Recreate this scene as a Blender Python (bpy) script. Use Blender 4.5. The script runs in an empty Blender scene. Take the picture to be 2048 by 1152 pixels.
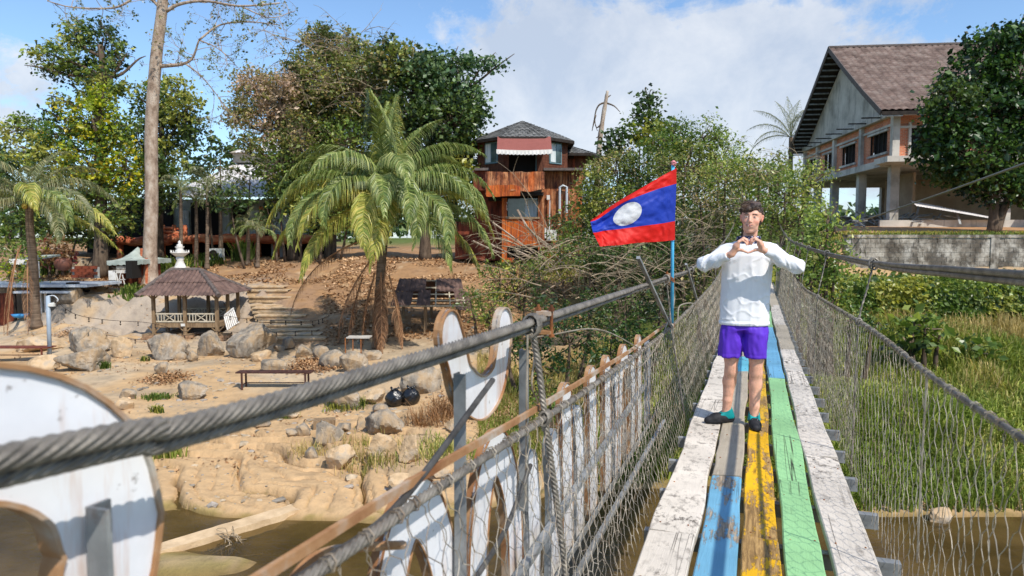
import bpy, math, random
import numpy as np
from math import radians as R, sin, cos, pi, atan2, sqrt
from mathutils import Vector, Matrix

rng = np.random.default_rng(7)
random.seed(7)
SC = bpy.context.scene
COL = SC.collection

# ------------------------------------------------------------------ camera, sky, sun, exposure
F = 1400.0                      # focal length in pixels of a 2048 wide frame
PITCH = math.atan(96 / F)
cam_d = bpy.data.cameras.new('camera')
cam_d.sensor_width = 36.0
cam_d.lens = 36.0 * F / 2048
cam_d.clip_start = 0.05
cam_d.clip_end = 5000
cam_d.dof.use_dof = True
cam_d.dof.focus_distance = 6.0
cam_d.dof.aperture_fstop = 4.6
cam = bpy.data.objects.new('camera', cam_d)
COL.objects.link(cam)
cam.location = (0, 0, 0)
cam.rotation_euler = (pi / 2 - PITCH, 0, 0)
SC.camera = cam

SUN = Vector((0.50, -0.70, 1.03)).normalized()      # towards the sun
SUN_EL = math.asin(SUN.z)
SUN_AZ = atan2(SUN.x, SUN.y)
sun_d = bpy.data.lights.new('sun', 'SUN')
sun_d.energy = 4.3
sun_d.angle = R(0.53)
sun_d.color = (1.0, 0.945, 0.86)
sun = bpy.data.objects.new('sun', sun_d)
COL.objects.link(sun)
sun.rotation_euler = SUN.to_track_quat('Z', 'Y').to_euler()
sun.location = (8, -10, 20)

SC.view_settings.view_transform = 'Standard'
SC.view_settings.look = 'None'
SC.view_settings.gamma = 1.0
SC.view_settings.use_curve_mapping = False
SC.view_settings.exposure = 0.15
SC.cycles.max_bounces = 6
SC.cycles.transparent_max_bounces = 8
SC.cycles.sample_clamp_indirect = 6

world = bpy.data.worlds.new('World')
SC.world = world
world.use_nodes = True
def build_world():
    nt = world.node_tree; N = nt.nodes; L = nt.links
    for n in list(N): N.remove(n)
    out = N.new('ShaderNodeOutputWorld'); bg = N.new('ShaderNodeBackground')
    bg.inputs['Strength'].default_value = 0.15
    sky = N.new('ShaderNodeTexSky'); sky.sky_type = 'NISHITA'; sky.sun_disc = False
    sky.sun_elevation = SUN_EL; sky.sun_rotation = SUN_AZ
    sky.air_density = 1.0; sky.dust_density = 0.6; sky.ozone_density = 2.2; sky.altitude = 300
    tc = N.new('ShaderNodeTexCoord')
    sep = N.new('ShaderNodeSeparateXYZ'); L.new(tc.outputs['Generated'], sep.inputs[0])
    def math_(op, a, b=None, clamp=False):
        m = N.new('ShaderNodeMath'); m.operation = op; m.use_clamp = clamp
        for i, x in enumerate((a, b)):
            if x is None: continue
            if isinstance(x, (int, float)): m.inputs[i].default_value = x
            else: L.new(x, m.inputs[i])
        return m.outputs[0]
    # clouds laid on a flat layer high above: divide the direction by its height
    zz = math_('ADD', math_('MAXIMUM', sep.outputs['Z'], 0.0), 0.34)
    cx = math_('DIVIDE', sep.outputs['X'], zz); cy = math_('DIVIDE', sep.outputs['Y'], zz)
    comb = N.new('ShaderNodeCombineXYZ'); L.new(cx, comb.inputs[0]); L.new(cy, comb.inputs[1])
    comb.inputs[2].default_value = 3.3
    def noise(vec, scale, det, rough, loc=(0, 0, 0), dist=0.0):
        mp = N.new('ShaderNodeMapping'); mp.inputs['Location'].default_value = loc
        L.new(vec, mp.inputs['Vector'])
        n = N.new('ShaderNodeTexNoise'); n.inputs['Scale'].default_value = scale
        n.inputs['Detail'].default_value = det; n.inputs['Roughness'].default_value = rough
        n.inputs['Distortion'].default_value = dist
        L.new(mp.outputs[0], n.inputs['Vector']); return n.outputs['Fac']
    big = noise(comb.outputs[0], 1.15, 2, .5, (SKY_OFF[0], SKY_OFF[1], 0))
    det = noise(comb.outputs[0], 3.0, 10, .66, (2.1, 7.7, 0), .25)
    puff = noise(tc.outputs['Generated'], 8.0, 9, .66, (5.5, .4, 1.2), .2)
    s = math_('ADD', math_('MULTIPLY', big, .42), math_('ADD', math_('MULTIPLY', det, .36), math_('MULTIPLY', puff, .27)))
    # where the cloud banks stand: a large one straight ahead to the right, small ones low at left
    for (px_, py_, wide, amt) in ((1120, 90, 5.0, .115), (1560, 190, 16, .12), (20, 200, 60, .16), (420, 190, 60, .10), (560, -150, 5, -.10), (1750, -60, 12, -.06), (250, 60, 14, -.10)):
        dv = Vector(((px_ - 1024) / F, 1, (480 - py_) / F)).normalized(); dt = N.new('ShaderNodeVectorMath'); dt.operation = 'DOT_PRODUCT'
        L.new(tc.outputs['Generated'], dt.inputs[0]); dt.inputs[1].default_value = dv
        s = math_('ADD', s, math_('MULTIPLY', math_('POWER', math_('MAXIMUM', dt.outputs['Value'], 0.0), wide * 4), amt))
    rp = N.new('ShaderNodeValToRGB'); rp.color_ramp.elements[0].position = 0.548; rp.color_ramp.elements[1].position = 0.605
    rp.color_ramp.elements[0].color = (0, 0, 0, 1); rp.color_ramp.elements[1].color = (1, 1, 1, 1)
    L.new(s, rp.inputs[0])
    # cloud shade: white edges and slightly blue-grey bodies
    shade = N.new('ShaderNodeValToRGB')
    e = shade.color_ramp.elements
    e[0].position = 0.38; e[0].color = (3.5, 3.95, 4.7, 1); e[1].position = 0.66; e[1].color = (5.3, 5.45, 5.7, 1)
    shn = noise(tc.outputs['Generated'], 6.0, 9, .62, (1.5, 3.4, .2), .3)
    L.new(shn, shade.inputs[0])
    haze = N.new('ShaderNodeMix'); haze.data_type = 'RGBA'
    hz = math_('POWER', math_('SUBTRACT', 1.0, math_('MAXIMUM', sep.outputs['Z'], 0.0)), 9.0)
    L.new(math_('MULTIPLY', hz, 0.32), haze.inputs['Factor'])
    blue = N.new('ShaderNodeMix'); blue.data_type = 'RGBA'; blue.blend_type = 'MULTIPLY'
    blue.inputs['Factor'].default_value = 1.0
    L.new(sky.outputs[0], blue.inputs[6]); blue.inputs[7].default_value = SKY_TINT
    L.new(blue.outputs[2], haze.inputs[6]); haze.inputs[7].default_value = (3.4, 4.3, 5.4, 1)
    mx = N.new('ShaderNodeMix'); mx.data_type = 'RGBA'
    L.new(math_('MULTIPLY', rp.outputs[0], .85), mx.inputs['Factor'])
    L.new(haze.outputs[2], mx.inputs[6]); L.new(shade.outputs[0], mx.inputs[7])
    L.new(mx.outputs[2], bg.inputs['Color']); L.new(bg.outputs[0], out.inputs[0])
SKY_OFF = (1.9, 0.35)
SKY_TINT = (1.0, 1.12, 1.2, 1)
build_world()

# ------------------------------------------------------------------ small maths
def P(px, py, Y):
    """A place in the world: seen along pixel (px, py) of the 2048 wide photo at depth Y metres."""
    xc = (px - 1024) / F; yc = (576 - py) / F
    d = (xc, cos(PITCH) + yc * sin(PITCH), -sin(PITCH) + yc * cos(PITCH))
    k = Y / d[1]
    return np.array((d[0] * k, Y, d[2] * k))
def m_per_px(Y): return Y / F
def pix(p):
    x, y, z = p
    f = y * cos(PITCH) - z * sin(PITCH); u = y * sin(PITCH) + z * cos(PITCH)
    return 1024 + F * x / f, 576 - F * u / f

def _h(ix, iy, iz, seed):
    n = (ix * 374761393 + iy * 668265263 + iz * 2147483647 + seed * 974634777) & 0xffffffff
    n = ((n ^ (n >> 13)) * 1274126177) & 0xffffffff
    n = n ^ (n >> 16)
    return (n & 0xffff) / 65535.0
def vnoise(p, seed=0):
    p = np.asarray(p, dtype=np.float64)
    i = np.floor(p).astype(np.int64); f = p - i; f = f * f * (3 - 2 * f)
    r = 0
    for dx in (0, 1):
        wx = f[..., 0] if dx else 1 - f[..., 0]
        for dy in (0, 1):
            wy = f[..., 1] if dy else 1 - f[..., 1]
            for dz in (0, 1):
                wz = f[..., 2] if dz else 1 - f[..., 2]
                r = r + wx * wy * wz * _h(i[..., 0] + dx, i[..., 1] + dy, i[..., 2] + dz, seed)
    return r * 2 - 1
def fbm(p, octv=4, seed=0, lac=2.03, gain=.5):
    p = np.asarray(p, dtype=np.float64); a = 1; r = 0; t = 0
    for o in range(octv):
        r = r + a * vnoise(p, seed + o); t += a; a *= gain; p = p * lac + 17.3
    return r / t
def xyz(x, y, z=0):
    x = np.asarray(x, float); return np.stack([x, np.broadcast_to(y, x.shape), np.broadcast_to(z, x.shape)], -1)
def sstep(a, b, x):
    t = np.clip((x - a) / (b - a), 0, 1); return t * t * (3 - 2 * t)
def norm(v):
    v = np.asarray(v, float); n = np.linalg.norm(v, axis=-1, keepdims=True); return v / np.maximum(n, 1e-9)
def spline(pts, n):
    """Catmull-Rom through pts, n points."""
    p = np.asarray(pts, float)
    if len(p) == 2:
        t = np.linspace(0, 1, n)[:, None]; return p[0] * (1 - t) + p[1] * t
    q = np.vstack([2 * p[0] - p[1], p, 2 * p[-1] - p[-2]])
    u = np.linspace(0, len(p) - 1, n); i = np.minimum(u.astype(int), len(p) - 2); t = (u - i)[:, None]
    a, b, c, d = q[i], q[i + 1], q[i + 2], q[i + 3]
    return .5 * (2 * b + (c - a) * t + (2 * a - 5 * b + 4 * c - d) * t ** 2 + (3 * b - a - 3 * c + d) * t ** 3)

# ------------------------------------------------------------------ objects
ORG = {}
def tag(o, label=None, cat=None, group=None, kind=None):
    if label: o['label'] = label
    if cat: o['category'] = cat
    if group: o['group'] = group
    if kind: o['kind'] = kind
    return o
def thing(name, label, cat, loc=(0, 0, 0), group=None, rotz=0):
    o = bpy.data.objects.new(name, None); o.empty_display_size = .2
    COL.objects.link(o); o.location = [float(c) for c in loc]; o.rotation_euler = (0, 0, rotz)
    ORG[o.name] = np.array(loc, float) if rotz == 0 else None
    return tag(o, label, cat, group)

class MB:
    """Gathers geometry (world coordinates) and links it as ONE mesh object."""
    def __init__(s): s.v = []; s.q = []; s.t = []; s.n = 0; s.c = []; s.hasc = False
    def add(s, v, q=None, t=None, c=None):
        v = np.asarray(v, float).reshape(-1, 3)
        if q is not None and len(q): s.q.append(np.asarray(q, np.int64).reshape(-1, 4) + s.n)
        if t is not None and len(t): s.t.append(np.asarray(t, np.int64).reshape(-1, 3) + s.n)
        s.v.append(v); s.n += len(v)
        if c is None: c = (1., 1., 1.)
        else: s.hasc = True
        s.c.append(np.broadcast_to(np.asarray(c, float), (len(v), 3)))
        return s
    def hexa(s, p8, c=None):
        """eight corners: bottom ring 0-3, top ring 4-7"""
        return s.add(p8, [[0, 3, 2, 1], [4, 5, 6, 7], [0, 1, 5, 4], [1, 2, 6, 5], [2, 3, 7, 6], [3, 0, 4, 7]], c=c)
    def box(s, c, size, ax=None, col=None):
        c = np.asarray(c, float); h = np.asarray(size, float) / 2
        if ax is None: ax = np.eye(3)
        ax = np.asarray(ax, float)
        k = np.array([[-1, -1, -1], [1, -1, -1], [1, 1, -1], [-1, 1, -1], [-1, -1, 1], [1, -1, 1], [1, 1, 1], [-1, 1, 1]]) * h
        return s.hexa(c + k @ ax, col)
    def bar(s, a, b, w, h, col=None, up=(0, 0, 1)):
        """a straight bar from a to b, w wide and h high"""
        a = np.asarray(a, float); b = np.asarray(b, float); d = b - a; L = np.linalg.norm(d); d = d / max(L, 1e-9)
        up = np.asarray(up, float)
        x = np.cross(d, up)
        if np.linalg.norm(x) < 1e-3: x = np.cross(d, (1, 0, 0))
        x = norm(x); u = np.cross(x, d)
        return s.box((a + b) / 2, (w, L, h), np.array([x, d, u]), col)
    def tube(s, pts, r, n=6, caps=True, col=None, squash=None):
        p = np.asarray(pts, float); m = len(p); r = np.broadcast_to(np.asarray(r, float), (m,))
        d = np.gradient(p, axis=0) if m > 2 else np.repeat((p[1] - p[0])[None], m, 0)
        d = norm(d)
        ref = np.array([0, 0, 1.]) if abs(d[0][2]) < .9 else np.array([1., 0, 0])
        x = np.zeros_like(d); x[0] = norm(np.cross(d[0], ref))
        for i in range(1, m):
            t = x[i - 1] - d[i] * np.dot(x[i - 1], d[i]); x[i] = t / max(np.linalg.norm(t), 1e-9)
        y = np.cross(d, x); a = np.arange(n) * 2 * pi / n
        v = p[:, None] + (x[:, None] * np.cos(a)[None, :, None] + y[:, None] * np.sin(a)[None, :, None]) * r[:, None, None]
        i = np.arange(m - 1)[:, None] * n; j = np.arange(n)[None]; k = (j + 1) % n
        q = np.stack([i + j, i + k, i + n + k, i + n + j], -1).reshape(-1, 4)
        t = []
        if caps:
            for b in range(1, n - 1):
                t.append([0, b + 1, b]); t.append([(m - 1) * n, (m - 1) * n + b, (m - 1) * n + b + 1])
        return s.add(v.reshape(-1, 3), q, t, c=col)
    def cyl(s, a, b, r, n=10, r2=None, col=None):
        return s.tube([a, b], [r, r if r2 is None else r2], n, True, col)
    def sweep(s, pts, w, h, col=None):
        """flat bar bent along pts"""
        p = np.asarray(pts, float); d = norm(np.gradient(p, axis=0)); x = norm(np.cross(d, (0, 0, 1.))); u = np.cross(x, d)
        V = np.stack([p + x * w / 2 * a + u * h / 2 * b for a, b in ((-1, -1), (1, -1), (1, 1), (-1, 1), (-1, -1))], 1); return s.grid(V, flip=True)
    def lathe(s, c, prof, n=24, col=None):
        """prof: (radius, z) pairs from the bottom up"""
        c = np.asarray(c, float); a = np.arange(n) * 2 * pi / n; m = len(prof)
        v = np.array([[(r * cos(t), r * sin(t), z) for t in a] for r, z in prof]).reshape(-1, 3) + c
        i = np.arange(m - 1)[:, None] * n; j = np.arange(n)[None]; k = (j + 1) % n
        q = np.stack([i + j, i + k, i + n + k, i + n + j], -1).reshape(-1, 4)
        t = []
        for b in range(1, n - 1):
            t.append([0, b + 1, b]); t.append([(m - 1) * n, (m - 1) * n + b, (m - 1) * n + b + 1])
        return s.add(v, q, t, c=col)
    def grid(s, V, c=None, flip=False):
        """V: array (m, n, 3)"""
        m, n = V.shape[:2]; i = np.arange(m - 1)[:, None] * n; j = np.arange(n - 1)[None]
        q = np.stack([i + j, i + j + 1, i + n + j + 1, i + n + j], -1).reshape(-1, 4)
        if flip: q = q[:, ::-1]
        return s.add(V.reshape(-1, 3), q, c=None if c is None else np.asarray(c).reshape(-1, 3))
    def prism(s, poly, z0, z1, frame=None, col=None):
        """poly: (k,2) outline; extruded; frame = (origin, ax, ay, az)"""
        poly = np.asarray(poly, float); k = len(poly)
        a = np.c_[poly, np.full(k, z0)]; b = np.c_[poly, np.full(k, z1)]
        v = np.vstack([a, b])
        if frame is not None:
            o, ax, ay, az = [np.asarray(f, float) for f in frame]; v = o + v[:, :1] * ax + v[:, 1:2] * ay + v[:, 2:] * az
        q = [[i, (i + 1) % k, k + (i + 1) % k, k + i] for i in range(k)]
        from mathutils.geometry import tessellate_polygon
        tr = tessellate_polygon([[Vector((x, y, 0)) for x, y in poly]])
        t = [list(x) for x in tr] + [[x[0] + k, x[2] + k, x[1] + k] for x in tr]
        return s.add(v, q, t, c=col)
    def ico(s, c, r, sub=2, fn=None, col=None):
        V, T = ICO(sub); v = V * np.asarray(r)
        if fn is not None: v = fn(V) * np.asarray(r)
        return s.add(v + np.asarray(c), t=T, c=col)
    def mesh(s, name, mat=None, smooth=False):
        v = np.vstack(s.v) if s.v else np.zeros((0, 3))
        me = bpy.data.meshes.new(name)
        q = np.vstack(s.q) if s.q else np.zeros((0, 4), int); t = np.vstack(s.t) if s.t else np.zeros((0, 3), int)
        me.vertices.add(len(v)); me.vertices.foreach_set('co', v.astype(np.float32).ravel())
        me.loops.add(q.size + t.size); me.loops.foreach_set('vertex_index', np.concatenate([q.ravel(), t.ravel()]).astype(np.int32))
        me.polygons.add(len(q) + len(t))
        st = np.concatenate([np.arange(len(q)) * 4, q.size + np.arange(len(t)) * 3]).astype(np.int32)
        me.polygons.foreach_set('loop_start', st)
        me.update(calc_edges=True); me.validate()
        if s.hasc:
            c = np.vstack(s.c); at = me.color_attributes.new('Col', 'FLOAT_COLOR', 'POINT')
            at.data.foreach_set('color', np.c_[c, np.ones(len(c))].astype(np.float32).ravel())
        if smooth: me.shade_smooth()
        else: me.shade_flat()
        if mat: me.materials.append(mat)
        return me
    def build(s, name, mat, parent=None, smooth=False, org=None, **kw):
        o0 = np.zeros(3) if org is None else np.asarray(org, float)
        if parent is not None: o0 = ORG[parent.name]
        s.v = [v - o0 for v in s.v]
        o = bpy.data.objects.new(name, s.mesh(name, mat, smooth)); COL.objects.link(o)
        if parent is not None: o.parent = parent
        elif org is not None: o.location = o0
        ORG[o.name] = o0
        return tag(o, **kw) if kw else o
def inst(mesh, name, parent, loc, rot=(0, 0, 0), scale=(1, 1, 1)):
    o = bpy.data.objects.new(name, mesh); COL.objects.link(o)
    loc = np.asarray(loc, float)
    if parent is not None: o.parent = parent; loc = loc - ORG[parent.name]
    o.location = loc; o.rotation_euler = rot; o.scale = scale
    return o
_ico = {}
def ICO(sub):
    if sub not in _ico:
        import bmesh
        bm = bmesh.new(); bmesh.ops.create_icosphere(bm, subdivisions=sub, radius=1)
        V = np.array([v.co[:] for v in bm.verts]); T = np.array([[v.index for v in f.verts] for f in bm.faces]); bm.free()
        _ico[sub] = (V, T)
    return _ico[sub]

# ------------------------------------------------------------------ materials
def lin(r, g, b):
    f = lambda c: ((c / 255 + .055) / 1.055) ** 2.4 if c > 10 else c / 255 / 12.92
    return (f(r), f(g), f(b))
def mat(name, cols, scale=3, det=5, rough=.8, bump=0, bscale=None, metal=0, coord='Object', stretch=(1, 1, 1),
        attr=False, lo=.35, hi=.65, spec=.3, transl=0, extra=None, rvar=0, dist=0, bdist=.02):
    m = bpy.data.materials.new(name); m.use_nodes = True
    nt = m.node_tree; N = nt.nodes; L = nt.links
    b = N['Principled BSDF']; out = N['Material Output']
    tc = N.new('ShaderNodeTexCoord'); mp = N.new('ShaderNodeMapping'); mp.inputs['Scale'].default_value = stretch
    if coord == 'World': L.new(N.new('ShaderNodeNewGeometry').outputs['Position'], mp.inputs[0])
    else: L.new(tc.outputs[coord], mp.inputs[0])
    no = N.new('ShaderNodeTexNoise'); no.inputs['Scale'].default_value = scale; no.inputs['Detail'].default_value = det
    no.inputs['Roughness'].default_value = .62; no.inputs['Distortion'].default_value = dist
    L.new(mp.outputs[0], no.inputs['Vector'])
    rp = N.new('ShaderNodeValToRGB'); e = rp.color_ramp.elements
    k = len(cols)
    if k == 1: cols = [cols[0], cols[0]]; k = 2
    while len(e) < k: e.new(.5)
    for i, c in enumerate(cols):
        e[i].position = lo + (hi - lo) * i / (k - 1); e[i].color = (*c[:3], 1)
    L.new(no.outputs['Fac'], rp.inputs[0])
    colout = rp.outputs[0]
    if attr:
        at = N.new('ShaderNodeAttribute'); at.attribute_name = 'Col'
        mx = N.new('ShaderNodeMix'); mx.data_type = 'RGBA'; mx.blend_type = 'MULTIPLY'; mx.inputs['Factor'].default_value = 1
        L.new(at.outputs['Color'], mx.inputs[6]); L.new(colout, mx.inputs[7]); colout = mx.outputs[2]
    if extra: colout = extra(N, L, mp.outputs[0], colout)
    L.new(colout, b.inputs['Base Color'])
    b.inputs['Roughness'].default_value = rough; b.inputs['Metallic'].default_value = metal
    b.inputs['Specular IOR Level'].default_value = spec
    if bump:
        bn = N.new('ShaderNodeTexNoise'); bn.inputs['Scale'].default_value = bscale or scale * 4; bn.inputs['Detail'].default_value = 6
        bn.inputs['Roughness'].default_value = .65
        L.new(mp.outputs[0], bn.inputs['Vector'])
        bu = N.new('ShaderNodeBump'); bu.inputs['Strength'].default_value = min(bump, 1.0); bu.inputs['Distance'].default_value = bdist
        L.new(bn.outputs['Fac'], bu.inputs['Height']); L.new(bu.outputs[0], b.inputs['Normal'])
    if transl:
        tr = N.new('ShaderNodeBsdfTranslucent'); ms = N.new('ShaderNodeMixShader'); ms.inputs[0].default_value = transl
        br = N.new('ShaderNodeMix'); br.data_type = 'RGBA'; br.blend_type = 'MULTIPLY'; br.inputs['Factor'].default_value = 1
        L.new(colout, br.inputs[6]); br.inputs[7].default_value = (1.35, 1.35, .75, 1)
        L.new(br.outputs[2], tr.inputs['Color'])
        L.new(b.outputs[0], ms.inputs[1]); L.new(tr.outputs[0], ms.inputs[2]); L.new(ms.outputs[0], out.inputs[0])
    return m
def stain(col, scale, lo, hi, stretch=(1, 1, 1), det=6, amount=1.0, seed=0):
    """a wear layer with its own noise, mixed over the colour"""
    def f(N, L, vec, c):
        mp = N.new('ShaderNodeMapping'); mp.inputs['Scale'].default_value = stretch; mp.inputs['Location'].default_value = (seed, seed * .7, 0)
        L.new(vec, mp.inputs[0])
        n = N.new('ShaderNodeTexNoise'); n.inputs['Scale'].default_value = scale; n.inputs['Detail'].default_value = det
        n.inputs['Roughness'].default_value = .7; L.new(mp.outputs[0], n.inputs['Vector'])
        r = N.new('ShaderNodeMapRange'); r.inputs['From Min'].default_value = lo; r.inputs['From Max'].default_value = hi
        r.inputs['To Max'].default_value = amount
        L.new(n.outputs['Fac'], r.inputs['Value'])
        m = N.new('ShaderNodeMix'); m.data_type = 'RGBA'; L.new(r.outputs[0], m.inputs['Factor'])
        L.new(c, m.inputs[6]); m.inputs[7].default_value = (*col, 1); return m.outputs[2]
    return f
def chain(*fs):
    def f(N, L, vec, c):
        for g in fs: c = g(N, L, vec, c)
        return c
    return f

W = (1, 1, 1)
MT = {}
MT['leaf'] = mat('leaf', [(1.0, 1.0, 1.0), (1.45, 1.45, 1.4)], scale=1.5, rough=.38, attr=True, transl=.33, spec=.5)
MT['frond'] = mat('frond', [(.8, .8, .8), (1.2, 1.2, 1.2)], scale=2, rough=.42, attr=True, transl=.25, spec=.45)
MT['grass'] = mat('grass', [(.8, .8, .8), (1.2, 1.2, 1.2)], scale=.6, rough=.6, attr=True, transl=.3, spec=.25)
MT['litter'] = mat('litter', [(.8, .8, .8), (1.2, 1.2, 1.2)], scale=.9, rough=.85, attr=True, spec=.15)
MT['ground'] = mat('ground', [(.74, .74, .76), (1.0, 1.0, 1.0), (1.12, 1.1, 1.06)], scale=2.2, det=9, rough=.92, bump=.75, bscale=7, attr=True, lo=.3, hi=.7, spec=.15, bdist=.07)
MT['rock'] = mat('rock', [lin(100, 93, 84), lin(146, 136, 122), lin(184, 173, 157)], scale=2.2, det=9, rough=.88, bump=1, bscale=5, lo=.32, hi=.66, spec=.2, stretch=(1.6, 1.6, .8),
                 extra=chain(stain(lin(168, 140, 104), 1.3, .46, .62, amount=.8), stain(lin(70, 68, 68), 5.5, .60, .72, amount=.7, seed=3)), bdist=.05)
MT['sandrock'] = mat('sandrock', [lin(150, 128, 100), lin(196, 168, 132), lin(212, 190, 158)], scale=2.2, det=9, rough=.9, bump=.9, bscale=6, spec=.15,
                 extra=stain(lin(120, 118, 118), 2.2, .52, .66, amount=.6), bdist=.05)
MT['bark_pale'] = mat('bark_pale', [lin(128, 108, 92), lin(168, 148, 130), lin(190, 176, 160)], scale=2.2, det=8, rough=.9, bump=.8, bscale=10, stretch=(1.6, 1.6, .8), bdist=.05,
                 extra=stain(lin(90, 76, 64), 5, .56, .7, stretch=(1, 1, 2.5), amount=.7))
MT['bark'] = mat('bark', [lin(66, 54, 44), lin(112, 96, 80)], scale=4, det=7, rough=.92, bump=.8, bscale=12, stretch=(2, 2, .5))
MT['bark_palm'] = mat('bark_palm', [lin(84, 70, 58), lin(134, 116, 98)], scale=3, det=7, rough=.92, bump=.8, bscale=9, stretch=(.6, .6, 6))
MT['twig'] = mat('twig', [lin(120, 104, 84), lin(176, 158, 132)], scale=3, rough=.9)
MT['twig_dark'] = mat('twig_dark', [lin(62, 52, 42), lin(110, 94, 76)], scale=3, rough=.9)
MT['cable'] = mat('cable', [lin(100, 94, 86), lin(150, 142, 130)], scale=18, det=6, rough=.5, bump=.5, bscale=90, metal=.3, spec=.5, bdist=.003,
                  extra=stain(lin(92, 62, 42), 9, .60, .74, amount=.55))
MT['wire'] = mat('wire', [lin(128, 119, 104), lin(182, 172, 156)], scale=9, det=4, rough=.6, metal=.25,
                 extra=stain(lin(118, 86, 60), 2.5, .50, .66, amount=.6))
MT['dark_rod'] = mat('dark_rod', [lin(52, 50, 48), lin(84, 82, 80)], scale=14, rough=.6, bump=.3, bscale=60, bdist=.003)
MT['steel'] = mat('steel', [lin(118, 120, 120), lin(168, 170, 170)], scale=5, det=7, rough=.55, metal=.4, bump=.3, bscale=40, bdist=.003,
                  extra=stain(lin(120, 78, 44), 6, .58, .7, amount=.7))
MT['rust'] = mat('rust', [lin(86, 50, 30), lin(142, 88, 50), lin(176, 120, 72)], scale=7, det=8, rough=.85, bump=.5, bscale=40, bdist=.004)
MT['rust_pale'] = mat('rust_pale', [lin(132, 86, 52), lin(164, 124, 86), lin(180, 172, 160)], scale=4, det=8, rough=.8, bump=.4, bscale=40, bdist=.004)
MT['letter'] = mat('letter', [lin(215, 216, 220), lin(236, 236, 238)], scale=3, det=5, rough=.35, spec=.5,
                   extra=chain(stain(lin(186, 132, 82), 3.4, .55, .70, stretch=(2.6, 2.6, .30), amount=.7, seed=2), stain(lin(176, 168, 156), 1.6, .45, .70, amount=.6, seed=5), stain(lin(96, 80, 66), 16, .62, .68, amount=.85)))
# ------------------------------------------------------------------ terrain: one sheet from the river bed to the horizon
WATER = -5.3
PROF = {  # direction (x/y as a column of the photo) -> [(depth, height)]
 0:    [(0,-6.2),(9,-6.1),(13,-5.75),(14.7,-5.28),(18,-5.05),(21,-4.95),(25,-4.8),(29,-4.6),(33,-4.4),(35.6,-4.3),(36.4,-4.2),(37.2,-2.45),(40,-2.2),(44,-1.6),(50,-1),(60,-.5),(100,0)],
 150:  [(0,-6.2),(9,-6),(12.8,-5.6),(14,-5.27),(18,-5.0),(21,-4.9),(25,-4.75),(29,-4.5),(32,-4.25),(34.4,-4.0),(35.2,-3.1),(37,-2.75),(40,-2.3),(44,-1.7),(50,-1),(60,-.5),(100,0)],
 300:  [(0,-6),(10,-5.5),(11.0,-5.16),(11.8,-5.2),(12.2,-5.5),(13.1,-5.5),(13.6,-5.27),(15,-5.12),(18,-4.95),(21,-4.85),(25,-4.72),(29,-4.62),(31,-4.6),(34.2,-4.55),(35.4,-3.1),(38,-2.8),(40,-2.6),(42,-2.3),(44,-1.9),(50,-1.3),(60,-.8),(100,0)],
 450:  [(0,-6),(10,-5.5),(11.2,-5.2),(11.8,-5.5),(12.7,-5.52),(13.2,-5.26),(14.5,-5.14),(16.5,-5.0),(18,-4.92),(21,-4.85),(25,-4.7),(29,-4.6),(33,-4.58),(34.8,-4.4),(35.6,-3.0),(38,-2.6),(42,-1.9),(46,-1.35),(50,-1.2),(60,-.8),(100,0)],
 600:  [(0,-6),(9,-5.8),(10.6,-5.35),(11.4,-5.6),(12.6,-5.55),(13.0,-5.27),(14,-5.15),(17,-4.9),(21,-4.75),(25,-4.65),(29,-4.42),(31,-4.1),(34,-3.2),(37,-2.5),(40,-2.0),(44,-1.3),(50,-1.1),(60,-.8),(100,0)],
 750:  [(0,-6),(9,-5.9),(12,-5.6),(12.8,-5.28),(14,-5.1),(18,-4.74),(22,-4.5),(26,-4.4),(28,-4.3),(31,-3.8),(35,-2.9),(40,-1.8),(43,-1.2),(50,-1),(60,-.8),(100,0)],
 900:  [(0,-6),(9,-5.9),(12.2,-5.6),(13.2,-5.28),(15,-4.9),(18,-4.6),(22,-4.3),(26,-4.1),(29,-4.0),(33,-3.3),(37,-2.4),(41,-1.5),(44,-1.2),(60,-.8),(100,0)],
 1050: [(0,-6),(9,-5.9),(13,-5.6),(14,-5.28),(17,-5),(21,-4.9),(26,-4.7),(30,-4),(35,-2.7),(40,-1.6),(44,-1.2),(60,-.6),(100,0)],
 1250: [(0,-6),(9,-5.9),(13.6,-5.5),(15,-5.25),(20,-4.9),(25,-3.9),(30,-2.8),(36,-1.6),(44,-.8),(60,0),(100,.5)],
 1450: [(0,-6),(9,-5.9),(13.6,-5.5),(15,-5.25),(18,-4.9),(22,-3.9),(25,-2.6),(28,-1.6),(35,-.6),(44,.2),(60,.5),(100,.8)],
 1600: [(0,-6),(9,-5.9),(12.6,-5.5),(13.5,-5.22),(19,-4),(23,-3),(26,-2),(28,-1.5),(30,-.6),(35,.2),(44,.8),(60,1),(100,1)],
 1700: [(0,-6),(9,-5.9),(12.5,-5.5),(13.3,-5.22),(17,-4.5),(21,-3.7),(25.2,-3.1),(25.8,-1.7),(28.8,-1.7),(29.25,-1.6),(29.6,.02),(35,.35),(44,.85),(60,1),(100,1)],
}
PROF[-700] = PROF[0]; PROF[2100] = PROF[1700]; PROF[3000] = PROF[1700]
_q = sorted(PROF)
_Yt = np.concatenate([np.arange(0, 50, .1), np.arange(50, 101, 1)])
_T = np.array([np.interp(_Yt, *zip(*PROF[c])) for c in _q])
_qs = np.array([(c - 1024) / F for c in _q])
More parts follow.
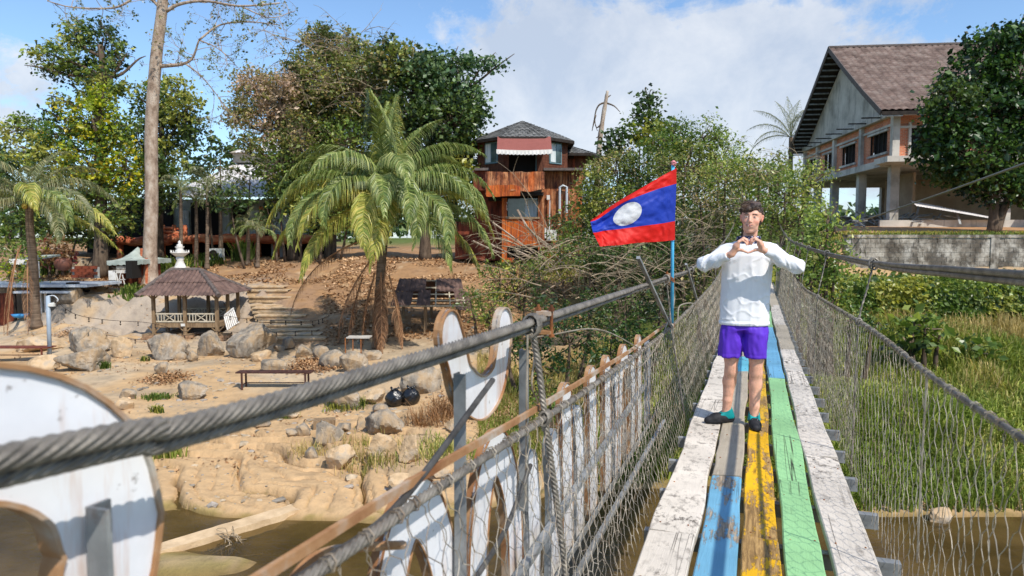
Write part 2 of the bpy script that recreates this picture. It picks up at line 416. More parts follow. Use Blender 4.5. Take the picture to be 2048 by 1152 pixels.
def base_z(x, y):
    x = np.asarray(x, float); y = np.asarray(y, float)
    yy = np.clip(y, 0, 100); q = np.clip(x / np.maximum(y, 6), _qs[0], _qs[-1])
    i = np.clip(np.searchsorted(_qs, q) - 1, 0, len(_qs) - 2); t = (q - _qs[i]) / (_qs[i + 1] - _qs[i]); t = t * t * (3 - 2 * t) * .5 + t * .5
    j = np.where(yy < 50, yy * 10, 500 + (yy - 50)); j0 = np.clip(np.floor(j).astype(int), 0, _T.shape[1] - 2); u = j - j0
    g = lambda a: _T[a, j0] * (1 - u) + _T[a, j0 + 1] * u
    z = g(i) * (1 - t) + g(i + 1) * t
    # the bank the photographer's end of the bridge stands on
    back = sstep(-1.5, -7, y); z = z * (1 - back) + (-1.2) * back
    far = sstep(90, 400, np.hypot(x, y)); z = z + far * 1.0
    return z
def ground_z(x, y):
    x = np.asarray(x, float); y = np.asarray(y, float)
    z = base_z(x, y)
    q = x / np.maximum(y, 6)
    p = xyz(x, y)
    wild = sstep(29, 38, y)
    right = sstep(.36, .46, q)
    z = z + (.10 + .16 * wild) * fbm(p * .45, 4, 3) * (1 - .75 * right) * sstep(8, 12, y)
    # layered sand ledges by the water
    led = sstep(-.56, -.50, q) * (1 - sstep(-.16, -.04, q)) * sstep(12.9, 13.5, y) * (1 - sstep(17.0, 19.5, y))
    w = np.stack([x * .30 + y * .12, y * .62 - x * .24, 0 * x], -1)
    h = 1.3 * fbm(w * .8, 2, 11) + y * .95 + .50 * x + .10 * fbm(p * 2.6, 4, 5)
    fr = h - np.floor(h)
    gro = np.clip(.65 + 1.3 * fbm(p * .7, 3, 19), 0, 1)
    z = z - led * .07 * fbm(p * .45, 4, 3) + led * (.15 * (sstep(.0, .06, fr) - fr) - gro * .34 * np.exp(-((fr - .03) / .055) ** 2) + .018 * fbm(p * 5, 4, 9))
    h2 = h * 3.3 + .22 * fbm(p * 3.1, 3, 15); f2 = h2 - np.floor(h2)
    z = z + led * (.05 * (sstep(0, .12, f2) - f2) - (.3 + gro) * .085 * np.exp(-((f2 - .03) / .12) ** 2))
    # rock faces round the gazebo
    rk = sstep(-.70, -.64, q) * (1 - sstep(-.36, -.31, q)) * sstep(31.5, 33, y) * (1 - sstep(37.5, 40, y))
    rk2 = (1 - sstep(-.6, -.5, q)) * sstep(33.5, 35, y) * (1 - sstep(37, 39, y)) * sstep(-.9, -.7, q)
    ridge = 1 - np.abs(fbm(p * np.array([.9, .5, 1]), 5, 21)) * 2.2
    z = z + np.maximum(rk, rk2) * (.5 * (ridge - .6) + .16 * fbm(p * 2.6, 4, 61))
    # ripples of sand and gravel
    z = z + .020 * fbm(p * 2.6, 3, 31) * (1 - led) * sstep(9, 12, y) * (1 - sstep(27, 33, y))
    return z
def gz(x, y): return float(ground_z(np.array([x]), np.array([y]))[0])
def G(px, Y, dz=0):
    """a place on the ground at depth Y in the column px of the photo"""
    k = 1.0
    x = (px - 1024) / F * Y
    for _ in range(3):
        z = gz(x, Y); xc = (px - 1024) / F; f = Y * cos(PITCH) - z * sin(PITCH); x = xc * f
    return np.array((x, Y, gz(x, Y) + dz))
def GP(px, py):
    """the place on the ground seen at pixel (px, py)"""
    Ys = np.arange(9.5, 60, .05)
    pts = np.array([P(px, py, Y) for Y in Ys]); g = ground_z(pts[:, 0], pts[:, 1])
    k = np.argmax(pts[:, 2] <= g)
    return np.array((pts[k, 0], pts[k, 1], g[k]))

def _axis(segs):
    out = []
    for a, b, d in segs: out.append(np.arange(a, b, d))
    return np.concatenate(out + [np.array([segs[-1][1]])])
def make_ground():
    xs = _axis([(-900, -200, 70), (-200, -60, 14), (-60, -30, 1.5), (-30, -15, .3), (-15, -8.5, .11), (-8.5, -.5, .045), (-.5, 9, .13), (9, 24, .25), (24, 50, 1), (50, 200, 14), (200, 901, 70)])
    ys = _axis([(-400, -60, 40), (-60, -10, 4), (-10, 9, 1), (9, 12.4, .2), (12.4, 17.6, .042), (17.6, 30, .13), (30, 46, .2), (46, 60, .6), (60, 110, 5), (110, 300, 20), (300, 1501, 100)])
    X, Y = np.meshgrid(xs, ys)
    Z = ground_z(X, Y)
    p = xyz(X, Y); q = X / np.maximum(Y, 6)
    gy, gx = np.gradient(Z); sl = np.hypot(gy / np.gradient(ys)[:, None], gx / np.gradient(xs)[None])
    sand = np.array(lin(192, 160, 120)); pale = np.array(lin(190, 168, 138)); wet = np.array(lin(136, 112, 72)); litter = np.array(lin(150, 112, 76))
    rockc = np.array(lin(168, 154, 138)); grass = np.array(lin(92, 104, 48)); bed = np.array(lin(112, 92, 60)); dirt = np.array(lin(176, 136, 98)); algae = np.array(lin(120, 116, 40))
    def mix(c, d, w): return c * (1 - w[..., None]) + d * w[..., None]
    n1 = fbm(p * .5, 4, 41); n2 = fbm(p * 1.7, 4, 43)
    c = mix(np.broadcast_to(sand, (*X.shape, 3)), pale, sstep(-.1, .3, n1) * sstep(18, 24, Y))
    c = mix(c, rockc, sstep(30, 32, Y) * sstep(-.1, .25, n2 + .6 * sstep(.3, .8, sl)) * (1 - sstep(-.3, -.2, q)))
    lit = sstep(-.40, -.30, q) * sstep(28, 31, Y + 3 * n1) * (1 - sstep(.12, .2, q))
    lit = np.maximum(lit, sstep(38.5, 41, Y + 3 * n1) * (1 - sstep(.2, .3, q)))
    c = mix(c, np.array(lin(146, 132, 112)), .5 * sstep(.15, .45, fbm(p * np.array([.5, 1.1, 1]), 5, 71)) * (1 - sstep(-.05, .1, q)))
    c = mix(c, litter, lit * sstep(-.5, .0, n2 + .2) * .8)
    c = mix(c, dirt, sstep(.42, .47, q) * sstep(29.3, 29.6, Y))
    gr = sstep(.02, .2, q + .1 * n1) * sstep(14, 15.5, Y) * (1 - sstep(28, 29, Y) * sstep(.42, .47, q))
    c = mix(c, grass, gr)
    c = mix(c, grass * 1.0, sstep(60, 90, Y)); c = mix(c, grass, sstep(0, -5, Y))
    c = mix(c, algae, sstep(WATER + .16, WATER + .03, Z) * sstep(-.1, .2, n2) * sstep(9, 11, Y) * .7)
    c = mix(c, wet, sstep(WATER + .10, WATER + .0, Z) * .8)
    c = mix(c, bed, sstep(WATER + .02, WATER - .06, Z))
    c = c * (1 + .10 * fbm(p * 6, 3, 47))[..., None]
    m = MB(); m.grid(np.stack([X, Y, Z], -1), c)
    m.build('ground', MT['ground'], smooth=True, kind='structure')
make_ground()

def water_mat():
    m = bpy.data.materials.new('water'); m.use_nodes = True; nt = m.node_tree; N = nt.nodes; L = nt.links
    b = N['Principled BSDF']; b.inputs['Roughness'].default_value = .04; b.inputs['IOR'].default_value = 1.33
    tc = N.new('ShaderNodeTexCoord')
    n = N.new('ShaderNodeTexNoise'); n.inputs['Scale'].default_value = .8; n.inputs['Detail'].default_value = 7
    L.new(tc.outputs['Object'], n.inputs['Vector'])
    r = N.new('ShaderNodeValToRGB'); e = r.color_ramp.elements
    e[0].position = .38; e[0].color = (*lin(78, 66, 38), 1); e[1].position = .62; e[1].color = (*lin(118, 98, 60), 1)
    L.new(n.outputs['Fac'], r.inputs[0]); L.new(r.outputs[0], b.inputs['Base Color'])
    bn = N.new('ShaderNodeTexNoise'); bn.inputs['Scale'].default_value = 5; bn.inputs['Detail'].default_value = 3
    mp = N.new('ShaderNodeMapping'); mp.inputs['Scale'].default_value = (1, 2.2, 1); L.new(tc.outputs['Object'], mp.inputs[0]); L.new(mp.outputs[0], bn.inputs['Vector'])
    bu = N.new('ShaderNodeBump'); bu.inputs['Strength'].default_value = .22; bu.inputs['Distance'].default_value = .03
    L.new(bn.outputs['Fac'], bu.inputs['Height']); L.new(bu.outputs[0], b.inputs['Normal'])
    # shallow muddy water: partly lets the bed show
    tr = N.new('ShaderNodeBsdfTransparent'); tr.inputs['Color'].default_value = (.74, .66, .48, 1)
    ms = N.new('ShaderNodeMixShader'); fr = N.new('ShaderNodeFresnel'); fr.inputs['IOR'].default_value = 1.33
    L.new(bu.outputs[0], fr.inputs['Normal'])
    mm = N.new('ShaderNodeMath'); mm.operation = 'ADD'; mm.use_clamp = True; L.new(fr.outputs[0], mm.inputs[0]); mm.inputs[1].default_value = .42
    L.new(mm.outputs[0], ms.inputs[0]); L.new(tr.outputs[0], ms.inputs[1]); L.new(b.outputs[0], ms.inputs[2])
    L.new(ms.outputs[0], N['Material Output'].inputs[0])
    return m
m = MB(); m.add([(-900, -3, WATER), (900, -3, WATER), (900, 22, WATER), (-900, 22, WATER)], q=[[0, 1, 2, 3]])
m.build('river', water_mat(), kind='structure')
# ------------------------------------------------------------------ the footbridge
BA = math.atan((1511 - 1024) / F)
BU = np.array((sin(BA), cos(BA), 0)); BV = np.array((cos(BA), -sin(BA), 0))
def deck_z(s):
    Y = np.asarray(s, float) * cos(BA)
    Yc = np.clip(Y, -2, 40)
    return -1.33 - .0257 * Yc + .00085 * Yc ** 2
def B(s, v, z): return BU * s + BV * v + np.array((0, 0, z))
def bsv(px, v):
    """how far along the bridge a line at side offset v passes the photo column px"""
    t = (px - 1024) / F
    return v * (-(cos(BA)) - t * sin(BA)) / (sin(BA) - t * cos(BA))
def on_deck(px, py):
    best = None
    for Y in np.arange(2.0, 30, .02):
        p = P(px, py, Y); s = float(p @ BU); v = float(p @ BV)
        if p[2] <= deck_z(s): return s, v
    return s, v
def on_side(px, py, v):
    s = bsv(px, v); Y = float(B(s, v, 0)[1]); p = P(px, py, Y); return s, float(p[2])

def wood(name, paint, lo, hi, bare=(lin(134, 118, 98), lin(178, 162, 140)), speck=None, fade=None):
    """painted board: bare grain shows where the paint has gone"""
    m = bpy.data.materials.new(name); m.use_nodes = True; nt = m.node_tree; N = nt.nodes; L = nt.links
    b = N['Principled BSDF']; b.inputs['Roughness'].default_value = .72; b.inputs['Specular IOR Level'].default_value = .25
    tc = N.new('ShaderNodeTexCoord'); oi = N.new('ShaderNodeObjectInfo')
    off = N.new('ShaderNodeVectorMath'); off.operation = 'MULTIPLY'; off.inputs[1].default_value = (7.3, 11.1, 5.7)
    cb = N.new('ShaderNodeCombineXYZ')
    for i in range(3): L.new(oi.outputs['Random'], cb.inputs[i])
    L.new(cb.outputs[0], off.inputs[0])
    ad = N.new('ShaderNodeVectorMath'); ad.operation = 'ADD'; L.new(tc.outputs['Object'], ad.inputs[0]); L.new(off.outputs[0], ad.inputs[1])
    def noi(sc, st, det=6, rg=.65, dist=0):
        mp = N.new('ShaderNodeMapping'); mp.inputs['Scale'].default_value = st; L.new(ad.outputs[0], mp.inputs[0])
        n = N.new('ShaderNodeTexNoise'); n.inputs['Scale'].default_value = sc; n.inputs['Detail'].default_value = det; n.inputs['Roughness'].default_value = rg
        n.inputs['Distortion'].default_value = dist
        L.new(mp.outputs[0], n.inputs['Vector']); return n.outputs['Fac']
    def ramp(f, *st):
        r = N.new('ShaderNodeValToRGB'); e = r.color_ramp.elements
        while len(e) < len(st): e.new(.5)
        for i, (p, c) in enumerate(st): e[i].position = p; e[i].color = (*c, 1)
        L.new(f, r.inputs[0]); return r.outputs[0]
    def mix(f, a, c):
        x = N.new('ShaderNodeMix'); x.data_type = 'RGBA'; L.new(f, x.inputs['Factor'])
        for k, w in ((6, a), (7, c)):
            if isinstance(w, tuple): x.inputs[k].default_value = (*w, 1)
            else: L.new(w, x.inputs[k])
        return x.outputs[2]
    grain = noi(12, (5, .35, 5), 8, .7, .6)
    bark = ramp(grain, (.36, tuple(c * .62 for c in bare[0])), (.48, bare[0]), (.62, bare[1]))
    pn = noi(2.6, (1.6, .7, 1), 9, .72)
    gm = N.new('ShaderNodeMath'); gm.operation = 'MULTIPLY_ADD'; L.new(grain, gm.inputs[0]); gm.inputs[1].default_value = .35; L.new(pn, gm.inputs[2])
    mask = ramp(gm.outputs[0], (lo, (0, 0, 0)), (hi, (1, 1, 1)))
    pv = ramp(noi(1.2, (1, 1, 1), 4), (.35, tuple(c * .82 for c in paint)), (.65, tuple(min(1, c * 1.12) for c in paint)))
    col = mix(mask, pv, bark)
    ck = ramp(noi(5, (2.2, .028, 1), 2, .5), (.490, (0, 0, 0)), (.5, (1, 1, 1)), (.510, (0, 0, 0)))
    ckm = ramp(noi(1.1, (1, 1, 1), 2), (.5, (0, 0, 0)), (.6, (1, 1, 1))); cm = N.new('ShaderNodeMath'); cm.operation = 'MULTIPLY'; L.new(ck, cm.inputs[0]); L.new(ckm, cm.inputs[1])
    col = mix(cm.outputs[0], col, lin(52, 44, 36))
    if speck:
        sp = ramp(noi(16, (1.3, .8, 1), 8, .75), (speck[0], (0, 0, 0)), (speck[1], (1, 1, 1)))
        big = ramp(noi(1.7, (1, 1, 1), 3), (.42, (.15, .15, .15)), (.62, (1, 1, 1)))
        mm = N.new('ShaderNodeMath'); mm.operation = 'MULTIPLY'; L.new(sp, mm.inputs[0]); L.new(big, mm.inputs[1])
        col = mix(mm.outputs[0], col, lin(74, 66, 58))
    L.new(col, b.inputs['Base Color'])
    bu = N.new('ShaderNodeBump'); bu.inputs['Strength'].default_value = .55; bu.inputs['Distance'].default_value = .006
    hm = N.new('ShaderNodeMath'); hm.operation = 'SUBTRACT'; L.new(grain, hm.inputs[0]); L.new(mask, hm.inputs[1])
    L.new(hm.outputs[0], bu.inputs['Height']); L.new(bu.outputs[0], b.inputs['Normal'])
    return m
WD = {
 'white': wood('white_worn_board', lin(214, 204, 190), .86, .98, speck=(.50, .60)),
 'blue': wood('blue_worn_board', lin(112, 168, 196), .70, .76),
 'pale_blue': wood('pale_blue_board', lin(110, 166, 196), .84, .92),
 'teal': wood('teal_board', lin(96, 170, 190), .80, .88),
 'yellow': wood('yellow_worn_board', lin(226, 172, 24), .675, .70, bare=(lin(138, 108, 66), lin(182, 146, 92))),
 'yellow_thin': wood('yellow_faded_board', lin(214, 168, 44), .66, .72, bare=(lin(140, 110, 66), lin(184, 148, 92))),
 'green': wood('green_board', lin(144, 192, 136), .82, .90),
 'grey': wood('bare_grey_board', lin(182, 170, 150), .55, .95, bare=(lin(140, 130, 114), lin(184, 172, 152))),
}
bridge = thing('suspension_bridge', 'narrow cable footbridge with coloured plank deck and wire net sides crossing the river', 'bridge', (0, 0, 0))

def plank(s0, s1, v0, v1, wm, dz=0, label=None):
    """one deck board; its own frame lies along the bridge"""
    n = max(3, int((s1 - s0) / .22)); g = .006
    ss = np.linspace(s0 + g, s1 - g, n); sc = (s0 + s1) / 2; vc = (v0 + v1) / 2; zc = float(deck_z(sc)) + dz
    th = .045; hw = (v1 - v0) / 2
    jl = fbm(xyz(ss * 1.6, v0 * 7, 1.), 3, 5) * .02; jr = fbm(xyz(ss * 1.6, v1 * 9, 4.), 3, 8) * .02
    Z = deck_z(ss) + dz - zc
    tilt = rng.uniform(-.006, .006)
    L_ = np.c_[-hw + jl, ss - sc, Z + tilt]; Rr = np.c_[hw + jr, ss - sc, Z - tilt]
    c = .006
    prof = [L_ + (0, 0, -th), L_ + (0, 0, -c), L_ + (c, 0, 0), Rr + (-c, 0, 0), Rr + (0, 0, -c), Rr + (0, 0, -th)]
    V = np.array(prof).transpose(1, 0, 2); m = MB(); k = 6
    i = np.arange(n - 1)[:, None] * k; j = np.arange(k)[None]; j2 = (j + 1) % k
    q = np.stack([i + j, i + k + j, i + k + j2, i + j2], -1).reshape(-1, 4)
    t = []
    for b in range(1, k - 1): t.append([0, b, b + 1]); t.append([(n - 1) * k, (n - 1) * k + b + 1, (n - 1) * k + b])
    m.add(V.reshape(-1, 3), q, t)
    o = bpy.data.objects.new('plank', m.mesh('plank', WD[wm])); COL.objects.link(o); o.parent = bridge
    o.location = B(sc, vc, zc); o.rotation_euler = (0, 0, -BA)
    if label: o['label'] = label
def s_of(py, px=1511): return on_deck(px, py)[0]
def v_at(px, py=1152): return on_deck(px, py)[1]
LANES = []
ve = [v_at(x) for x in (1265, 1380, 1477, 1566, 1664, 1770)]
gap = .012
lanes = [
 (ve[0], ve[1] - gap, [(-5, 'white', ), (-1.2, 'white'), (s_of(1062, 1320), 'white'), (s_of(700, 1440), 'white'), (s_of(640, 1450), 'white')]),
 (ve[1] + gap, ve[2] - gap, [(-5, 'grey'), (-1, 'blue'), (s_of(950, 1440), 'grey'), (s_of(742, 1470), 'teal'), (s_of(712, 1480), 'grey'), (12, 'green'), (16, 'blue'), (20, 'grey')]),
 (ve[2] + gap, ve[3] - gap, [(-5, 'yellow'), (.4, 'yellow'), (s_of(1083, 1520), 'yellow'), (s_of(840, 1520), 'yellow_thin'), (s_of(700, 1518), 'yellow_thin'), (13, 'green'), (18, 'yellow_thin')]),
 (ve[3] + gap, ve[4] - gap, [(-5, 'green'), (.8, 'green'), (s_of(965, 1590), 'green'), (s_of(757, 1560), 'pale_blue'), (s_of(702, 1555), 'pale_blue'), (s_of(655, 1545), 'green'), (s_of(600, 1540), 'green'), (20, 'pale_blue')]),
 (ve[4] + gap, ve[5], [(-5, 'white'), (-.6, 'white'), (s_of(915, 1660), 'white'), (s_of(770, 1620), 'white'), (s_of(700, 1590), 'grey'), (s_of(650, 1570), 'white'), (s_of(610, 1560), 'white'), (17, 'grey'), (21, 'white')]),
]
S_END = 26.5
for li, (a, b, seg) in enumerate(lanes):
    seg = [x for x in seg] + [(S_END,)]
    for k in range(len(seg) - 1):
        s0, s1 = seg[k][0], seg[k + 1][0]
        if s1 - s0 < .05: continue
        n = max(1, round((s1 - s0) / 3.6))
        for q in range(n):
            plank(s0 + (s1 - s0) * q / n, s0 + (s1 - s0) * (q + 1) / n, a, b, seg[k][1], dz=rng.uniform(-.004, .004) + (.02 if (li == 2 and k == 1) else 0))
# cross beams under the boards, their ends stick out at both sides
def beam_mesh():
    m = MB(); w = .575
    m.box((0, 0, 0), (2 * w, .007, .075)); m.box((0, .025, .0345), (2 * w, .043, .006)); m.box((0, .025, -.0345), (2 * w, .043, .006))
    return m.mesh('cross_beam', MT['steel'])
bmesh_ = beam_mesh()
vc = (ve[0] + ve[5]) / 2
s = -4.6
while s < S_END:
    inst(bmesh_, 'cross_beam', bridge, B(s, vc + .02 + rng.uniform(-.02, .02), float(deck_z(s)) - .088), (0, 0, -BA + rng.uniform(-.02, .02)))
    s += .62

m = MB(); s = -4.6; r_ = np.random.default_rng(8)
while s < 12:
    for a, b, _ in lanes:
        for v in (a + .03, b - .03):
            if r_.random() < .8: c = B(s + r_.normal(0, .012), v + r_.normal(0, .008), float(deck_z(s)) + .001); m.cyl(c, c + (0, 0, .004), .0045, 6)
    s += .62
m.build('nail_heads', MT['rust'], bridge, kind='stuff')
# main cables: two wire ropes side by side at each rail
LC = [(-5, -1.05, .45), (-1.5, -.78, -.12)] + [( *on_side(px, py, v),) for px, py, v in ()]
def cable_pts(side, lst):
    out = []
    for a in lst: out.append(B(a[0], a[1], a[2]))
    return np.array(out)
def sideline(v, pxs, head, tail):
    pts = list(head)
    for px, py, *vv in pxs:
        v_ = vv[0] if vv else v
        s_, z_ = on_side(px, py, v_); pts.append((s_, v_, z_))
    return cable_pts(0, pts + list(tail))
left_main = sideline(-.75, [(0, 935), (350, 868), (700, 767), (1090, 642), (1340, 556), (1385, 538)], [(-5, -.9, .30), (-1.2, -.77, -.12)], [(14, -.75, -.22), (20, -.75, .06), (26.5, -.75, .62), (32, -.75, 1.5)])
right_main = sideline(.75, [(2048, 556), (1900, 543), (1755, 529), (1655, 508), (1600, 490)], [(-5, .9, .40), (-1, .78, .02), (1, .76, -.08)], [(19, .75, .05), (26.5, .75, .60), (32, .75, 1.5)])
left_net = sideline(-.70, [(600, 1158), (850, 990), (1087, 838), (1210, 755), (1350, 648), (1430, 562)], [(-5, -.85, -.1), (-1.5, -.74, -.48)], [(18, -.68, -.45), (26.5, -.66, .1)])
right_net = sideline(.66, [(2048, 868), (1865, 748), (1740, 655), (1645, 598), (1600, 566)], [(-5, .85, -.1), (-1.5, .70, -.42), (.6, .67, -.47)], [(18, .66, -.40), (26.5, .64, .1)])

def rope(name, path, R0, mt, strands=6, pitch=.26, step=.012, far_step=.06, near=4.5, off=(0, 0), roll=0, parent=None):
    """laid wire rope: strands twisted round the core; coarser far away"""
    L = np.concatenate([[0], np.cumsum(np.linalg.norm(np.diff(path, axis=0), axis=1))])
    fine = spline(path, 1500); Lf = np.concatenate([[0], np.cumsum(np.linalg.norm(np.diff(fine, axis=0), axis=1))])
    y = fine[:, 1]
    # stations
    st = [0]
    while st[-1] < Lf[-1]:
        yy = np.interp(st[-1], Lf, y); st.append(st[-1] + (step if -.6 < yy < near else far_step))
    st = np.minimum(np.array(st), Lf[-1]); c = np.array([np.interp(st, Lf, fine[:, k]) for k in range(3)]).T
    d = norm(np.gradient(c, axis=0)); side = norm(np.cross(d, (0, 0, 1))); up = np.cross(side, d)
    c = c + side * off[0] + up * off[1]
    m = MB(); n = strands * 4; a = np.arange(n) * 2 * pi / n
    ph = roll + 2 * pi * st / pitch
    # lobed cross section, rotated along the rope
    rr = R0 * (.68 + .32 * np.abs(np.cos(a * strands / 2)) ** .8)
    ang = a[None] + ph[:, None]
    V = c[:, None] + (side[:, None] * np.cos(ang)[..., None] + up[:, None] * np.sin(ang)[..., None]) * rr[None, :, None]
    k = len(st); i = np.arange(k - 1)[:, None] * n; j = np.arange(n)[None]; j2 = (j + 1) % n
    q = np.stack([i + j, i + j2, i + n + j2, i + n + j], -1).reshape(-1, 4)
    m.add(V.reshape(-1, 3), q)
    return m.build(name, mt, parent, smooth=True)
rope('main_cable', left_main, .0160, MT['cable'], strands=8, pitch=.17, step=.009, off=(0, .012), parent=bridge)
rope('main_cable', left_main, .0125, MT['cable'], strands=8, pitch=.15, step=.009, off=(-.012, -.012), roll=1, parent=bridge)
rope('main_cable', right_main, .0135, MT['cable'], strands=8, pitch=.17, step=.011, off=(0, .010), parent=bridge)
rope('main_cable', right_main, .0125, MT['cable'], strands=8, pitch=.17, step=.011, off=(.008, -.014), roll=1, parent=bridge)
rope('net_rope', left_net, .013, MT['cable'], strands=6, pitch=.14, step=.012, parent=bridge)
rope('net_rope', right_net, .011, MT['cable'], strands=6, pitch=.12, step=.012, parent=bridge)

def path_at(path, s):
    sv = path @ BU; o = np.argsort(sv)
    return np.array([np.interp(s, sv[o], path[o, k]) for k in range(3)])
_lm = spline(left_main, 600); _rm = spline(right_main, 600); _ln = spline(left_net, 600); _rn = spline(right_net, 600)

# wire netting: long twisted cells from the net rope down to the board edge, sagging and torn here and there
def netting(top, vb, s0, s1, cw=.046, rows=6, seed=1, sign=1):
    m = MB(); n = int((s1 - s0) / cw); r_ = np.random.default_rng(seed)
    ss = s0 + cw * np.arange(n)
    bend = fbm(xyz(ss * .6, seed), 3, seed) * .05
    T = np.array([path_at(top, s_) for s_ in ss])
    Bt = np.array([B(s_, vb, float(deck_z(s_)) - .08) for s_ in ss])
    for k in range(n - 1):
        per = 7; tt = np.linspace(0, 1, rows * per + 1)
        ph = tt * rows * 2 * pi + (pi if k % 2 else 0)
        amp = cw * .50
        # flat-bottomed zigzag: the wires run side by side where they are twisted together
        w = np.clip(np.sin(ph) * 1.7, -1, 1) * amp
        a = T[k] * (1 - tt)[:, None] + Bt[k] * tt[:, None]
        bulge = np.sin(tt * pi) * (bend[k] + .02)
        jit = fbm(xyz(tt * 4, k * .35, 3.), 3, seed + 7) * .050 + fbm(xyz(tt * 9, k * 1.3, 5.), 2, seed + 9) * .018
        p = a + BU * (w + jit + r_.normal(0, .0010, len(tt)))[:, None] + BV * (sign * bulge + r_.normal(0, .0015, len(tt)))[:, None]
        near = T[k][1] < 9
        m.tube(p, .0014 if near else .0019, 3, False)
    return m
netting(_ln, ve[0] - .05, .2, 24, seed=3, sign=-1).build('wire_net', MT['wire'], bridge, kind='stuff')
netting(_rn, ve[5] + .07, .2, 24, seed=5, sign=1).build('wire_net', MT['wire'], bridge, kind='stuff')
# a second, loose layer of rusty netting folded over the far left side
netting(_ln, ve[0] - .16, 2.4, 20, cw=.085, rows=8, seed=13, sign=-1).build('wire_net', MT['wire'], bridge, kind='stuff')
netting(_rn, ve[5] + .14, 5.5, 23, cw=.085, rows=8, seed=15, sign=1).build('wire_net', MT['wire'], bridge, kind='stuff')
# lashing wires wound round the net ropes
for top, a, b in ((_ln, .6, 12), (_rn, .8, 12)):
    m = MB(); s = a
    while s < b:
        c = path_at(top, s); t = np.linspace(0, 2 * pi * 1.4, 9)
        p = c + BU * (t / (2 * pi) * .018)[:, None] + BV * (np.cos(t) * .0165)[:, None] + np.array([0, 0, 1]) * (np.sin(t) * .0165)[:, None]
        m.tube(p, .0022, 3, False); s += rng.uniform(.06, .16)
    m.build('lashing_wire', MT['wire'], bridge, kind='stuff')

# hangers: twisted wire ropes from main cable to net rope and on to the beam ends
def hanger(topc, mid, vb, s, r=.008, lean=0.0, low=True, two=False):
    a = path_at(topc, s + lean); b = path_at(mid, s); pts = [a + (0, 0, .03), a, a * .5 + b * .5 + BU * .012, b]
    if low: pts += [b * .5 + B(s - .03, vb, float(deck_z(s)) - .1) * .5 + BU * .01, B(s - .03, vb, float(deck_z(s)) - .1)]
    rope('hanger', np.array(pts), r, MT['cable'], strands=4, pitch=.07, step=.015, far_step=.05, parent=bridge)
    for c, rr in ((a, .040), (b, .024)):   # a knot of wire round each cable
        k = MB()
        for q in range(4):
            t = np.linspace(0, 2 * pi, 11); o = (q - 1.5) * .011
            k.tube(c + BU * (o + .006 * np.sin(t))[:, None] + BV * (np.cos(t) * rr * .75)[:, None] + np.array([0, 0, 1.]) * (np.sin(t) * rr)[:, None], .0055, 5, False)
        k.build('binding', MT['cable'], bridge, kind='stuff')
for px in (1752, 1655, 1617, 1592, 1577, 1567):
    s_ = bsv(px, .75); hanger(_rm, _rn, ve[5] + .1, s_, .0085 if px > 1700 else .009, lean=.10)
hanger(_rm, _rn, ve[5] + .1, 1.1, .0085)
for s_ in (-1.5, 13.5, 17, 20.5): hanger(_rm, _rn, ve[5] + .1, s_, .009); hanger(_lm, _ln, ve[0] - .1, s_ + .3, .009)
s_lh = bsv(1080, -.72)
hanger(_lm, _ln, ve[0] - .12, s_lh, .0135); hanger(_lm, _ln, ve[0] - .12, bsv(1340, -.72), .010); hanger(_lm, _ln, ve[0] - .12, bsv(1392, -.72), .009, lean=-.3)
hanger(_lm, _ln, ve[0] - .12, bsv(1425, -.72), .009, lean=-.3)
# a thin hanging loop of wire low on the right net
m = MB(); c0 = path_at(_rn, bsv(1862, .66))
m.tube(spline([c0, c0 + (0, 0, -.12), c0 + BU * .02 + (0, 0, -.35), c0 + BU * .03 + (0, 0, -.8)], 14), .004, 5); m.build('loose_wire', MT['wire'], bridge)
# pipe clamps with rusty bolts on the left cable
for px in (1090, 1340):
    c = path_at(_lm, bsv(px, -.75)); m = MB()
    m.box(c + (0, 0, .030), (.055, .05, .016), np.array([BV, BU, (0, 0, 1)])); m.box(c + (0, 0, -.042), (.055, .05, .012), np.array([BV, BU, (0, 0, 1)]))
    cl = m.build('clamp', MT['rust_pale'], bridge)
    for dv in (-.026, .026):
        b = MB(); q = c + BV * dv
        b.cyl(q + (0, 0, -.06), q + (0, 0, .062), .006, 8); b.cyl(q + (0, 0, .038), q + (0, 0, .052), .0125, 6); b.cyl(q + (0, 0, -.06), q + (0, 0, -.049), .0125, 6)
        b.build('bolt', MT['rust'], cl)
# twine and wire ends hanging from the left cable
m = MB()
a = path_at(_lm, s_lh - .02)
m.tube(spline([a + (0, 0, -.03), a + BU * .05 - (0, 0, .12), a + BU * .02 - (0, 0, .22), a + BU * .10 - (0, 0, .30), a + BU * .16 - (0, 0, .42)], 20), .0035, 5)
m.tube(spline([a + (0, 0, -.03) - BU * .03, a - BU * .04 - (0, 0, .3), a - BU * .05 - (0, 0, .62)], 10), .0035, 5)
m.tube(spline([a + (0, 0, -.05) + BU * .08, a + BU * 1.2 - (0, 0, .16), path_at(_ln, s_lh + 2.3)], 14), .0035, 5)
a = path_at(_lm, 6.7)
m.tube(spline([a, a + BU * .25 - (0, 0, .05), a + BU * .35 - (0, 0, .2), a + BU * .2 - (0, 0, .36)], 14), .006, 5)
m.tube(spline([path_at(_ln, 6.9), path_at(_ln, 7.1) + (0, 0, .13), path_at(_ln, 7.6) + (0, 0, .10) + BV * .1, path_at(_ln, 7.8) - (0, 0, .1)], 14), .006, 5)
m.tube(spline([path_at(_ln, 4.1), path_at(_ln, 4.6) - (0, 0, .10), path_at(_ln, 5.6) - (0, 0, .03), path_at(_ln, 6.2) + (0, 0, .1)], 16), .005, 5)
m.build('loose_wire', MT['wire'], bridge)
